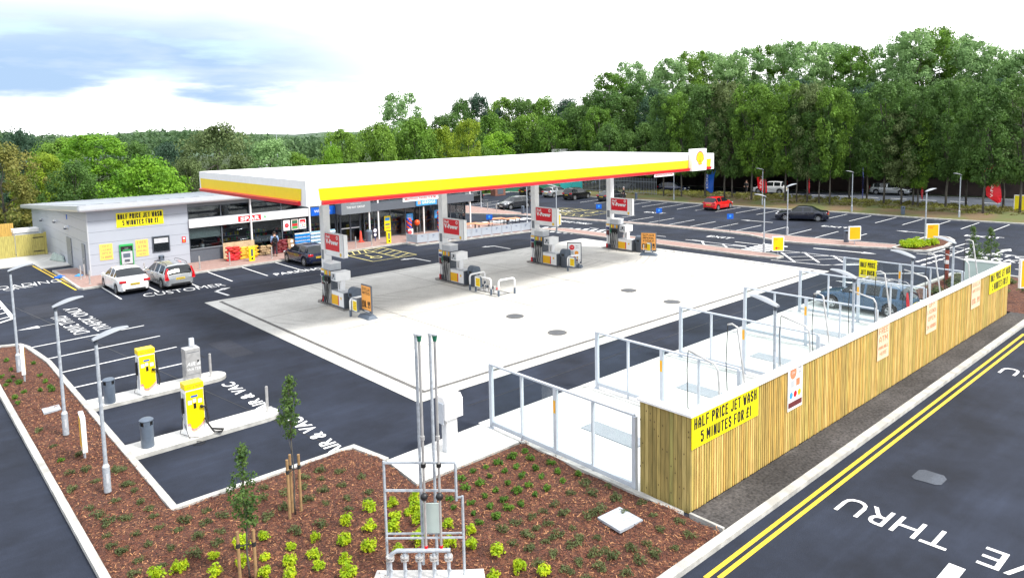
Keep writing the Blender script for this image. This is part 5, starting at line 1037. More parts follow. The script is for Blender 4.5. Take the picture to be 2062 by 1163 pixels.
for p, lb in (((p9.x, p9.y), 'steel bollard at the tip of the nearer vacuum island'), ((-3.4, 30.1), 'steel bollard at the shop corner left of the white saloon'), ((-3.45, 32.3), 'steel bollard by the side wall of the shop, further from the kerb'), ((-3.15, 32.75), 'steel bollard closest to the side wall of the shop'), ((-.3, 30.1), 'steel bollard between the white saloon and the silver estate'), ((3.1, 30.1), 'steel bollard right of the silver estate, before the low grey panel'), ((5.1, 30.1), 'steel bollard in front of the red sacks'), ((8.1, 30.1), 'steel bollard left of the walking man'), ((14.7, 29.85), 'steel bollard in front of the entrance doors, left of the cone'), ((16.05, 29.75), 'steel bollard in front of the entrance bin')): copy_tree(b0, (*p, .1), 0, lb)
for (px, py), lb in (((982, 424), 'steel bollard on the far pavement left of the dark hatchback'), ((1000, 426), 'steel bollard right at the nose of the dark hatchback')): p = at(px, py, .1); copy_tree(b0, (p.x, p.y, .1), 0, lb)

# vent stack frame ----------------------------------------------------------
q = MB((-5.3, -8.1, 0)); q.prism([(-6.35, -7.6), (-6.0, -7.25), (-4.75, -8.42), (-4.4, -8.7), (-4.8, -9.3), (-5.9, -8.6)], .0, .15, CONC2, KERB); struct(q, 'vent_stack_base')
vs_ = thing('vent_stack', 'galvanised frame carrying four tall vent pipes above a valve manifold', 'vent stack', (-5.35, -8.05, .15)); O = vs_.location
VA = Vector((-5.93, -7.55, 0)); VB = Vector((-4.80, -8.59, 0)); vd = (VB-VA).normalized(); vn = Vector((-vd.y, vd.x, 0))
def VP(a, z, b=0): return VA+vd*a+vn*b+Vector((0, 0, z))
Lf = (VB-VA).length
q = MB(O)
for a, z0, z1 in ((0, .15, 2.54), (Lf, .15, 1.80), (Lf-.12, 1.7, 2.47)): q.tube([VP(a, z0), VP(a, z1)], .028, 4, M_GALV)
for z in (2.5, 1.93): q.tube([VP(0, z), VP(Lf-.12, z-.02)], .028, 4, M_GALV)
for b in (-.08, .08): q.tube([VP(0, .98, b), VP(Lf, .98, b)], .022, 4, M_GALV)
q.tube([VP(Lf, 1.78), VP(Lf-.14, 1.76)], .022, 4, M_GALV); q.build('frame', vs_)
for a, b, top, cap in ((.70, .12, 5.02, 0), (.80, -.1, 4.97, 1), (.98, .12, 5.02, 0), (1.10, -.1, 4.97, 1)):
    q = MB(O); q.tube([VP(a, .75 if cap else .3, b), VP(a, top, b)], .030 if cap == 0 else .026, 10, M_GALV if cap == 0 else M_STEEL); pp_ = q.build('vent_pipe', vs_, smooth=True, angle=50)
    q = MB(O)
    if cap: q.cyl(VP(a, top, b), VP(a, top+.12, b), .035, .055, 12, M_GREEN2); q.cyl(VP(a, top+.12, b), VP(a, top+.15, b), .065, n=12, m=M_LGREY)
    else: q.cyl(VP(a, top, b), VP(a, top+.05, b), .045, n=12, m=M_LGREY)
    q.build('cap', pp_, smooth=True, angle=50)
    if cap:
        q = MB(O); c = VP(a, 1.86, b-.04); q.ball(c, .075, M_BLACK, 12, 8, (1, 1, 1.1)); q.build('float_ball', pp_, smooth=True)
        for z0_, z1_, r_, m_ in ((3.0, 3.08, .042, M_STEEL), (2.45, 2.52, .05, M_BLACK), (.75, .83, .034, M_RED)): q = MB(O); q.cyl(VP(a, z0_, b), VP(a, z1_, b), r_, n=10, m=m_); q.build('clamp', pp_, smooth=True, angle=50)
q = MB(O); q.tube([VP(.08, .55, -.12), VP(.12, .68, -.12), VP(.22, .74, -.12), VP(1.28, .74, -.12)], .042, 10, M_GALV); q.build('manifold', vs_, smooth=True, angle=50)
for k in range(5):
    a = .08+k*.29; q = MB(O); q.cyl(VP(a, .15, -.12), VP(a, .7 if k else .6, -.12), .035, n=10, m=M_GALV); q.cyl(VP(a, .55, -.12), VP(a, .575, -.12), .085, n=16, m=M_STEEL); q.cyl(VP(a, .60, -.12), VP(a, .625, -.12), .085, n=16, m=M_STEEL)
    for j in range(6): an = j*math.pi/3; q.cyl(VP(a, .53, -.12)+Vector((.068*math.cos(an), .068*math.sin(an), 0)), VP(a, .65, -.12)+Vector((.068*math.cos(an), .068*math.sin(an), 0)), .01, n=6, m=M_STEEL)
    q.cyl(VP(a, .38, -.12), VP(a+.05, .36, -.2), .02, n=8, m=M_GALV); q.build('riser', vs_, smooth=True, angle=50)
q = MB(O); q.pb(Pl(VP(.74, 1.0, .05), vd, UP), 0, 0, .34, .62, -.03, 0, M_PALEG); q.build('backing_plate', vs_)
# meter cabinet
t = thing('meter_cabinet', 'white pedestal cabinet on the concrete apron behind the vent pipes', 'cabinet', (-1.5, -3.75, .1)); q = MB(); q.box(-.24, -.15, 0, .2, .15, 1.02, M_WHITE); q.box(-.27, -.1, 0, -.24, .1, 1.0, M_LGREY); q.build('pedestal', t, bevel=.008); q = MB(); vs = [(x, y, z) for x in (-.38, .36) for y, z in ((-.28, .98), (-.28, 1.5), (-.16, 1.62), (.24, 1.62), (.24, .98))]
q.add(vs, [(0, 1, 2, 3, 4), (9, 8, 7, 6, 5), (0, 5, 6, 1), (1, 6, 7, 2), (2, 7, 8, 3), (3, 8, 9, 4), (4, 9, 5, 0)], M_WHITE); t.scale = (.82, .82, 1); q.box(-.42, -.2, .86, -.38, .2, 1.45, M_ALU); q.build('head', t, bevel=.01)
def metal_cover(pts, lab, m=M_GALV, z=.15):
    q = MB((*pts[0], z)); q.prism(pts, z-.06, z, m); c = sum((Vector(p) for p in pts), Vector((0, 0)))/4
    A_, B_, C_, D_ = [Vector(p) for p in pts]
    for k in range(9): a = (k+.5)/9; p0 = A_.lerp(D_, a); p1 = B_.lerp(C_, a); q.strip([p0.lerp(p1, .05), p0.lerp(p1, .95)], .012, z, z+.005, M_LGREY)
    return tag(q.build('access_cover'), lab, 'access cover')
metal_cover([(-1.35, -9.72), (-.62, -9.78), (-.56, -9.05), (-1.28, -9.0)], 'square galvanised access cover in the mulch near the timber fence'); metal_cover([(-9.4, 7.6), (-8.9, 7.65), (-8.88, 8.15), (-9.38, 8.1)], 'pale access cover in the mulch beside the middle street lamp')
q = MB((6.35, -13.4, 0)); q.poly([(6.0, -13.15), (6.05, -13.62), (6.15, -13.72), (6.55, -13.72), (6.72, -13.6), (6.72, -13.15), (6.6, -13.05), (6.1, -13.05)], .009, ASPH2); tag(q.build('manhole_cover'), 'rounded grey manhole cover in the drive through lane', 'manhole cover')

# free standing signs ---------------------------------------------------------
def panel_sign(p, d, lab, w_=.75, h=1.0, z0=.32, face=M_PYEL, z=.08, text=None, arrow_=False, grp='amber panel signs'):
    t = thing('panel_sign', lab, 'sign', (p[0], p[1], z), 0, grp); pl = Pl((0, 0, 0), d, UP)
    q = MB(); q.cyl((0, 0, 0), (0, 0, z0+.1), .03, n=8, m=M_GALV); q.build('post', t)
    q = MB(); q.pb(pl, -w_/2, z0, w_/2, z0+h, -.06, .06, M_WHITE); cs = q.build('case', t, bevel=.01)
    for s in (1, -1):
        pp_ = pl if s > 0 else Pl((0, 0, 0), -pl.d, UP); q = MB(); q.pq(pp_, -w_/2+.06, z0+.06, w_/2-.06, z0+h-.06, face, .064)
        if text:
            for i, s_ in enumerate(text): q.text(pp_, s_, -w_/2+.12, z0+h-.2-i*.12, .08, M_RED, .068)
        if arrow_: q.pp(pp_, [(-.22, z0+.22), (-.08, z0+.32), (-.08, z0+.24), (.08, z0+.24), (.08, z0+.20), (-.08, z0+.20), (-.08, z0+.12)], M_RED, .068)
        q.build('face', cs)
    return t
panel_sign((-9.17, 2.9), (-.1, -1, 0), 'slim amber sign seen edge-on in the mulch between the two near lamps', .62, 1.0); panel_sign((-9.3, 11.98), (-.15, -1, 0), 'slim amber sign seen edge-on by the far lamp of the mulch bed', .62, 1.0)
panel_sign((32.63, 4.78), (1, -.9, 0), 'yellow sign with a red arrow at the tip of the island pavement', .8, 1.0, .25, M_SYEL, .1, ['Shop', 'x'], True, 'yellow arrow signs'); panel_sign((40.13, 2.87), (1, -.8, 0), 'amber sign beside the dark bin on the pink pavement', .9, 1.0, .32, M_PYEL, .1)
panel_sign((44.62, -.8), (1, -.8, 0), 'amber customer parking sign in the planted island', .95, 1.1, .25, M_PYEL, .1, ['Customer', 'Parking']); panel_sign((28.0, -10.4), (1, -.5, 0), 'amber sign just past the far end of the timber fence', .95, 1.4, .8, M_PYEL, .1)
p = at(1122, 467, .1); panel_sign((p.x, p.y), (1, -.9, 0), 'yellow sign with a red arrow beside the third canopy column', .7, .95, .6, M_SYEL, .1, ['Shop'], True, 'yellow arrow signs')
p = at(2052, 431, 0); panel_sign((p.x, p.y), (.3, -1, 0), 'bright yellow sign at the right edge among the verge trees', .9, 1.7, .0, M_YEL, .1)
def blue_sign(p, lab, h=1.25):
    t = thing('blue_sign', lab, 'sign', (p[0], p[1], .1), 0, 'small blue signs on thin posts'); q = MB(); q.cyl((0, 0, 0), (0, 0, h), .03, n=8, m=M_DGREY); q.build('post', t); q = MB(); pl = Pl((0, 0, 0), (1, -.7, 0), UP); q.pb(pl, -.27, h-.05, .27, h+.38, -.02, .02, M_BLUE); q.pd(pl, 0, h+.2, .1, M_LBLUE, .024, n=14); q.build('plate', t)
for (px, py), lb in (((1327, 452), 'small blue sign on a thin post at the middle kerb between car park rows'), ((1206, 442), 'small blue sign left of the fourth canopy column'), ((986, 466), 'small blue sign behind the terrace tables'), ((1470, 466), 'small blue sign in front of the red hatchback')): p = at(px, py, .1); blue_sign(p, lb, 1.1)
def flag(p, h, lab, m, txt, yaw, lean=.12, w_=.75, z=.3):
    t = thing('feather_flag', lab, 'flag', (p[0], p[1], z), 0, 'feather flags along the verge'); pl = Pl((0, 0, 0), (math.cos(yaw), math.sin(yaw), 0), UP)
    q = MB(); pts = [pl.P(lean*k*k*.06+0, k*h/8, 0) for k in range(9)]; q.tube(pts, .02, 6, M_BLACK); q.build('mast', t)
    q = MB(); n = 14; vs = []
    for i in range(n+1):
        a = i/n; z_ = .45+(h-.45)*a; x0 = lean*(a*8)**2*.06; wv = w_*min(1, math.sqrt(max(0, 1-(max(0, a-.62)/.38)**2)))*(min(1, .25+a*4)); 
        if a > .62: x0 += 0
        for k in range(4): vs.append(pl.P(x0-(wv if True else 0)*k/3, z_-.18*(k/3)*(1 if a < .6 else 1-(a-.6)), .05*math.sin(a*9+k)))
    fs = [(4*i+k, 4*i+k+1, 4*i+4+k+1, 4*i+4+k) for i in range(n) for k in range(3)]
    q.add(vs, fs, m); so_ = None; bn = q.build('cloth', t); sm = bn.modifiers.new('thick', 'SOLIDIFY'); sm.thickness = .01
    q = MB()
    for s in (1, -1):
        p2 = Pl(pl.P(-w_*.62 if s > 0 else -w_*.28, .9, .02*s), (0, 0, 1), -pl.d*s)
        q.text(p2, txt, 0, 0, .26, M_WHITE, .09, w=h*.5)
    q.build('lettering', bn)
flag((64.3, 30.2), 3.9, 'tall blue feather flag behind the red hatchback', M_BLUE, 'ECIGS', R(-40), w_=1.1); flag((67.4, 24.8), 4.1, 'red feather flag in front of the white SUV on the road', M_RED, 'V-Power', R(-40), -.15, 1.1); flag((70.3, 21.0), 4.0, 'slim red feather flag turned nearly edge-on between verge trunks', M_RED, 'Shell', R(20), w_=.5)
flag((68.3, 14.0), 3.7, 'dark blue feather flag behind the lamp, seen nearly edge-on', M_BLUEK, 'PARKING', R(25), w_=.45); flag((70.2, 8.6), 4.2, 'red feather flag behind the verge trees right of the silver road car', M_RED, 'V-Power', R(10), w_=.8); flag((70.8, 1.6), 4.3, 'large red feather flag leaning left near the right edge', M_RED, 'V-Power', R(-50), -.22, 1.35)
q = MB((30.4, -6.2, .1)); q.cyl((30.4, -6.2, .1), (30.4, -6.2, 1.95), .10, n=12, m=mat('rusty red', (.30, .06, .035), .6, var=.4)); q.cyl((30.4, -6.2, 1.95), (30.4, -6.2, 2.07), .105, n=12, m=M_BLACK); q.box(30.28, -6.32, 1.2, 30.32, -6.1, 1.4, M_WHITE); tag(q.build('marker_post', smooth=True, angle=40), 'thick rusty red post in the shrubs beyond the jet wash', 'post')
q = MB((-9.45, 17.95, .1)); q.cyl((-9.45, 17.95, .1), (-9.45, 17.95, 1.15), .05, n=10, m=M_WHITE); q.cyl((-9.45, 17.95, .1), (-9.45, 17.95, .14), .12, n=10, m=M_LGREY); tag(q.build('marker_post', smooth=True, angle=40), 'short white marker post at the far tip of the mulch bed', 'post')
p = at(1741, 575, 0); a = on_x(1731, 541, 24.35)
q = MB((24.3, a.y, a.z-.35)); pl = Pl((24.33, a.y, a.z-.42), NY, UP); q.pb(pl, 0, 0, .85, .95, 0, .04, M_BANN); q.block(pl, 'HALF PRICE', .42, .55, .26, M_INK, .045, .72); q.block(pl, 'JET WASH', .42, .15, .26, M_INK, .045, .68); tag(q.build('banner'), 'small yellow jet wash banner above the parked blue estate', 'banner', 'yellow jet wash banners')

# terrace barrier --------------------------------------------------------------
t = thing('terrace_barrier', 'row of light grey panels enclosing the cafe terrace', 'barrier', (18.75, 27.7, .1)); O = t.location
pa, pb_ = Vector((18.8, 29.0, .1)), Vector((18.9, 27.75, .1)); pc = Vector((29.9, 26.35, .1)); pdv = Vector((31.2, 27.3, .1))
def barrier_run(a, b, n):
    d = (b-a); 
    for k in range(n+1): q = MB(O); c = a+d*k/n; q.cyl(c, c+Vector((0, 0, .76)), .025, n=8, m=M_ALU); q.box(c.x-.12, c.y-.12, .1, c.x+.12, c.y+.12, .12, M_GALV); q.build('post', t)
    for k in range(n):
        c = a+d*(k+.04)/n; e = a+d*(k+.96)/n; pl = Pl(c+Vector((0, 0, .08)), e-c, UP); L_ = (e-c).length; q = MB(O); q.pb(pl, 0, 0, L_, .62, -.012, .012, M_LGREY2); q.pb(pl, 0, .62, L_, .65, -.02, .02, M_ALU)
        for (u_, v_) in ((.42, .45), (.52, .45), (.42, .33), (.52, .33))[:2+k % 3]: q.pq(pl, L_*u_, v_, L_*u_+.06, v_+.06, M_BLUEK, .016)
        q.build('panel', t)
M_LGREY2 = mat('barrier panel', (.40, .44, .50), .6, var=.06)
barrier_run(pa, pb_, 1); barrier_run(pb_, pc, 11); barrier_run(pc, pdv, 1)
# balloon columns: every balloon its own object would be clumps of a twisted column; each column is one thing with its balloons as parts
M_BALO = mat('orange balloon', (.80, .09, .01), .25); M_BALB = mat('blue balloon', (.01, .05, .42), .25)
def balloon_col(x, y, lab, n=9):
    t = thing('balloon_column', lab, 'balloons', (x, y, .1), 0, 'balloon columns by the cafe front')
    q = MB(); q.cyl((0, 0, 0), (0, 0, n*.155), .02, n=6, m=M_STEEL); q.build('pole', t)
    for k in range(n):
        for j in range(4):
            a = j*math.pi/2+k*.4; q = MB(); q.ball((.13*math.cos(a), .13*math.sin(a), .12+k*.155), .125, M_BALO if (j+k//1) % 2 else M_BALB, 10, 7); q.build('balloon', t, smooth=True)
balloon_col(21.2, 32.2, 'left twisted column of blue and orange balloons by the terrace entrance'); balloon_col(24.45, 32.2, 'right twisted column of blue and orange balloons behind the second canopy column', 11)
q = MB((21.95, 32.1, .9)); q.ball((21.95, 32.1, 1.12), .24, M_BALO, 16, 12, (1, 1, 1.1)); q.cyl((21.95, 32.1, .1), (21.95, 32.1, .88), .008, n=5, m=M_WHITE); tag(q.build('balloon', smooth=True), 'large single orange balloon right of the left balloon column', 'balloon')

# goods stacked outside the shop -------------------------------------------------
def sack_mesh(c, m, l=.46, w_=.32, h=.15):
    b = bmesh.new(); bmesh.ops.create_cube(b, size=1); bmesh.ops.subdivide_edges(b, edges=b.edges[:], cuts=3, use_grid_fill=True)
    for v in b.verts:
        x, y, z = v.co*2; e = (1-.28*(abs(x)**4))*(1-.22*(abs(y)**4)); v.co = (x*l/2*(1+.05*math.sin(y*5)), y*w_/2, z*h/2*e*(1+.12*math.cos(x*3)))
    me = bpy.data.meshes.new('sack'); b.to_mesh(me); b.free(); me.materials.append(m); me.polygons.foreach_set('use_smooth', [True]*len(me.polygons)); return me
def sackstack(x0, x1, y, rows, m, name, lab, cat, grp, dx=.44, dy=0, size=(.46, .32, .15)):
    me = sack_mesh(0, m, *size); k = 0
    for r in range(rows):
        x = x0+(dx*.3 if r % 2 else 0)
        while x < x1-.05:
            o = bpy.data.objects.new(name, me); COL.objects.link(o); o.location = (x+rnd.uniform(-.03, .03), y+rnd.uniform(-.05, .05), .1+size[2]*(.5+r)*.93+.01); o.rotation_euler = (rnd.uniform(-.05, .05), rnd.uniform(-.04, .04), rnd.uniform(-.12, .12)+dy)
            tag(o, lab, cat, grp); x += dx; k += 1
M_SACKR = mat('red sack', (.55, .015, .015), .45, col2=(.75, .45, .4), scale=3.2, lo=.32, hi=.36, rnd_obj=.1); M_SACKY = mat('yellow sack', (.75, .42, .03), .45, col2=(.16, .06, .02), scale=3.5, lo=.36, hi=.42, rnd_obj=.1); M_SACKM = mat('maroon sack', (.16, .012, .02), .4, col2=(.6, .4, .4), scale=4, lo=.33, hi=.37, rnd_obj=.15)
sackstack(5.65, 6.4, 31.6, 7, M_SACKR, 'sack', 'red sack in the left stack outside the shop window', 'sack', 'red sacks', .42); sackstack(6.6, 7.75, 31.75, 6, M_SACKY, 'sack', 'yellow sack in the stack beside the red sacks', 'sack', 'yellow sacks', .42)
sackstack(9.15, 10.2, 32.1, 8, M_SACKM, 'sack', 'maroon sack in the tall stack right of the walking man', 'sack', 'maroon sacks', .36, size=(.38, .3, .13))
M_BEIGE = mat('net bag logs', (.50, .36, .20), .8, var=.5, scale=9, rnd_obj=.1); sackstack(8.25, 8.95, 32.2, 4, M_BEIGE, 'log_bag', 'beige net bag of logs left of the walking man', 'log bag', 'beige log bags', .4, size=(.38, .32, .18))
def pack(x, z, m, lab, grp, y=31.95):
    t = thing('bottle_pack', lab, 'bottle pack', (x, y, z), 0, grp); q = MB(); q.box(-.14, -.1, 0, .14, .1, .02, m); 
    for i in range(3):
        for j in range(2): q.cyl((-.093+i*.093, -.047+j*.094, .02), (-.093+i*.093, -.047+j*.094, .19), .043, n=8, m=m); q.cyl((-.093+i*.093, -.047+j*.094, .19), (-.093+i*.093, -.047+j*.094, .26), .04, .015, 8, M_WHITE if m != M_WATER2 else m)
    q.build('bottles', t, smooth=True, angle=50); q = MB(); q.box(-.145, -.105, .07, .145, .105, .15, M_WHITE if m == M_WATER2 else m); q.build('wrap', t); return t
M_WATER1 = mat('blue shrink wrap', (.02, .28, .75), .3, var=.2); M_WATER2 = mat('clear blue water', (.35, .60, .80), .2, var=.3)
pk1 = pack(10.9, .1, M_WATER1, 'bright blue bottle pack in the left part of the water display', 'bright blue water packs'); pk2 = pack(12.15, .1, M_WATER2, 'pale clear bottle pack in the right part of the water display', 'pale water packs')
for r in range(5):
    for c_ in range(4):
        if r or c_: copy_tree(pk1, (10.9+c_*.3, 31.95, .1+r*.27))
    for c_ in range(7):
        if r or c_: copy_tree(pk2, (12.15+c_*.3, 31.95, .1+r*.27))
def carton(x, y, z, s, m, lab, grp): q = MB((x, y, z)); q.box(x-s, y-s*.7, z, x+s, y+s*.7, z+s*1.1, m); q.box(x-s*.1, y-s*.71, z+s*.2, x+s*.6, y-s*.7, z+s*.9, M_WHITE); tag(q.build('carton'), lab, 'box', grp)
M_CARD = mat('brown card', (.42, .28, .16), .8, var=.2)
for i, (x, z, lb) in enumerate(((10.45, .1, 'bottom carton'), (10.5, .42, 'middle carton'), (10.46, .74, 'top carton'))): carton(x, 32.2, z, .26, M_CARD, lb+' between the maroon sacks and the blue water packs', 'cartons outside the shop')
q = MB((5.7, 32.4, .1)); q.box(5.6, 32.2, .1, 7.9, 32.7, .14, M_STAKE); q.box(5.62, 32.62, .1, 7.9, 32.7, 1.25, mat('display board', (.62, .45, .28), .7, var=.3)); tag(q.build('display_board'), 'beige display board behind the red and yellow sacks', 'display board')

# timber yard gates ------------------------------------------------------------------
M_GATE = mat('green treated timber', (.46, .40, .11), .75, col2=(.33, .28, .08), scale=2.5, stretch=(6, 6, .8), bump=.1)
gt = thing('timber_gate', 'pale timber double yard gate with black strap hinges at the left edge', 'gate', (-3.1, 46.0, .07)); O = gt.location
for x0, x1 in ((-5.0, -3.15), (-6.95, -5.05), (-14.0, -7.0)):
    q = MB(O); x = x0
    while x < x1-.02: wd = min(.13, x1-x); q.box(x, 46.0-rnd.uniform(0, .008), .09, x+wd-.008, 46.05, 1.72, M_GATE); x += .13
    lf = q.build('leaf', gt)
    if x1 > -6: 
        for z in (.35, 1.4): q = MB(O); q.box(x0+.05 if x1 < -4 else x1-.75, 45.97, z, x0+.75 if x1 < -4 else x1-.05, 45.99, z+.06, M_BLACK); q.build('hinge', lf)
q = MB(O); q.box(-3.15, 45.95, .05, -3.0, 46.1, 1.8, M_GATE); q.build('post', gt)
q = MB((-8, 50, 0)); x = -16
while x < -4.6: q.box(x, 50, 0, x+.12, 50.04, 2.3, M_WOOD); x += .13
tag(q.build('timber_fence'), 'orange brown timber fence behind the yard gate at the left edge', 'fence')
t = thing('storage_container', 'white lidded container showing above the yard gate', 'container', (-4.0, 48.5, 0)); q = MB(); q.box(-.8, -.6, 0, .8, .6, 1.7, M_LGREY); q.build('body', t, bevel=.03); q = MB(); q.prism([(-.85, -.65), (.85, -.65), (.85, .65), (-.85, .65)], 1.7, 1.95, M_WHITE); q.build('lid', t, bevel=.06)
q = MB((-3.1, 41.6, .1)); q.add([(-3.45, 42.6, .1), (-2.9, 40.6, .1), (-2.78, 40.7, .1), (-3.3, 42.7, .1), (-3.2, 42.5, .62), (-2.88, 41.0, .45), (-2.8, 41.0, .45), (-3.1, 42.6, .62)], [(0, 1, 5, 4), (1, 2, 6, 5), (2, 3, 7, 6), (3, 0, 4, 7), (4, 5, 6, 7)], mat('pale green plastic sheet', (.34, .42, .40), .5, var=.3)); tag(q.build('panel_board'), 'pale board lying against the side wall of the shop', 'board')
for (x, y), s, lb in (((-4.25, 34.3), .26, 'dark blue bag lying on the kerb by the yellow lines'), ((-3.3, 33.6), .2, 'light blue rag beside the bollards at the side wall')):
    b = bmesh.new(); bmesh.ops.create_icosphere(b, subdivisions=3, radius=s)
    for v in b.verts: v.co = Vector((v.co.x*(1.1+.3*math.sin(v.co.y*21)), v.co.y*(.8+.2*math.sin(v.co.x*17)), max(-.02, v.co.z*.5*(1+.4*math.sin(v.co.x*25+v.co.y*19)))))
    me = bpy.data.meshes.new('bag'); b.to_mesh(me); b.free(); me.materials.append(M_BLUE if s > .22 else M_LBLUE); me.polygons.foreach_set('use_smooth', [True]*len(me.polygons)); o = bpy.data.objects.new('plastic_bag', me); COL.objects.link(o); o.location = (x, y, .12 if s < .22 else .05); tag(o, lb, 'bag')

# far fences, wall, hoarding -------------------------------------------------------
M_HOARD = mat('green mesh hoarding', (.05, .27, .16), .7, var=.25, scale=1.5); M_TEAL = mat('teal hoarding', (.03, .42, .42), .6, var=.1)
t = thing('hoarding', 'green mesh hoarding ending in a bright teal panel behind the car park', 'hoarding', (50, 58, 0)); O = t.location
hp_ = [far(1008, 103), far(1172, 100)]; 
for a, b_, m in ((0, .72, M_HOARD), (.73, 1.0, M_TEAL)):
    p0 = hp_[0].lerp(hp_[1], a); p1 = hp_[0].lerp(hp_[1], b_); n_ = 6 if m is M_HOARD else 2
    for k in range(n_): pA = p0.lerp(p1, k/n_); pB = p0.lerp(p1, (k+.98)/n_); q = MB(O); q.pb(Pl(pA, pB-pA, UP), 0, .05, (pB-pA).length, 1.8, -.02, .02, m); q.build('panel', t)
t = thing('palisade_fence', 'grey steel palisade fence right of the green hoarding', 'fence', (56, 42, 0)); O = t.location
p0 = far(1172, 99); p1 = far(1322, 92); L_ = (p1-p0).length; q = MB(O); pl = Pl(p0, p1-p0, UP); k = 0
while k < L_: q.pb(pl, k, .1, k+.05, 2.4, -.01, .01, M_MIDG); k += .24
q.pb(pl, 0, .5, L_, .56, -.03, -.01, M_MIDG); q.pb(pl, 0, 1.9, L_, 1.96, -.03, -.01, M_MIDG); q.build('pales', t)
M_WALLD = mat('dark brown retaining wall', (.075, .052, .048), .9, col2=(.045, .033, .032), scale=.8, bump=.3)
q = MB((79, 24, 0)); q.strip([(92, -60), (84.6, 3), (82.2, 20), (79.6, 30), (78.6, 42), (70.5, 84)], .4, 0, 3.0, M_WALLD); tag(q.build('retaining_wall'), 'long dark brown wall along the far side of the public road', 'wall')
t = thing('brick_pillar_box', 'small red brick enclosure at the back edge of the car park', 'brick enclosure', (*far(1000, 98)[:2], 0)); q = MB(); q.box(-.9, -.5, 0, .9, .5, 2.0, M_RUST); q.build('wall', t); q = MB(); q.box(-.5, -.53, .2, .5, -.5, 1.7, M_SLG); q.build('door', t)
t = thing('bus_shelter', 'dark roofed shelter with a pink sign showing above the canopy roof', 'shelter', (*far(1066, 112)[:2], 0)); zt = ztop(1066, 303, 112); q = MB(); q.box(-2.2, -.8, zt-.15, 2.2, .8, zt, M_SLG); q.build('roof', t)
for x in (-2.0, 0, 2.0): q = MB(); q.box(x-.06, .5, 0, x+.06, .6, zt-.15, M_LGREY); q.build('post', t)
q = MB(); q.box(.7, -.9, zt-1.3, 2.0, -.85, zt-.3, mat('pink sign', (.6, .22, .3), .6)); q.build('sign_face', t)
t = thing('box_van_body', 'white box body showing above the canopy roof at the back', 'box', (*far(1132, 108)[:2], 0)); zt = ztop(1132, 300, 108); q = MB(); q.box(-1.3, -1.0, .5, 1.2, 1.0, zt, M_WHITE); q.build('body', t, bevel=.05); q = MB(); q.box(-1.0, -.8, 0, .9, .8, .5, M_SLG); q.build('base', t)
# ================================================================== VEHICLES
M_PLATEY = mat('rear number plate', (.75, .52, .03), .5); M_PLATEW = mat('front number plate', (.75, .75, .72), .5)
M_TAIL = mat('tail lamp red', (.50, .006, .012), .15, spec=.8); M_HEADL = mat('headlamp lens', (.75, .78, .82), .08, .3, spec=.9)
M_RIM = mat('alloy rim', (.45, .46, .48), .3, .6, var=.1)
def paint(name, c, metal=.25):
    m = mat(name, c, .22, metal, var=.05, scale=1.5, spec=.6); b = m.node_tree.nodes['Principled BSDF']; b.inputs['Coat Weight'].default_value = .7; b.inputs['Coat Roughness'].default_value = .04; return m
PROF = {   # x fraction from the tail, height fraction: deck line (bonnet, belt, boot) and roof line
 'hatch': dict(deck=[(0, .46), (.012, .58), (.03, .64), (.30, .655), (.68, .64), (.74, .62), (.90, .53), (.965, .47), (1, .36)], roof=[(.02, .64), (.10, .93), (.16, .975), (.38, 1.0), (.55, .965), (.745, .62)], rear=(.02, .12), wind=(.56, .745), pil=(.125, .155, .34, .365)),
 'saloon': dict(deck=[(0, .50), (.01, .60), (.03, .66), (.17, .68), (.30, .665), (.68, .63), (.72, .62), (.90, .54), (.97, .47), (1, .36)], roof=[(.15, .68), (.30, .95), (.36, .985), (.47, 1.0), (.58, .965), (.735, .62)], rear=(.16, .30), wind=(.585, .735), pil=(.29, .32, .46, .485)),
 'estate': dict(deck=[(0, .46), (.01, .58), (.025, .62), (.30, .645), (.68, .62), (.73, .61), (.90, .52), (.965, .46), (1, .36)], roof=[(.015, .62), (.075, .92), (.12, .965), (.40, 1.0), (.56, .965), (.735, .61)], rear=(.015, .085), wind=(.565, .735), pil=(.095, .125, .27, .295, .435, .46)),
}
def ip(pts, x): return float(np.interp(x, [p[0] for p in pts], [p[1] for p in pts]))
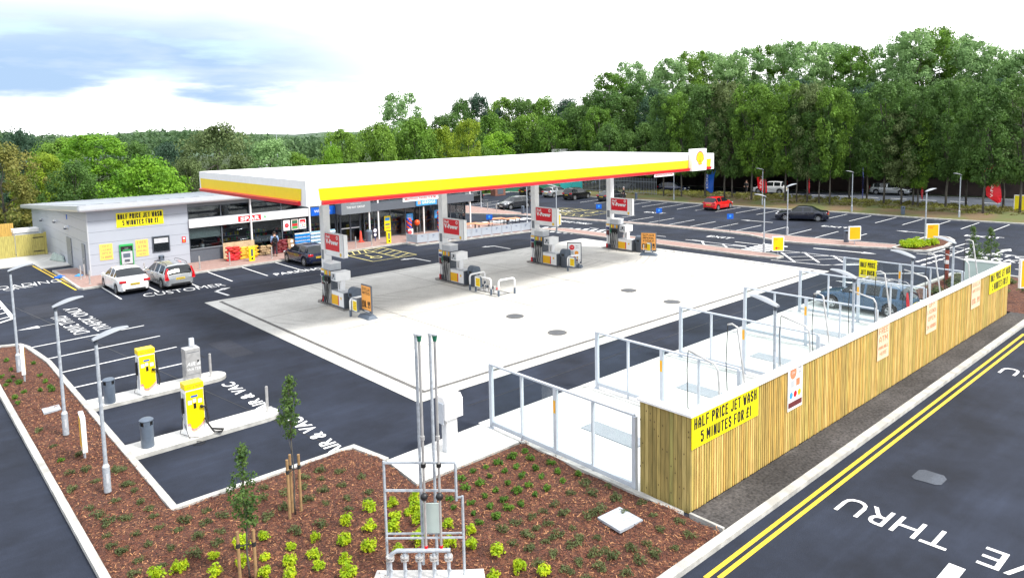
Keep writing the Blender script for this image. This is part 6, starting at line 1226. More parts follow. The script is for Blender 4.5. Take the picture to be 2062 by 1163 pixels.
def car(name, lab, cat, p, rz, kind, L_, W_, H_, pm, rails=False, grp=None, z=.0, simple=False):
    t = thing(name, lab, cat, (p[0], p[1], z), rz, grp); P = PROF[kind]; hw0 = W_/2
    rw = .30*H_/1.42; wb = (.185, .80) if kind != 'hatch' else (.17, .815); ra = rw+.055
    xs = sorted(set([round(v, 4) for v in list(np.linspace(0, 1, 34))+[.006, .02, .985, .995]+list(P['pil'])+[P['rear'][0], P['rear'][1], P['wind'][0], P['wind'][1]]+[w_+k*ra/L_ for w_ in wb for k in (-1, -.9, -.7, -.4, 0, .4, .7, .9, 1)]]))
    xs = [x for x in xs if 0 <= x <= 1]; cols = []
    for x in xs:
        u = abs(2*x-1); wd = hw0*(1-.05*u**3-.17*u**14-(.05*u**6 if x > .5 else .02*u**6)); dk = ip(P['deck'], x)*H_; g0 = .20*H_/1.42
        if x < .03: g0 += (.03-x)*2.2
        if x > .96: g0 += (x-.96)*1.2
        zb = g0
        for w_ in wb:
            dx = (x-w_)*L_
            if abs(dx) < ra: zb = max(zb, rw+math.sqrt(ra*ra-dx*dx)*.98)
        inr = P['roof'][0][0] < x < P['roof'][-1][0]; rf = max(dk, ip(P['roof'], x)*H_) if inr else dk
        up = rf-dk; mid = zb+(dk-zb)*.55; yr = hw0*(.93-.22*min(1, up/(.34*H_)))
        c = [(0, zb), (wd*.90, zb), (wd*.985, min(zb+.05, dk-.05)), (wd, mid), (wd*.975, dk-.05*H_*.6), (wd*.93, dk)]
        if up > .01: c += [(min(yr, wd*.9), dk+up*.90), (min(yr, wd*.9)*.86, rf-.004), (0, rf+.022*H_*min(1, up/.3))]
        else: c += [(wd*.80, dk+.012), (wd*.5, dk+.028), (0, dk+.036)]
        cols.append(c)
    n = 9; vs = []
    for x, c in zip(xs, cols):
        X = (x-.5)*L_
        for y, zz in c: vs.append((X, y, zz))
        for y, zz in c: vs.append((X, -y, zz))
    body = MB(); sideg = [MB(), MB()]; fg = MB(); rg = MB()
    bf, bk, sf = [], [], [[], []]; ff, rf_ = [], []
    for i in range(len(xs)-1):
        xm = (xs[i]+xs[i+1])/2
        def up(j): return ip(P['roof'], xs[j])*H_-ip(P['deck'], xs[j])*H_ if P['roof'][0][0] < xs[j] < P['roof'][-1][0] else 0
        for s in (0, 1):
            o = s*n; a, b = i*2*n+o, (i+1)*2*n+o
            for j in range(n-1):
                q = (a+j, b+j, b+j+1, a+j+1) if s == 0 else (a+j+1, b+j+1, b+j, a+j)
                pil = any(P['pil'][k] <= xm <= P['pil'][k+1] for k in range(0, len(P['pil']), 2))
                if j == 0: bk.append(q)
                elif j == 5 and min(up(i), up(i+1)) > .10 and not pil: sf[s].append(q)
                elif j in (6, 7) and P['wind'][0] <= xm <= P['wind'][1]: ff.append(q)
                elif j in (6, 7) and P['rear'][0] <= xm <= P['rear'][1]: rf_.append(q)
                else: bf.append(q)
    def sub(q, faces, m):
        idx = {}; 
        vv = []
        for f in faces:
            for k in f:
                if k not in idx: idx[k] = len(vv); vv.append(vs[k])
        q.add(vv, [tuple(idx[k] for k in f) for f in faces], m)
    ends = [tuple(range(0, n))+tuple(range(2*n-2, n, -1)), tuple(reversed(tuple(range((len(xs)-1)*2*n, (len(xs)-1)*2*n+n))+tuple(range((len(xs)-1)*2*n+2*n-2, (len(xs)-1)*2*n+n, -1))))]
    sub(body, bf+ends, pm); sub(body, bk, M_RUB)
    # dark lower bumper, grille, seams, sills
    XF, XB = L_/2, -L_/2
    body.box(XB-.005, -hw0*.62, .24*H_/1.42, XB+.04, hw0*.62, .36*H_/1.42, M_BLACK); body.box(XF-.10, -hw0*.60, .24, XF+.004, hw0*.60, .36, M_BLACK); body.box(XF-.12, -hw0*.4, .42*H_, XF-.015, hw0*.4, .475*H_, M_BLACK)
    if not simple:
        for sx in ((.36, .66) if kind != 'estate' else (.29, .45, .66)):
            for s in (-1, 1):
                X = (sx-.5)*L_; wd = hw0*(1-.05*abs(2*sx-1)**3); body.box(X-.006, s*wd*.97-.02, .24, X+.006, s*wd*1.002 if s > 0 else s*wd*.97+.02, .62*H_, M_BLACK) if False else None
                body.add([(X-.006, s*(wd*.99+.003), .26), (X+.006, s*(wd*.99+.003), .26), (X+.006, s*(wd+.004), .40*H_), (X+.006, s*(wd*.977+.004), .60*H_), (X-.006, s*(wd*.977+.004), .60*H_), (X-.006, s*(wd+.004), .40*H_)], [(0, 1, 2, 3, 4, 5)], M_BLACK)
                body.box(X+.12, s*hw0*.99-.012, .50*H_, X+.26, s*hw0*.99+.012, .525*H_, pm)
    body.build('body', t, smooth=True, angle=38)
    for q, f, nm_ in ((fg, ff, 'windscreen'), (rg, rf_, 'rear_window'), (sideg[0], sf[0], 'side_window'), (sideg[1], sf[1], 'side_window')): sub(q, f, M_GLASSD); q.build(nm_, t, smooth=True, angle=50)
    for w_ in wb:
        for s in (-1, 1):
            X = (w_-.5)*L_; y0 = s*(hw0*.985); q = MB(); q.cyl((X, y0-s*.19, rw), (X, y0, rw), rw, n=24, m=M_RUB); wh = q.build('wheel', t, smooth=True, angle=40)
            q = MB(); q.cyl((X, y0-s*.03, rw), (X, y0+s*.006, rw), rw*.68, rw*.64, 20, M_RIM)
            for k in range(5): a = k*2*math.pi/5+.3; q.add([(X+rw*.2*math.cos(a+.5), y0+s*.010, rw+rw*.2*math.sin(a+.5)), (X+rw*.58*math.cos(a+.38), y0+s*.010, rw+rw*.58*math.sin(a+.38)), (X+rw*.58*math.cos(a+.88), y0+s*.010, rw+rw*.58*math.sin(a+.88)), (X+rw*.2*math.cos(a+.75), y0+s*.010, rw+rw*.2*math.sin(a+.75))], [(0, 1, 2, 3)], M_RUB)
            q.build('rim', wh)
    dT = ip(P['deck'], .02)*H_
    for s in (-1, 1):
        q = MB(); q.box(XB-.012, s*hw0*.93-.0 if s < 0 else hw0*.52, .50*H_, XB+.10, -hw0*.52 if s < 0 else hw0*.93, .60*H_, M_TAIL) if kind != 'estate' else q.add([(XB-.014, s*hw0*.90, .40*H_), (XB-.014, s*hw0*.72, .42*H_), (XB+.01, s*hw0*.80, .60*H_), (XB+.10, s*hw0*.70, .88*H_), (XB+.14, s*hw0*.82, .88*H_), (XB+.09, s*hw0*.975, .60*H_), (XB+.06, s*hw0*.99, .42*H_)], [tuple(range(7))], M_TAIL)
        q.build('tail_light', t, bevel=.02 if kind != 'estate' else 0)
        q = MB(); q.ball((XF-.13, s*hw0*.72, .465*H_), .12, M_HEADL, 12, 8, (1.0, 1.25, .55)); q.build('headlight', t, smooth=True)
        q = MB(); q.ball(((P['wind'][1]-.5)*L_-.22, s*(hw0+.06), .68*H_), .085, pm, 10, 7, (.6, 1.1, .75)); q.build('mirror', t, smooth=True)
    q = MB(); pr_ = Pl((XB-.012, 0, 0), NY, UP); q.pb(pr_, -.25, .40*H_, .25, .40*H_+.11, -.01, .012, M_PLATEY)
    for k in range(7): q.pq(pr_, -.21+k*.062, .40*H_+.03, -.17+k*.062, .40*H_+.08, M_INK, .014)
    q.build('number_plate', t)
    q = MB(); q.pb(Pl((XF+.003, 0, 0), PY, UP), -.25, .36, .25, .46, -.01, .012, M_PLATEW); q.build('number_plate', t)
    if rails:
        for s in (-1, 1): q = MB(); y = s*hw0*.66; q.tube([(-.40*L_, y, .955*H_), (-.36*L_, y, 1.035*H_), (-.1*L_, y, 1.055*H_), (.05*L_, y, 1.02*H_), (.08*L_, y, .97*H_)], .016, 6, M_BLACK if rails == 1 else M_STEEL); q.build('roof_rail', t, smooth=True)
    return t
P_WHITE = paint('white car paint', (.78, .78, .78), 0); P_SILV = paint('silver car paint', (.46, .48, .50), .6); P_NAVY = paint('dark navy car paint', (.008, .013, .045)); P_BLUE = paint('mid blue car paint', (.035, .09, .17), .4)
P_RED = paint('red car paint', (.62, .012, .012), 0); P_BLK = paint('black car paint', (.008, .008, .010)); P_DBLU = paint('deep blue-black paint', (.010, .013, .028)); P_GREY = paint('dark grey car paint', (.045, .05, .06), .4); P_ANT = paint('anthracite car paint', (.03, .034, .042), .3)
car('white_saloon', 'white saloon parked nose-in by the grey shop wall', 'car', (-2.08, 27.55), R(91), 'saloon', 4.25, 1.74, 1.40, P_WHITE)
car('silver_estate', 'silver estate car with roof rails parked by the serving hatch', 'car', (.22, 27.2), R(92), 'estate', 4.45, 1.76, 1.44, P_SILV, 1)
car('navy_hatchback', 'dark navy hatchback parked in front of the water display', 'car', (9.35, 27.35), R(91), 'hatch', 3.95, 1.68, 1.42, P_NAVY)
be = car('blue_estate', 'blue estate car with roof bars standing in the jet wash bay', 'car', (22.1, -5.35), R(91), 'estate', 4.3, 1.74, 1.42, P_BLUE, 2, z=.02)
q = MB()
for x in (-.9, .1): q.box(x-.03, -.68, 1.50, x+.03, .68, 1.53, M_STEEL)
for y in (-.5, 0, .5): q.box(-1.2, y-.02, 1.53, .5, y+.02, 1.55, M_STEEL)
q.build('roof_bars', be)
car('red_hatchback', 'bright red hatchback alone in the far parking row', 'car', (54.3, 23.15), R(1), 'hatch', 3.7, 1.62, 1.38, P_RED)
car('dark_saloon', 'dark blue-black saloon driving along the far aisle', 'car', (51.2, 12.35), R(112), 'saloon', 4.55, 1.76, 1.34, P_DBLU)
car('grey_hatchback', 'dark grey hatchback facing the bollards on the far pavement', 'car', (41.35, 41.2), R(180), 'hatch', 3.95, 1.7, 1.38, P_ANT)
car('silver_hatchback', 'silver hatchback parked between two black cars near the green hoarding', 'car', (54.2, 47.2), R(2), 'hatch', 4.0, 1.68, 1.36, P_SILV)
car('black_mpv', 'black tall hatchback right of the silver one near the teal panel', 'car', (53.4, 42.8), R(2), 'hatch', 3.9, 1.66, 1.50, P_BLK)
car('black_hatchback', 'black car half hidden by the third canopy column', 'car', (53.8, 51.3), R(2), 'hatch', 3.95, 1.66, 1.42, P_BLK)
car('black_car', 'black car half hidden behind the glazed shop corner', 'car', (42.2, 50.3), R(195), 'hatch', 3.9, 1.66, 1.42, P_BLK)
car('grey_car', 'dark grey low car half hidden behind the fourth canopy column', 'car', (54.7, 38.2), R(2), 'saloon', 4.1, 1.64, 1.32, P_GREY)
car('white_suv', 'white tall hatchback on the public road behind the red flag', 'car', (73.0, 27.4), R(102), 'hatch', 4.1, 1.76, 1.62, P_WHITE, simple=True)
car('silver_road_car', 'silver estate on the public road among the verge trunks', 'car', (80.2, 15.6), R(278), 'estate', 4.5, 1.75, 1.42, P_SILV, simple=True)
car('dark_suv', 'dark tall car on the public road just beyond the white one', 'car', (76.8, 29.2), R(102), 'estate', 4.4, 1.8, 1.7, P_BLK, simple=True)
p = far(1357, 99); car('blue_road_car', 'dark blue car on the public road behind the right end of the canopy', 'car', (p.x, p.y), R(280), 'hatch', 4.0, 1.7, 1.45, P_NAVY, simple=True)
p = far(1200, 107); car('blue_parked_car', 'mid blue car behind the palisade fence', 'car', (p.x, p.y), R(-20), 'hatch', 4.2, 1.7, 1.5, P_BLUE, simple=True)
p = far(1250, 104); car('white_parked_car', 'white car behind the palisade fence right of the fourth column', 'car', (p.x, p.y), R(-20), 'hatch', 4.0, 1.7, 1.5, P_WHITE, simple=True)
fc = None
for k, (px, d_) in enumerate(((512, 176), (531, 180), (604, 178), (620, 181), (634, 177))):
    p = far(px, d_)
    if fc is None: fc = car('distant_car', 'distant pale car glimpsed through the gap in the trees', 'car', (p.x, p.y), R(60), 'hatch', 4.1, 1.7, 1.5, P_WHITE, simple=True, grp='distant cars beyond the trees', z=.2)
    else: copy_tree(fc, (p.x, p.y, .2), R(40+25*k))

# ================================================================== PEOPLE
def skin(name, parent, verts, edges, radii, m, sub=1):
    me = bpy.data.meshes.new(name); me.from_pydata(verts, edges, []); me.materials.append(m); o = bpy.data.objects.new(name, me); COL.objects.link(o)
    if parent: o.parent = parent
    s = o.modifiers.new('skin', 'SKIN'); s.use_smooth_shade = True; lay = me.skin_vertices[0]
    for v, r in zip(lay.data, radii): v.radius = (r, r) if not isinstance(r, tuple) else r
    lay.data[0].use_root = True; sb = o.modifiers.new('sub', 'SUBSURF'); sb.levels = sb.render_levels = sub; return o
def person(loc, rz, lab, top, legs, hair, H=1.75, sit=False, bag=False, armout=.0):
    t = thing('person', lab, 'person', loc, rz); k = H/1.75
    hip = .48 if sit else .93; 
    J = {'pel': (0, 0, hip), 'chest': (0.02, 0, hip+.38), 'neck': (.01, 0, hip+.56), 'jaw': (.03, 0, hip+.63), 'head': (.02, 0, hip+.73), 'crown': (0, 0, hip+.79)}
    V = [J[x] for x in ('pel', 'chest', 'neck', 'jaw', 'head', 'crown')]; E_ = [(i, i+1) for i in range(5)]; Rr = [(.12, .15), (.11, .16), .055, .075, .098, .07]
    for s in (-1, 1):
        sw = .12*s if not sit else 0; b = len(V)
        if sit: pts = [(0, s*.09, hip), (.40, s*.1, hip+.02), (.42, s*.1, .10), (.44, s*.1, .05), (.58, s*.1, .03)]
        else: pts = [(0, s*.09, hip-.03), (.06+sw*.6, s*.09, .50), (-.02+sw, s*.09, .10), (-.01+sw, s*.09, .05), (.13+sw, s*.1, .03)]
        V += pts; E_ += [(0, b)]+[(b+i, b+i+1) for i in range(4)]; Rr += [.095, .065, .042, .045, .032]
        b = len(V); hz = hip+.12-.0; arm = [(.0, s*.19, hip+.47), (.0+armout*.1, s*.24, hip+.22), (.14+armout, s*.22, hip+.06+armout*.4), (.20+armout, s*.21, hip+.03+armout*.4)]
        V += arm; E_ += [(1, b)]+[(b+i, b+i+1) for i in range(3)]; Rr += [.062, .045, .03, .03]
        w_ = b+3; wx, wy, wz = arm[3]
        for f, (dx, dy, dz) in enumerate(((.05, .028, -.03), (.06, .010, -.05), (.055, -.010, -.05), (.045, -.026, -.045), (.02, s*-.045, .0))):
            b2 = len(V); V += [(wx+dx*.6, wy+dy, wz+dz*.5), (wx+dx*1.3, wy+dy*1.05, wz+dz*1.6)]; E_ += [(w_, b2), (b2, b2+1)]; Rr += [.010, .008]
    sc_ = lambda P_: [tuple(c*k for c in p) for p in P_]
    skin('body', t, sc_(V), E_, [tuple(c*k for c in r) if isinstance(r, tuple) else r*k for r in Rr], M_SKIN, 1)
    # shirt and trousers follow the same skeleton, a little thicker
    tv = [V[0], V[1], (.01, 0, hip+.5)]; te = [(0, 1), (1, 2)]; tr = [(.135, .175), (.13, .18), (.085, .1)]
    lv = [V[0]]; le = []; lr = [(.125, .16)]
    for s_, b in ((0, 6), (1, 6+9+10)):
        L5 = V[b:b+5]; A4 = V[b+5:b+9]; i = len(tv); tv += A4[:3]; te += [(1, i), (i, i+1), (i+1, i+2)]; tr += [.078, .058, .042]
        i = len(lv); lv += L5[:3]; le += [(0, i), (i, i+1), (i+1, i+2)]; lr += [.112, .083, .060]
    skin('shirt', t, sc_(tv), te, [tuple(c*k for c in r) if isinstance(r, tuple) else r*k for r in tr], top, 1); skin('trousers', t, sc_(lv), le, [tuple(c*k for c in r) if isinstance(r, tuple) else r*k for r in lr], legs, 1)
    for b in (6, 25):
        f0, f1 = V[b+3], V[b+4]; q = MB(); q.ball(((f0[0]+f1[0])/2*k, f0[1]*k, .045*k), .055*k, M_BLACK, 10, 6, (2.3, .9, .8)); q.build('shoe', t, smooth=True)
    hx, hy, hz = [c*k for c in V[4]]; q = MB(); q.ball((hx-.025*k, hy, hz+.035*k), .105*k, hair, 12, 8, (1, .98, .95)); q.build('hair', t, smooth=True)
    q = MB(); q.ball((hx+.105*k, hy, hz-.02*k), .018*k, M_SKIN, 6, 5, (1, .8, 1.2)); 
    for s in (-1, 1): q.ball((hx+.092*k, s*.035*k, hz+.005), .011*k, M_INK, 6, 5); q.ball((hx, s*.098*k, hz-.01), .022*k, M_SKIN, 6, 5, (.8, .5, 1.2))
    q.box(hx+.088*k, -.022*k, hz-.066*k, hx+.094*k, .022*k, hz-.058*k, M_MAROON); q.build('face', t, smooth=True)
    if bag:
        b = bmesh.new(); bmesh.ops.create_cube(b, size=1); bmesh.ops.bevel(b, geom=b.edges[:], offset=.22, segments=3, affect='EDGES')
        for v in b.verts: v.co = Vector((v.co.x*.24-.26, v.co.y*.32, v.co.z*.48+hip+.32))
        me = bpy.data.meshes.new('backpack'); b.to_mesh(me); b.free(); me.materials.append(M_BLACK); o = bpy.data.objects.new('backpack', me); COL.objects.link(o); tag(o, 'black backpack on the back of the man in the light blue shirt', 'backpack'); o.matrix_world = Matrix.Translation(t.location) @ Matrix.Rotation(rz, 4, 'Z')
        q = MB()
        for s in (-1, 1): q.tube([(-.15, s*.13, hip+.50), (-.02, s*.13, hip+.56), (.12, s*.13, hip+.48), (.15, s*.14, hip+.34), (.02, s*.17, hip+.18), (-.13, s*.15, hip+.12)], .014, 6, M_BLACK)
        so2 = q.build('strap', o, smooth=True)
    return t
M_SHIRT = mat('light blue shirt', (.30, .45, .75), .8); M_TROU = mat('dark trousers', (.03, .022, .03), .85); M_HAIRD = mat('dark hair', (.02, .013, .01), .7); M_HAIRG = mat('grey hair', (.45, .43, .42), .8); M_BLOUSE = mat('white blouse', (.65, .62, .6), .8); M_COAT = mat('dark coat', (.03, .03, .035), .85)
person((8.75, 31.0, .1), R(75), 'man in a light blue shirt and dark trousers walking past the sacks', M_SHIRT, M_TROU, M_HAIRD, 1.78, bag=True)
person((4.5, 33.6, .3), R(-10), 'clerk in a white blouse seated behind the window next to the grey wall', M_BLOUSE, M_TROU, M_HAIRD, 1.7, sit=True, armout=.1)
p = at(1240, 402, 0); person((p.x-.3, p.y-1.5, 0), R(160), 'grey haired person in a dark coat beside the half hidden grey car', M_COAT, M_TROU, M_HAIRG, 1.65)
person((70.6, 29.4, .05), R(200), 'person in dark clothes standing on the road edge left of the white SUV', M_COAT, M_COAT, M_HAIRD, 1.75)
q = MB((4.5, 33.6, .1)); q.lathe([(.2, .1), (.05, .13), (.04, .42), (.2, .45), (.2, .5)], (4.45, 33.6, 0), 14, M_BLACK); tag(q.build('stool'), 'black stool under the seated clerk', 'stool')
# ================================================================== VEGETATION
def leafcloud(centers, rads, per, leaf, seed, flat=.75, up=.35, keep=None):
    rg = np.random.RandomState(seed); C_ = np.repeat(centers, per, axis=0); Rr = np.repeat(rads, per)
    n = len(C_); d = rg.normal(size=(n, 3)); d /= np.linalg.norm(d, axis=1)[:, None]; rr = rg.uniform(.25, 1, n)**.5
    off = d*(rr*Rr)[:, None]; off[:, 2] *= flat; P = C_+off
    nrm = d+rg.normal(size=(n, 3))*.55+np.array([0, 0, up]); nrm /= np.linalg.norm(nrm, axis=1)[:, None]
    a = np.cross(nrm, rg.normal(size=(n, 3))); a /= np.linalg.norm(a, axis=1)[:, None]; b = np.cross(nrm, a)
    s = leaf*rg.uniform(.6, 1.35, n)[:, None]; v = np.stack([P-a*s*.5, P+b*s*.33-a*s*.05, P+a*s*.6, P-b*s*.33+a*s*.05], 1).reshape(-1, 3)
    return v
def cloudmesh(name, v, m):
    n = len(v)//4; me = bpy.data.meshes.new(name); me.vertices.add(len(v)); me.vertices.foreach_set('co', v.astype(np.float32).ravel()); me.loops.add(4*n); me.loops.foreach_set('vertex_index', np.arange(4*n, dtype=np.int32))
    me.polygons.add(n); me.polygons.foreach_set('loop_start', np.arange(0, 4*n, 4, dtype=np.int32)); me.polygons.foreach_set('loop_total', np.full(n, 4, dtype=np.int32)); me.materials.append(m); me.update(); me.validate(); return me
def crown_pts(rg, n, rx, h, shape):
    "clump centres for a crown of radius rx from z=0 to h"
    out = []; lob = [(rg.uniform(0, 6.28), rg.uniform(.1, .9), rg.uniform(.7, 1.15)) for _ in range(7)]
    while len(out) < n:
        z = rg.uniform(0, 1); t = rg.uniform(0, 6.283)
        if shape == 'tall': w_ = math.sqrt(max(0, 1-abs((z-.50)/.54)**2.6))*(.85+.25*z)
        elif shape == 'dome': w_ = math.sqrt(max(0, 1-(z*1.02)**2.2))*(.75+.25*min(1, z*4))
        elif shape == 'narrow': w_ = math.sin(math.pi*(z*.9+.07))**.8*.8
        else: w_ = math.sqrt(max(0, 1-((z-.42)/.6)**2))
        k = 1+.28*math.sin(3*t+lob[0][0]*3+z*4)+.18*math.sin(5*t+lob[1][0]+z*9); r = rg.uniform(.35, 1)**.55*w_*k*rx
        out.append((r*math.cos(t), r*math.sin(t), z*h))
    return np.array(out)
LEAFM = {'mid': leafmat('mid green leaves', (.18, .33, .045), (.08, .16, .025)), 'bright': leafmat('bright green leaves', (.25, .45, .04), (.11, .25, .022)), 'yellow': leafmat('yellow green leaves', (.36, .46, .045), (.16, .25, .022)),
 'dark': leafmat('dark green leaves', (.115, .22, .05), (.055, .115, .028)), 'olive': leafmat('olive grey leaves', (.20, .26, .10), (.09, .13, .045)), 'pale': leafmat('pale poplar leaves', (.29, .46, .18), (.14, .25, .09)), 'brown': leafmat('brownish green leaves', (.26, .25, .065), (.12, .15, .035)), 'pine': leafmat('blue green needles', (.075, .145, .085), (.03, .065, .04))}
PROTO = {}
def proto(kind, shape, v):
    k = (kind, shape, v)
    if k in PROTO: return PROTO[k]
    rg = np.random.RandomState(hash((shape, v)) % 1000 if False else (len(shape)*37+v*101+7)); rr = random.Random(v*13+len(shape))
    rx, h = {'tall': (3.0, 9.5), 'dome': (4.6, 6.5), 'narrow': (1.9, 9.0), 'round': (3.9, 8.0)}[shape]
    n = {'tall': 125, 'dome': 150, 'narrow': 80, 'round': 135}[shape]
    c = crown_pts(rr, n, rx, h, shape); rad = rg.uniform(.4, 1.35, n)*(.9 if shape == 'tall' else 1); base = {'tall': 3.2, 'dome': .5, 'narrow': 2.0, 'round': 1.5}[shape]; c[:, 2] += base
    key = ('m', shape, v)
    if key not in PROTO: PROTO[key] = leafcloud(c, rad, {'tall': 95, 'dome': 95, 'narrow': 100, 'round': 95}[shape], .27, v*7+3)
    PROTO[k] = cloudmesh('crown', PROTO[key], LEAFM[kind])
    if (shape, v) not in PROTO:
        q = MB(); H_ = base+h*.85; r0 = .16 if shape in ('tall', 'narrow') else .22; wob = [Vector((rr.uniform(-.25, .25)*i/5, rr.uniform(-.25, .25)*i/5, H_*i/7)) for i in range(8)]
        q.tube(wob, [r0*(1-.12*i) for i in range(8)], 8, M_BARK2)
        for i in range(9 if shape != 'dome' else 7):
            j = rr.randint(2, 5); a = wob[j]; tgt = Vector(c[rr.randrange(n)]); mid = a.lerp(tgt, .5)+Vector((0, 0, .3)); q.tube([a, mid, tgt], [.07, .045, .015], 5, M_BARK2)
        o = q.build('trunk', smooth=True); PROTO[(shape, v)] = o.data; bpy.data.objects.remove(o)
    return PROTO[k]
def tree(loc, kind, shape, v, sc, lab, grp, name='tree', trunk=True):
    t = thing(name, lab, 'tree', loc, rnd.uniform(0, 6.28), grp); cr = bpy.data.objects.new('crown', proto(kind, shape, v)); COL.objects.link(cr); cr.parent = t; cr.scale = sc
    tr = bpy.data.objects.new('trunk', PROTO[(shape, v)]); COL.objects.link(tr); tr.parent = t; tr.scale = sc
    return t
TH = {'tall': 12.6, 'dome': 7.4, 'narrow': 11.0, 'round': 9.6}; TW = {'tall': 6.6, 'dome': 9.6, 'narrow': 3.6, 'round': 8.2}
def ptree(px, ytop, d, wpx, kind, shape, v, lab, grp=None, zb=0.0, name='tree'):
    p = far(px, d); H_ = ztop(px, ytop, d)-zb; w_ = wpx*d/FPX; sz = H_/TH[shape]; sw = w_/TW[shape]; tree((p.x, p.y, zb), kind, shape, v, (sw, sw, sz), lab, grp, name)
GL = 'trees behind the shop and yard'
for a in ((-6, 300, 84, 110, 'brown', 'round', 1, 'brownish green bushy tree at the far left edge', 'broadleaf_tree'), (80, 316, 90, 90, 'yellow', 'round', 2, 'yellow green tree left of the dark olive one', 'broadleaf_tree'), (38, 261, 108, 105, 'pine', 'dome', 1, 'dark blue green pine rising at the upper left', 'pine_tree'), (188, 276, 96, 115, 'bright', 'tall', 1, 'tall bright green tree above the left end of the shop', 'broadleaf_tree'),
 (142, 330, 82, 90, 'dark', 'round', 3, 'dark olive bush tree directly behind the left end of the shop roof', 'broadleaf_tree'), (290, 316, 82, 165, 'bright', 'dome', 2, 'broad bright green domed tree behind the shop roof', 'broadleaf_tree'), (112, 286, 105, 85, 'mid', 'round', 1, 'mid green rounded tree between the pine and the tall bright tree', 'broadleaf_tree'), (262, 292, 100, 90, 'dark', 'round', 2, 'dark green tree showing above the bright domed tree', 'broadleaf_tree'),
 (335, 287, 112, 100, 'pine', 'dome', 3, 'grey green tree in the gap left of the weeping tree', 'broadleaf_tree'), (376, 320, 84, 80, 'olive', 'round', 3, 'olive bush tree between the bright dome and the weeping tree', 'broadleaf_tree'), (436, 258, 90, 125, 'olive', 'round', 1, 'large grey green weeping tree left of the canopy', 'weeping_tree'), (542, 286, 94, 100, 'pale', 'round', 2, 'pale green leafy tree just right of the weeping tree', 'broadleaf_tree'),
 (590, 306, 130, 90, 'mid', 'dome', 1, 'low mid green bush in the gap right of the pale tree', 'bush_tree'), (690, 264, 92, 90, 'mid', 'round', 3, 'mid green tree left of the broad tree under the poplar', 'broadleaf_tree'), (805, 189, 112, 88, 'pale', 'tall', 2, 'tall pale poplar standing above all trees behind the canopy', 'poplar_tree'), (760, 248, 100, 120, 'mid', 'dome', 3, 'left of two broad green trees below the poplar', 'broadleaf_tree'),
 (835, 236, 104, 140, 'mid', 'dome', 2, 'right of two broad green trees below the poplar', 'broadleaf_tree'), (668, 292, 90, 80, 'bright', 'dome', 1, 'bright green bush tree just above the canopy roof at the left', 'broadleaf_tree'), (888, 262, 108, 70, 'yellow', 'round', 1, 'yellow green tree close behind the canopy roof', 'broadleaf_tree'), (898, 234, 115, 95, 'dark', 'round', 2, 'dark tree right of the poplar', 'broadleaf_tree'), (943, 244, 98, 55, 'yellow', 'tall', 3, 'slim yellow green tree in the middle of the backdrop', 'broadleaf_tree'),
 (1000, 268, 108, 90, 'bright', 'round', 3, 'bright green tree behind the middle of the canopy roof', 'broadleaf_tree'), (965, 292, 104, 90, 'mid', 'dome', 3, 'low mid green tree touching the canopy roof line', 'broadleaf_tree'), (620, 318, 150, 120, 'dark', 'dome', 2, 'dark low hedge tree in the distance behind the canopy left', 'broadleaf_tree')):
    px, yt, d_, wp, kd, sh, v, lb, nm_ = a; ptree(px, yt, d_, wp, kd, sh, v, lb, GL, -1.0, nm_)
for k, (px, yt, d_, wp, kd) in enumerate(((930, 205, 135, 70, 'dark'), (968, 196, 138, 80, 'pine'), (1012, 200, 140, 90, 'mid'), (1055, 203, 138, 90, 'dark'), (1100, 202, 136, 90, 'mid'), (1145, 203, 132, 90, 'pine'), (1190, 198, 128, 90, 'dark'), (1062, 236, 112, 90, 'mid'), (1112, 232, 108, 90, 'mid'), (1160, 216, 110, 90, 'dark'), (1205, 222, 104, 90, 'mid'), (1035, 262, 112, 90, 'dark'), (1085, 262, 112, 90, 'dark'), (1140, 258, 112, 90, 'dark'), (1195, 262, 110, 80, 'dark'), (985, 236, 122, 80, 'mid'))):
    ptree(px, yt, d_, wp, kd, 'round', 1+k % 3, 'tree in the dark wood behind the middle of the canopy', 'trees in the wood behind the canopy', 0, 'woodland_tree')
# wood beyond the public road: tall pale back row on the rising bank, dark middle rows
bank = MB(); bp_ = []
for i in range(60):
    px = 1150+i*22; 
    for d_, z in ((99, 2.8), (112, 4.2), (130, 6.5), (170, 8.0)): p = far(px, d_); bp_.append((p.x, p.y, z*(min(1, i/8)) if i < 8 else z))
bank.add(bp_, [(4*i+j, 4*i+j+1, 4*i+5+j, 4*i+4+j) for i in range(59) for j in range(3)], mat('woodland floor', (.035, .035, .015), .95, var=.4, scale=.4)); struct(bank, 'wooded_bank', smooth=True)
for k, (px, yt, wp) in enumerate(((1232, 150, 62), (1272, 126, 60), (1318, 140, 62), (1352, 122, 58), (1392, 104, 60), (1428, 108, 62), (1468, 116, 60), (1506, 98, 62), (1548, 94, 60), (1590, 90, 64), (1632, 88, 66), (1676, 90, 66), (1712, 100, 58), (1752, 128, 54), (1792, 92, 66), (1832, 68, 68), (1872, 58, 70), (1912, 74, 66), (1950, 90, 66), (1990, 98, 60), (2030, 122, 62), (2075, 100, 70))):
    ptree(px, yt, 122+(k % 3)*4, wp*1.25, 'pale' if k % 4 else 'mid', 'tall', 1+k % 3, 'tall pale green tree in the top row of the wood beyond the road', 'tall pale trees along the top of the wood', 4.5, 'woodland_tree')
for k in range(26):
    px = 1218+k*35; ptree(px, 176+14*math.sin(k*2.1)+(10 if k < 6 else 0), 108+(k % 3)*3, 82, ('dark', 'dark', 'dark', 'pine')[k % 4], 'round' if k % 2 else 'tall', 1+k % 3, 'dark tree in the middle of the dense wood beyond the road', 'dark trees in the dense wood', 2.6, 'woodland_tree')
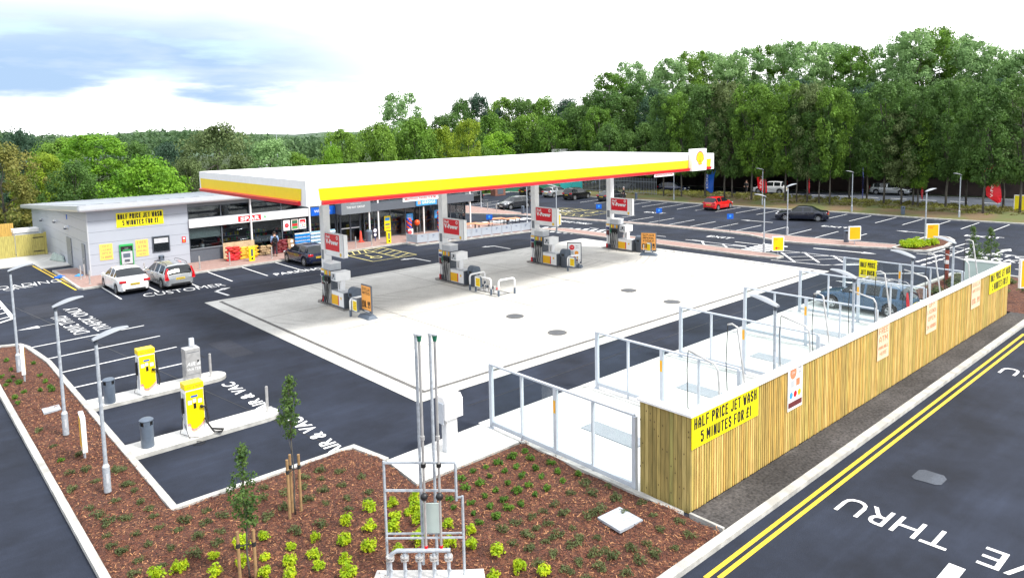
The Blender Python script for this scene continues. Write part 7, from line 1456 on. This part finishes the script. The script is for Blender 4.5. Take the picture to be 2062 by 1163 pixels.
for k in range(24):
    px = 1225+k*38; ptree(px, 250+12*math.sin(k*1.7), 100+(k % 2)*3, 86, 'dark', 'dome', 1+k % 3, 'low dark shrubby tree rising above the dark brown wall', 'shrubby trees behind the dark brown wall', 2.0, 'woodland_tree')
# slim trunks with high crowns on the verge
VT = [(1336, 396, 192, 62), (1372, 398, 186, 66), (1420, 398, 174, 78), (1459, 399, 168, 80), (1474, 401, 205, 60), (1513, 404, 172, 78), (1581, 407, 165, 80), (1604, 408, 200, 60), (1625, 409, 172, 76), (1649, 412, 205, 60), (1670, 413, 178, 70), (1779, 413, 168, 84), (1814, 416, 225, 76), (1838, 416, 184, 70), (1848, 417, 240, 60), (1904, 420, 166, 84), (1979, 432, 172, 84), (2053, 431, 150, 90), (1540, 400, 215, 66), (1710, 405, 192, 76), (1745, 402, 188, 76), (1945, 412, 196, 76), (2020, 415, 190, 80)]
for k, (px, yb, yt, wp) in enumerate(sorted(VT)):
    p = at(px, yb, .2); d_ = Vector((p.x-CP.x, p.y-CP.y)).length; H_ = ztop(px, yt, d_)-.2
    sz = H_/12.6; sw = wp*d_/FPX/6.6; tree((p.x, p.y, .1), ('dark', 'mid', 'dark', 'olive', 'dark', 'mid')[k % 6] if yt < 230 else 'mid', 'tall', 1+k % 3, (sw, sw, sz), 'slim trunked verge tree between car park and road, '+(ORD[k] if k < 20 else 'twenty-'+ORD[k-20])+' from the left', 'verge trees along the public road', 'verge_tree')

# small plants in the beds
def tuft(n_cl, per, rad, r_out, leaf, seed, flat, upz, m, name):
    rg = np.random.RandomState(seed); c = rg.normal(size=(n_cl, 3)); c /= np.linalg.norm(c, axis=1)[:, None]; c *= r_out*rg.uniform(.3, 1, n_cl)[:, None]; c[:, 2] = np.abs(c[:, 2])*flat+upz
    return cloudmesh(name, leafcloud(c, np.full(n_cl, rad), per, leaf, seed, .9, .6), m)
M_SHY = leafmat('yellow shrub leaves', (.55, .62, .02), (.28, .43, .015), 6, .10); M_SHG = leafmat('green shrub leaves', (.13, .26, .03), (.06, .14, .02), 6, .15); M_SHO = leafmat('olive shrub leaves', (.16, .19, .075), (.08, .10, .04), 6, .15)
TY = [tuft(16, 18, .065, .13, .05, 11+i, 1.2, .07, M_SHY, 'yellow_shrub') for i in range(4)]; TG = [tuft(13, 16, .05, .10, .04, 31+i, .9, .05, M_SHG, 'green_shrub') for i in range(4)]; TO = [tuft(13, 14, .05, .13, .034, 51+i, .55, .04, M_SHO, 'olive_shrub') for i in range(4)]
def zz_(ox, oy, sc): return lambda x, y: (ox+x/sc, oy+y/sc)
T_ = zz_(400, 740, 2.75); V_ = zz_(240, 840, 3.6); P7 = zz_(720, 660, 2.3133); WD = zz_(900, 860, 3.555); LB = zz_(0, 660, 2.3115)
def plants(lst, ms, name, lab, grp, s0, s1):
    for (px, py) in lst:
        p = at(px, py+4, .12); o = bpy.data.objects.new(name, rnd.choice(ms)); COL.objects.link(o); o.location = (p.x, p.y, bedz(p.x, p.y)-.02); o.rotation_euler = (0, 0, rnd.uniform(0, 6.28)); s = rnd.uniform(s0, s1); o.scale = (s, s, s*rnd.uniform(.85, 1.2)); tag(o, lab, 'shrub', grp)
YL = [T_(*q) for q in ((945, 785), (815, 850), (945, 890), (645, 925), (810, 950), (950, 980), (360, 935), (510, 980), (635, 1035), (80, 1040), (370, 1045), (810, 1050), (510, 1080), (665, 1105), (830, 1145), (370, 1145), (510, 1150), (95, 1150), (235, 985), (245, 1090))]+[V_(455, 1065), V_(420, 1090), V_(265, 1150)]+[P7(*q) for q in ((165, 820), (170, 880), (170, 940), (270, 785), (275, 845), (245, 850), (285, 900), (290, 960), (190, 1030), (285, 1000), (430, 1005), (425, 920), (530, 945), (525, 1020), (655, 1045), (635, 1150))]+[WD(*q) for q in ((510, 960), (520, 1000), (700, 1035), (335, 1055))]
plants(YL, TY, 'yellow_shrub', 'small bright yellow green shrub in the brown mulch near the vent pipes', 'yellow green shrubs in the mulch bed', .9, 1.35)
GL_ = [WD(*q) for q in ((555, 155), (600, 205), (470, 200), (360, 243), (495, 262), (275, 280), (190, 315), (410, 300), (640, 288), (745, 243), (105, 360), (310, 352), (540, 338), (675, 348), (790, 310), (940, 318), (130, 430), (230, 400), (435, 393), (580, 415), (825, 370), (720, 440), (270, 478), (350, 437), (500, 462), (635, 482), (410, 505), (170, 520), (315, 543), (535, 538), (50, 565), (440, 570), (195, 592), (350, 628), (230, 672), (20, 490))]+[LB(*q) for q in ((30, 150), (60, 215), (185, 210), (230, 270), (30, 260), (70, 320), (110, 290), (190, 285), (155, 160), (10, 220), (50, 185), (90, 250), (210, 240), (245, 285), (85, 345), (45, 235), (280, 605))]
plants(GL_, TG, 'green_shrub', 'small fresh green shrub in the mulch by the glass screens or far bed tip', 'green shrubs in the mulch bed', .8, 1.3)
OL = [WD(*q) for q in ((980, 400), (1155, 415), (890, 460), (1045, 475), (1215, 495), (1385, 525), (780, 530), (680, 575), (830, 600), (1105, 580), (1275, 590), (600, 622), (730, 660), (1005, 632), (1470, 625), (1660, 655), (505, 670), (635, 700), (900, 697), (395, 730), (565, 750), (770, 765), (705, 800), (1075, 760), (1530, 725), (1740, 760), (480, 825), (600, 855), (880, 840), (950, 795), (1430, 820), (1635, 835), (765, 910), (1145, 855), (1320, 865), (1050, 895), (945, 955), (1185, 925), (1490, 900), (665, 960), (1095, 995), (1380, 950), (860, 1025), (1280, 1045), (1000, 1060))]+[V_(*q) for q in ((1450, 360), (1470, 420), (1605, 375), (1610, 475), (1490, 525), (1650, 570), (1500, 615), (1655, 650), (1465, 750), (1275, 810), (1330, 420), (1055, 510), (1055, 580), (1065, 700), (740, 810), (610, 750), (570, 860), (695, 905), (620, 650), (760, 700), (430, 800), (300, 790), (375, 950), (215, 900), (130, 840), (155, 1010), (310, 1060), (100, 1120), (55, 720), (210, 650), (150, 590), (110, 520), (60, 460), (10, 380), (20, 950), (240, 710), (470, 720), (1190, 540), (1330, 490), (1360, 590), (545, 980), (1200, 640), (1800, 590), (1760, 410), (1810, 510))]+[LB(*q) for q in ((185, 470), (250, 545), (320, 660), (340, 740), (400, 650), (450, 700), (365, 590), (420, 830), (460, 865), (495, 905), (505, 960), (515, 1010), (560, 1030), (540, 650), (585, 710), (530, 800), (580, 870))]
plants(OL, TO, 'olive_shrub', 'small sparse olive green shrub in the brown mulch', 'olive green shrubs in the mulch bed', .9, 1.5)
def bedshrub(p, r, ms, lab, grp, n=4):
    o = bpy.data.objects.new('shrub', rnd.choice(ms)); COL.objects.link(o); o.location = (*p, .1); o.scale = (r, r, r*.9); tag(o, lab, 'shrub', grp)
for k in range(26): bedshrub((rnd.uniform(40.6, 43.6), rnd.uniform(-1.4, .2)), 2.2, TY, 'yellow green shrub packed in the left half of the planted island', 'yellow green shrubs in the planted island')
for k in range(30): bedshrub((rnd.uniform(26.4, 33.6), rnd.uniform(-10.6, -6.0)), rnd.uniform(2.2, 3.6), TO, 'olive shrub in the bed beyond the jet wash', 'olive shrubs beyond the jet wash')
for k in range(5): bedshrub((rnd.uniform(7.9, 9.0)-.35, 32.5), 1.9, TG, 'dark green potted shrub in the cluster beside the yellow sacks', 'potted shrubs outside the shop')
# staked saplings
def sapling(x, y, H_, cz, ch, cw, lab, seed, stakes, sh=1.45, kind='sap'):
    t = thing('sapling', lab, 'sapling', (x, y, .1)); rg = np.random.RandomState(seed); rr = random.Random(seed)
    n = int(60*ch/1.6); c = []
    for i in range(n): u = rr.random(); w_ = math.sin(math.pi*min(1, u*.85+.12))*cw*(1-.3*u); a = rr.uniform(0, 6.28); r = w_*rr.random()**.6; c.append((r*math.cos(a)+.06*math.sin(u*5+seed), r*math.sin(a)+.05*math.cos(u*6), cz+ch*u))
    me = cloudmesh('crown', leafcloud(np.array(c), rg.uniform(.07, .15, n), 26, .062, seed, 1.1, .2), LEAFS); o = bpy.data.objects.new('crown', me); COL.objects.link(o); o.parent = t
    q = MB(); st = [Vector((.02*math.sin(i*1.7+seed), .02*math.cos(i*2.1), H_*.97*i/9)) for i in range(10)]; q.tube(st, [.022*(1-.09*i) for i in range(10)], 7, M_BARK2)
    for i in range(14): p_ = c[rr.randrange(n)]; b_ = st[max(2, min(8, int((p_[2]-.25)/H_*9)))]; q.tube([b_, Vector(p_)], [.008, .004], 4, M_BARK2)
    q.build('trunk', t, smooth=True)
    for k, (sx, sy) in enumerate(stakes):
        s_ = thing('tree_stake', f'brown timber stake supporting the {lab.split(",")[0]}', 'stake', (x+sx, y+sy, .08), 0, 'timber stakes beside the '+lab.split(',')[0]); q = MB(); q.cyl((0, 0, 0), (0, 0, sh), .033, .031, 10, M_STAKE); q.build('shaft', s_, smooth=True, angle=50)
    if stakes:
        q = MB((x, y, 1)); 
        for sx, sy in stakes: q.tube([(x, y, sh-.22), (x+sx*.5, y+sy*.5, sh-.24), (x+sx, y+sy, sh-.22)], .014, 6, M_RUB); q.cyl((x+sx, y+sy, sh-.26), (x+sx, y+sy, sh-.17), .040, n=10, m=M_RUB)
        tag(q.build('tree_tie'), 'black rubber tie on the '+lab.split(',')[0], 'tree tie')
LEAFS = leafmat('sapling leaves', (.13, .21, .05), (.055, .11, .03), 5, .05)
sapling(-6.22, -4.0, 3.35, 1.95, 1.35, .27, 'young staked tree closer to the vac lettering, slim with upright crown', 3, [(-.17, -.06), (.15, .02), (.0, .16)])
sapling(-7.98, -5.62, 2.85, 1.05, 1.65, .33, 'young staked tree leaning over the mulch at lower left, fuller crown', 8, [(-.16, .06), (.10, -.10)], 1.05)
p = at(1957, 580, 0); sapling(p.x, p.y, 3.3, .9, 2.3, .42, 'dark slim young tree beyond the far end of the jet wash, left one', 12, [])
p = at(1992, 577, 0); sapling(p.x, p.y, 3.1, .9, 2.1, .5, 'dark slim young tree beyond the far end of the jet wash, right one', 15, [])
# loose bark chips over the near bed
def inside(x, y, poly):
    c = False; j = len(poly)-1
    for i in range(len(poly)):
        if (poly[i][1] > y) != (poly[j][1] > y) and x < (poly[j][0]-poly[i][0])*(y-poly[i][1])/(poly[j][1]-poly[i][1])+poly[i][0]: c = not c
        j = i
    return c
rg = random.Random(5); q = MB(); CH = [mat('chip dark', (.045, .016, .010), .9), mat('chip red', (.15, .045, .022), .9), mat('chip tan', (.42, .20, .09), .85)]
vv, ff, mi = [], [], []
while len(ff) < 26000:
    x, y = rg.uniform(-10, .3), rg.uniform(-11.3, 12) if rg.random() > .06 else rg.uniform(12, 18)
    if x > -8 and y > -1.6: continue
    if not inside(x, y, BED): continue
    l_, w_ = rg.uniform(.025, .085), rg.uniform(.008, .018); a = rg.uniform(0, 6.28); tl = rg.uniform(-.5, .5); z = bedz(x, y)+.006+abs(tl)*l_*.5
    dx, dy = math.cos(a)*l_/2, math.sin(a)*l_/2; nx, ny = -math.sin(a)*w_/2, math.cos(a)*w_/2; dz = tl*l_*.5; b = len(vv); r_ = rg.uniform(-.3, .3)*w_
    vv += [(x-dx-nx, y-dy-ny, z-dz-r_), (x+dx-nx, y+dy-ny, z+dz-r_), (x+dx+nx, y+dy+ny, z+dz+r_), (x-dx+nx, y-dy+ny, z-dz+r_)]; ff.append((b, b+1, b+2, b+3)); mi.append(rg.choices((0, 1, 2), (.28, .44, .28))[0])
me = bpy.data.meshes.new('bark_chips'); me.from_pydata(vv, [], ff); [me.materials.append(m) for m in CH]; me.polygons.foreach_set('material_index', mi); o = bpy.data.objects.new('bark_chips', me); COL.objects.link(o); tag(o, kind='stuff')
# grass tufts on the verge
rg = np.random.RandomState(4); c = []
for i in range(1500):
    y = rg.uniform(-12, 60); xa = np.interp(y, [-34, -3, 4, 12, 18, 29, 42, 64], [62.5, 59.7, 58.8, 58.7, 57.7, 57.1, 56.2, 54.6])+.8; xb = np.interp(y, [-34, 0, 24, 36, 64], [74, 70.3, 69.8, 67.6, 62.5]); x = xa+(xb-xa)*rg.uniform(.15, 1)**.7; c.append((x, y, .3))
me = cloudmesh('verge_grass', leafcloud(np.array(c), rg.uniform(.15, .5, len(c)), 22, .22, 5, .5, .1), leafmat('dry grass', (.24, .25, .06), (.13, .12, .04), .3, .05)); o = bpy.data.objects.new('verge_grass', me); COL.objects.link(o); tag(o, kind='stuff')
# far-off wood along the horizon
rg = np.random.RandomState(9); c = []; rad = []
for i in range(2600):
    px = rg.uniform(-250, 1250); d_ = rg.uniform(190, 330); yt = 276+26*rg.uniform(0, 1)**1.3+6*math.sin(px*.013)-(3 if d_ > 280 else 0)
    p = far(px, d_); z = ztop(px, yt, d_)-.4; c.append((p.x, p.y, z)); rad.append(rg.uniform(1.6, 3.4))
me = cloudmesh('far_wood', leafcloud(np.array(c), np.array(rad), 26, 1.0, 5, .8, .5), leafmat('far wood leaves', (.13, .22, .09), (.06, .115, .05), .05, .0)); o = bpy.data.objects.new('far_wood', me); COL.objects.link(o); tag(o, kind='stuff')
# street lamps seen over the trees
for k, (px, yt, d_) in enumerate(((556, 267, 150), (665, 266, 170), (1062, 252, 118))):
    p = far(px, d_); H_ = ztop(px, yt, d_); t = thing('tall_street_lamp', ('tall thin street lamp above the trees right of the pale tree', 'tiny street lamp on the horizon left of the broad trees', 'tall street lamp against the dark wood, pale head to the right')[k], 'street lamp', (p.x, p.y, 0), 0, 'tall lamps beyond the trees')
    q = MB(); q.cyl((0, 0, 0), (0, 0, H_), .12, .08, 8, M_GALV); q.build('pole', t); q = MB(); q.box(-.1, -.15, H_-.05, 1.8, .15, H_+.12, M_LGREY if k < 2 else M_WHITE); q.build('lamp_head', t)
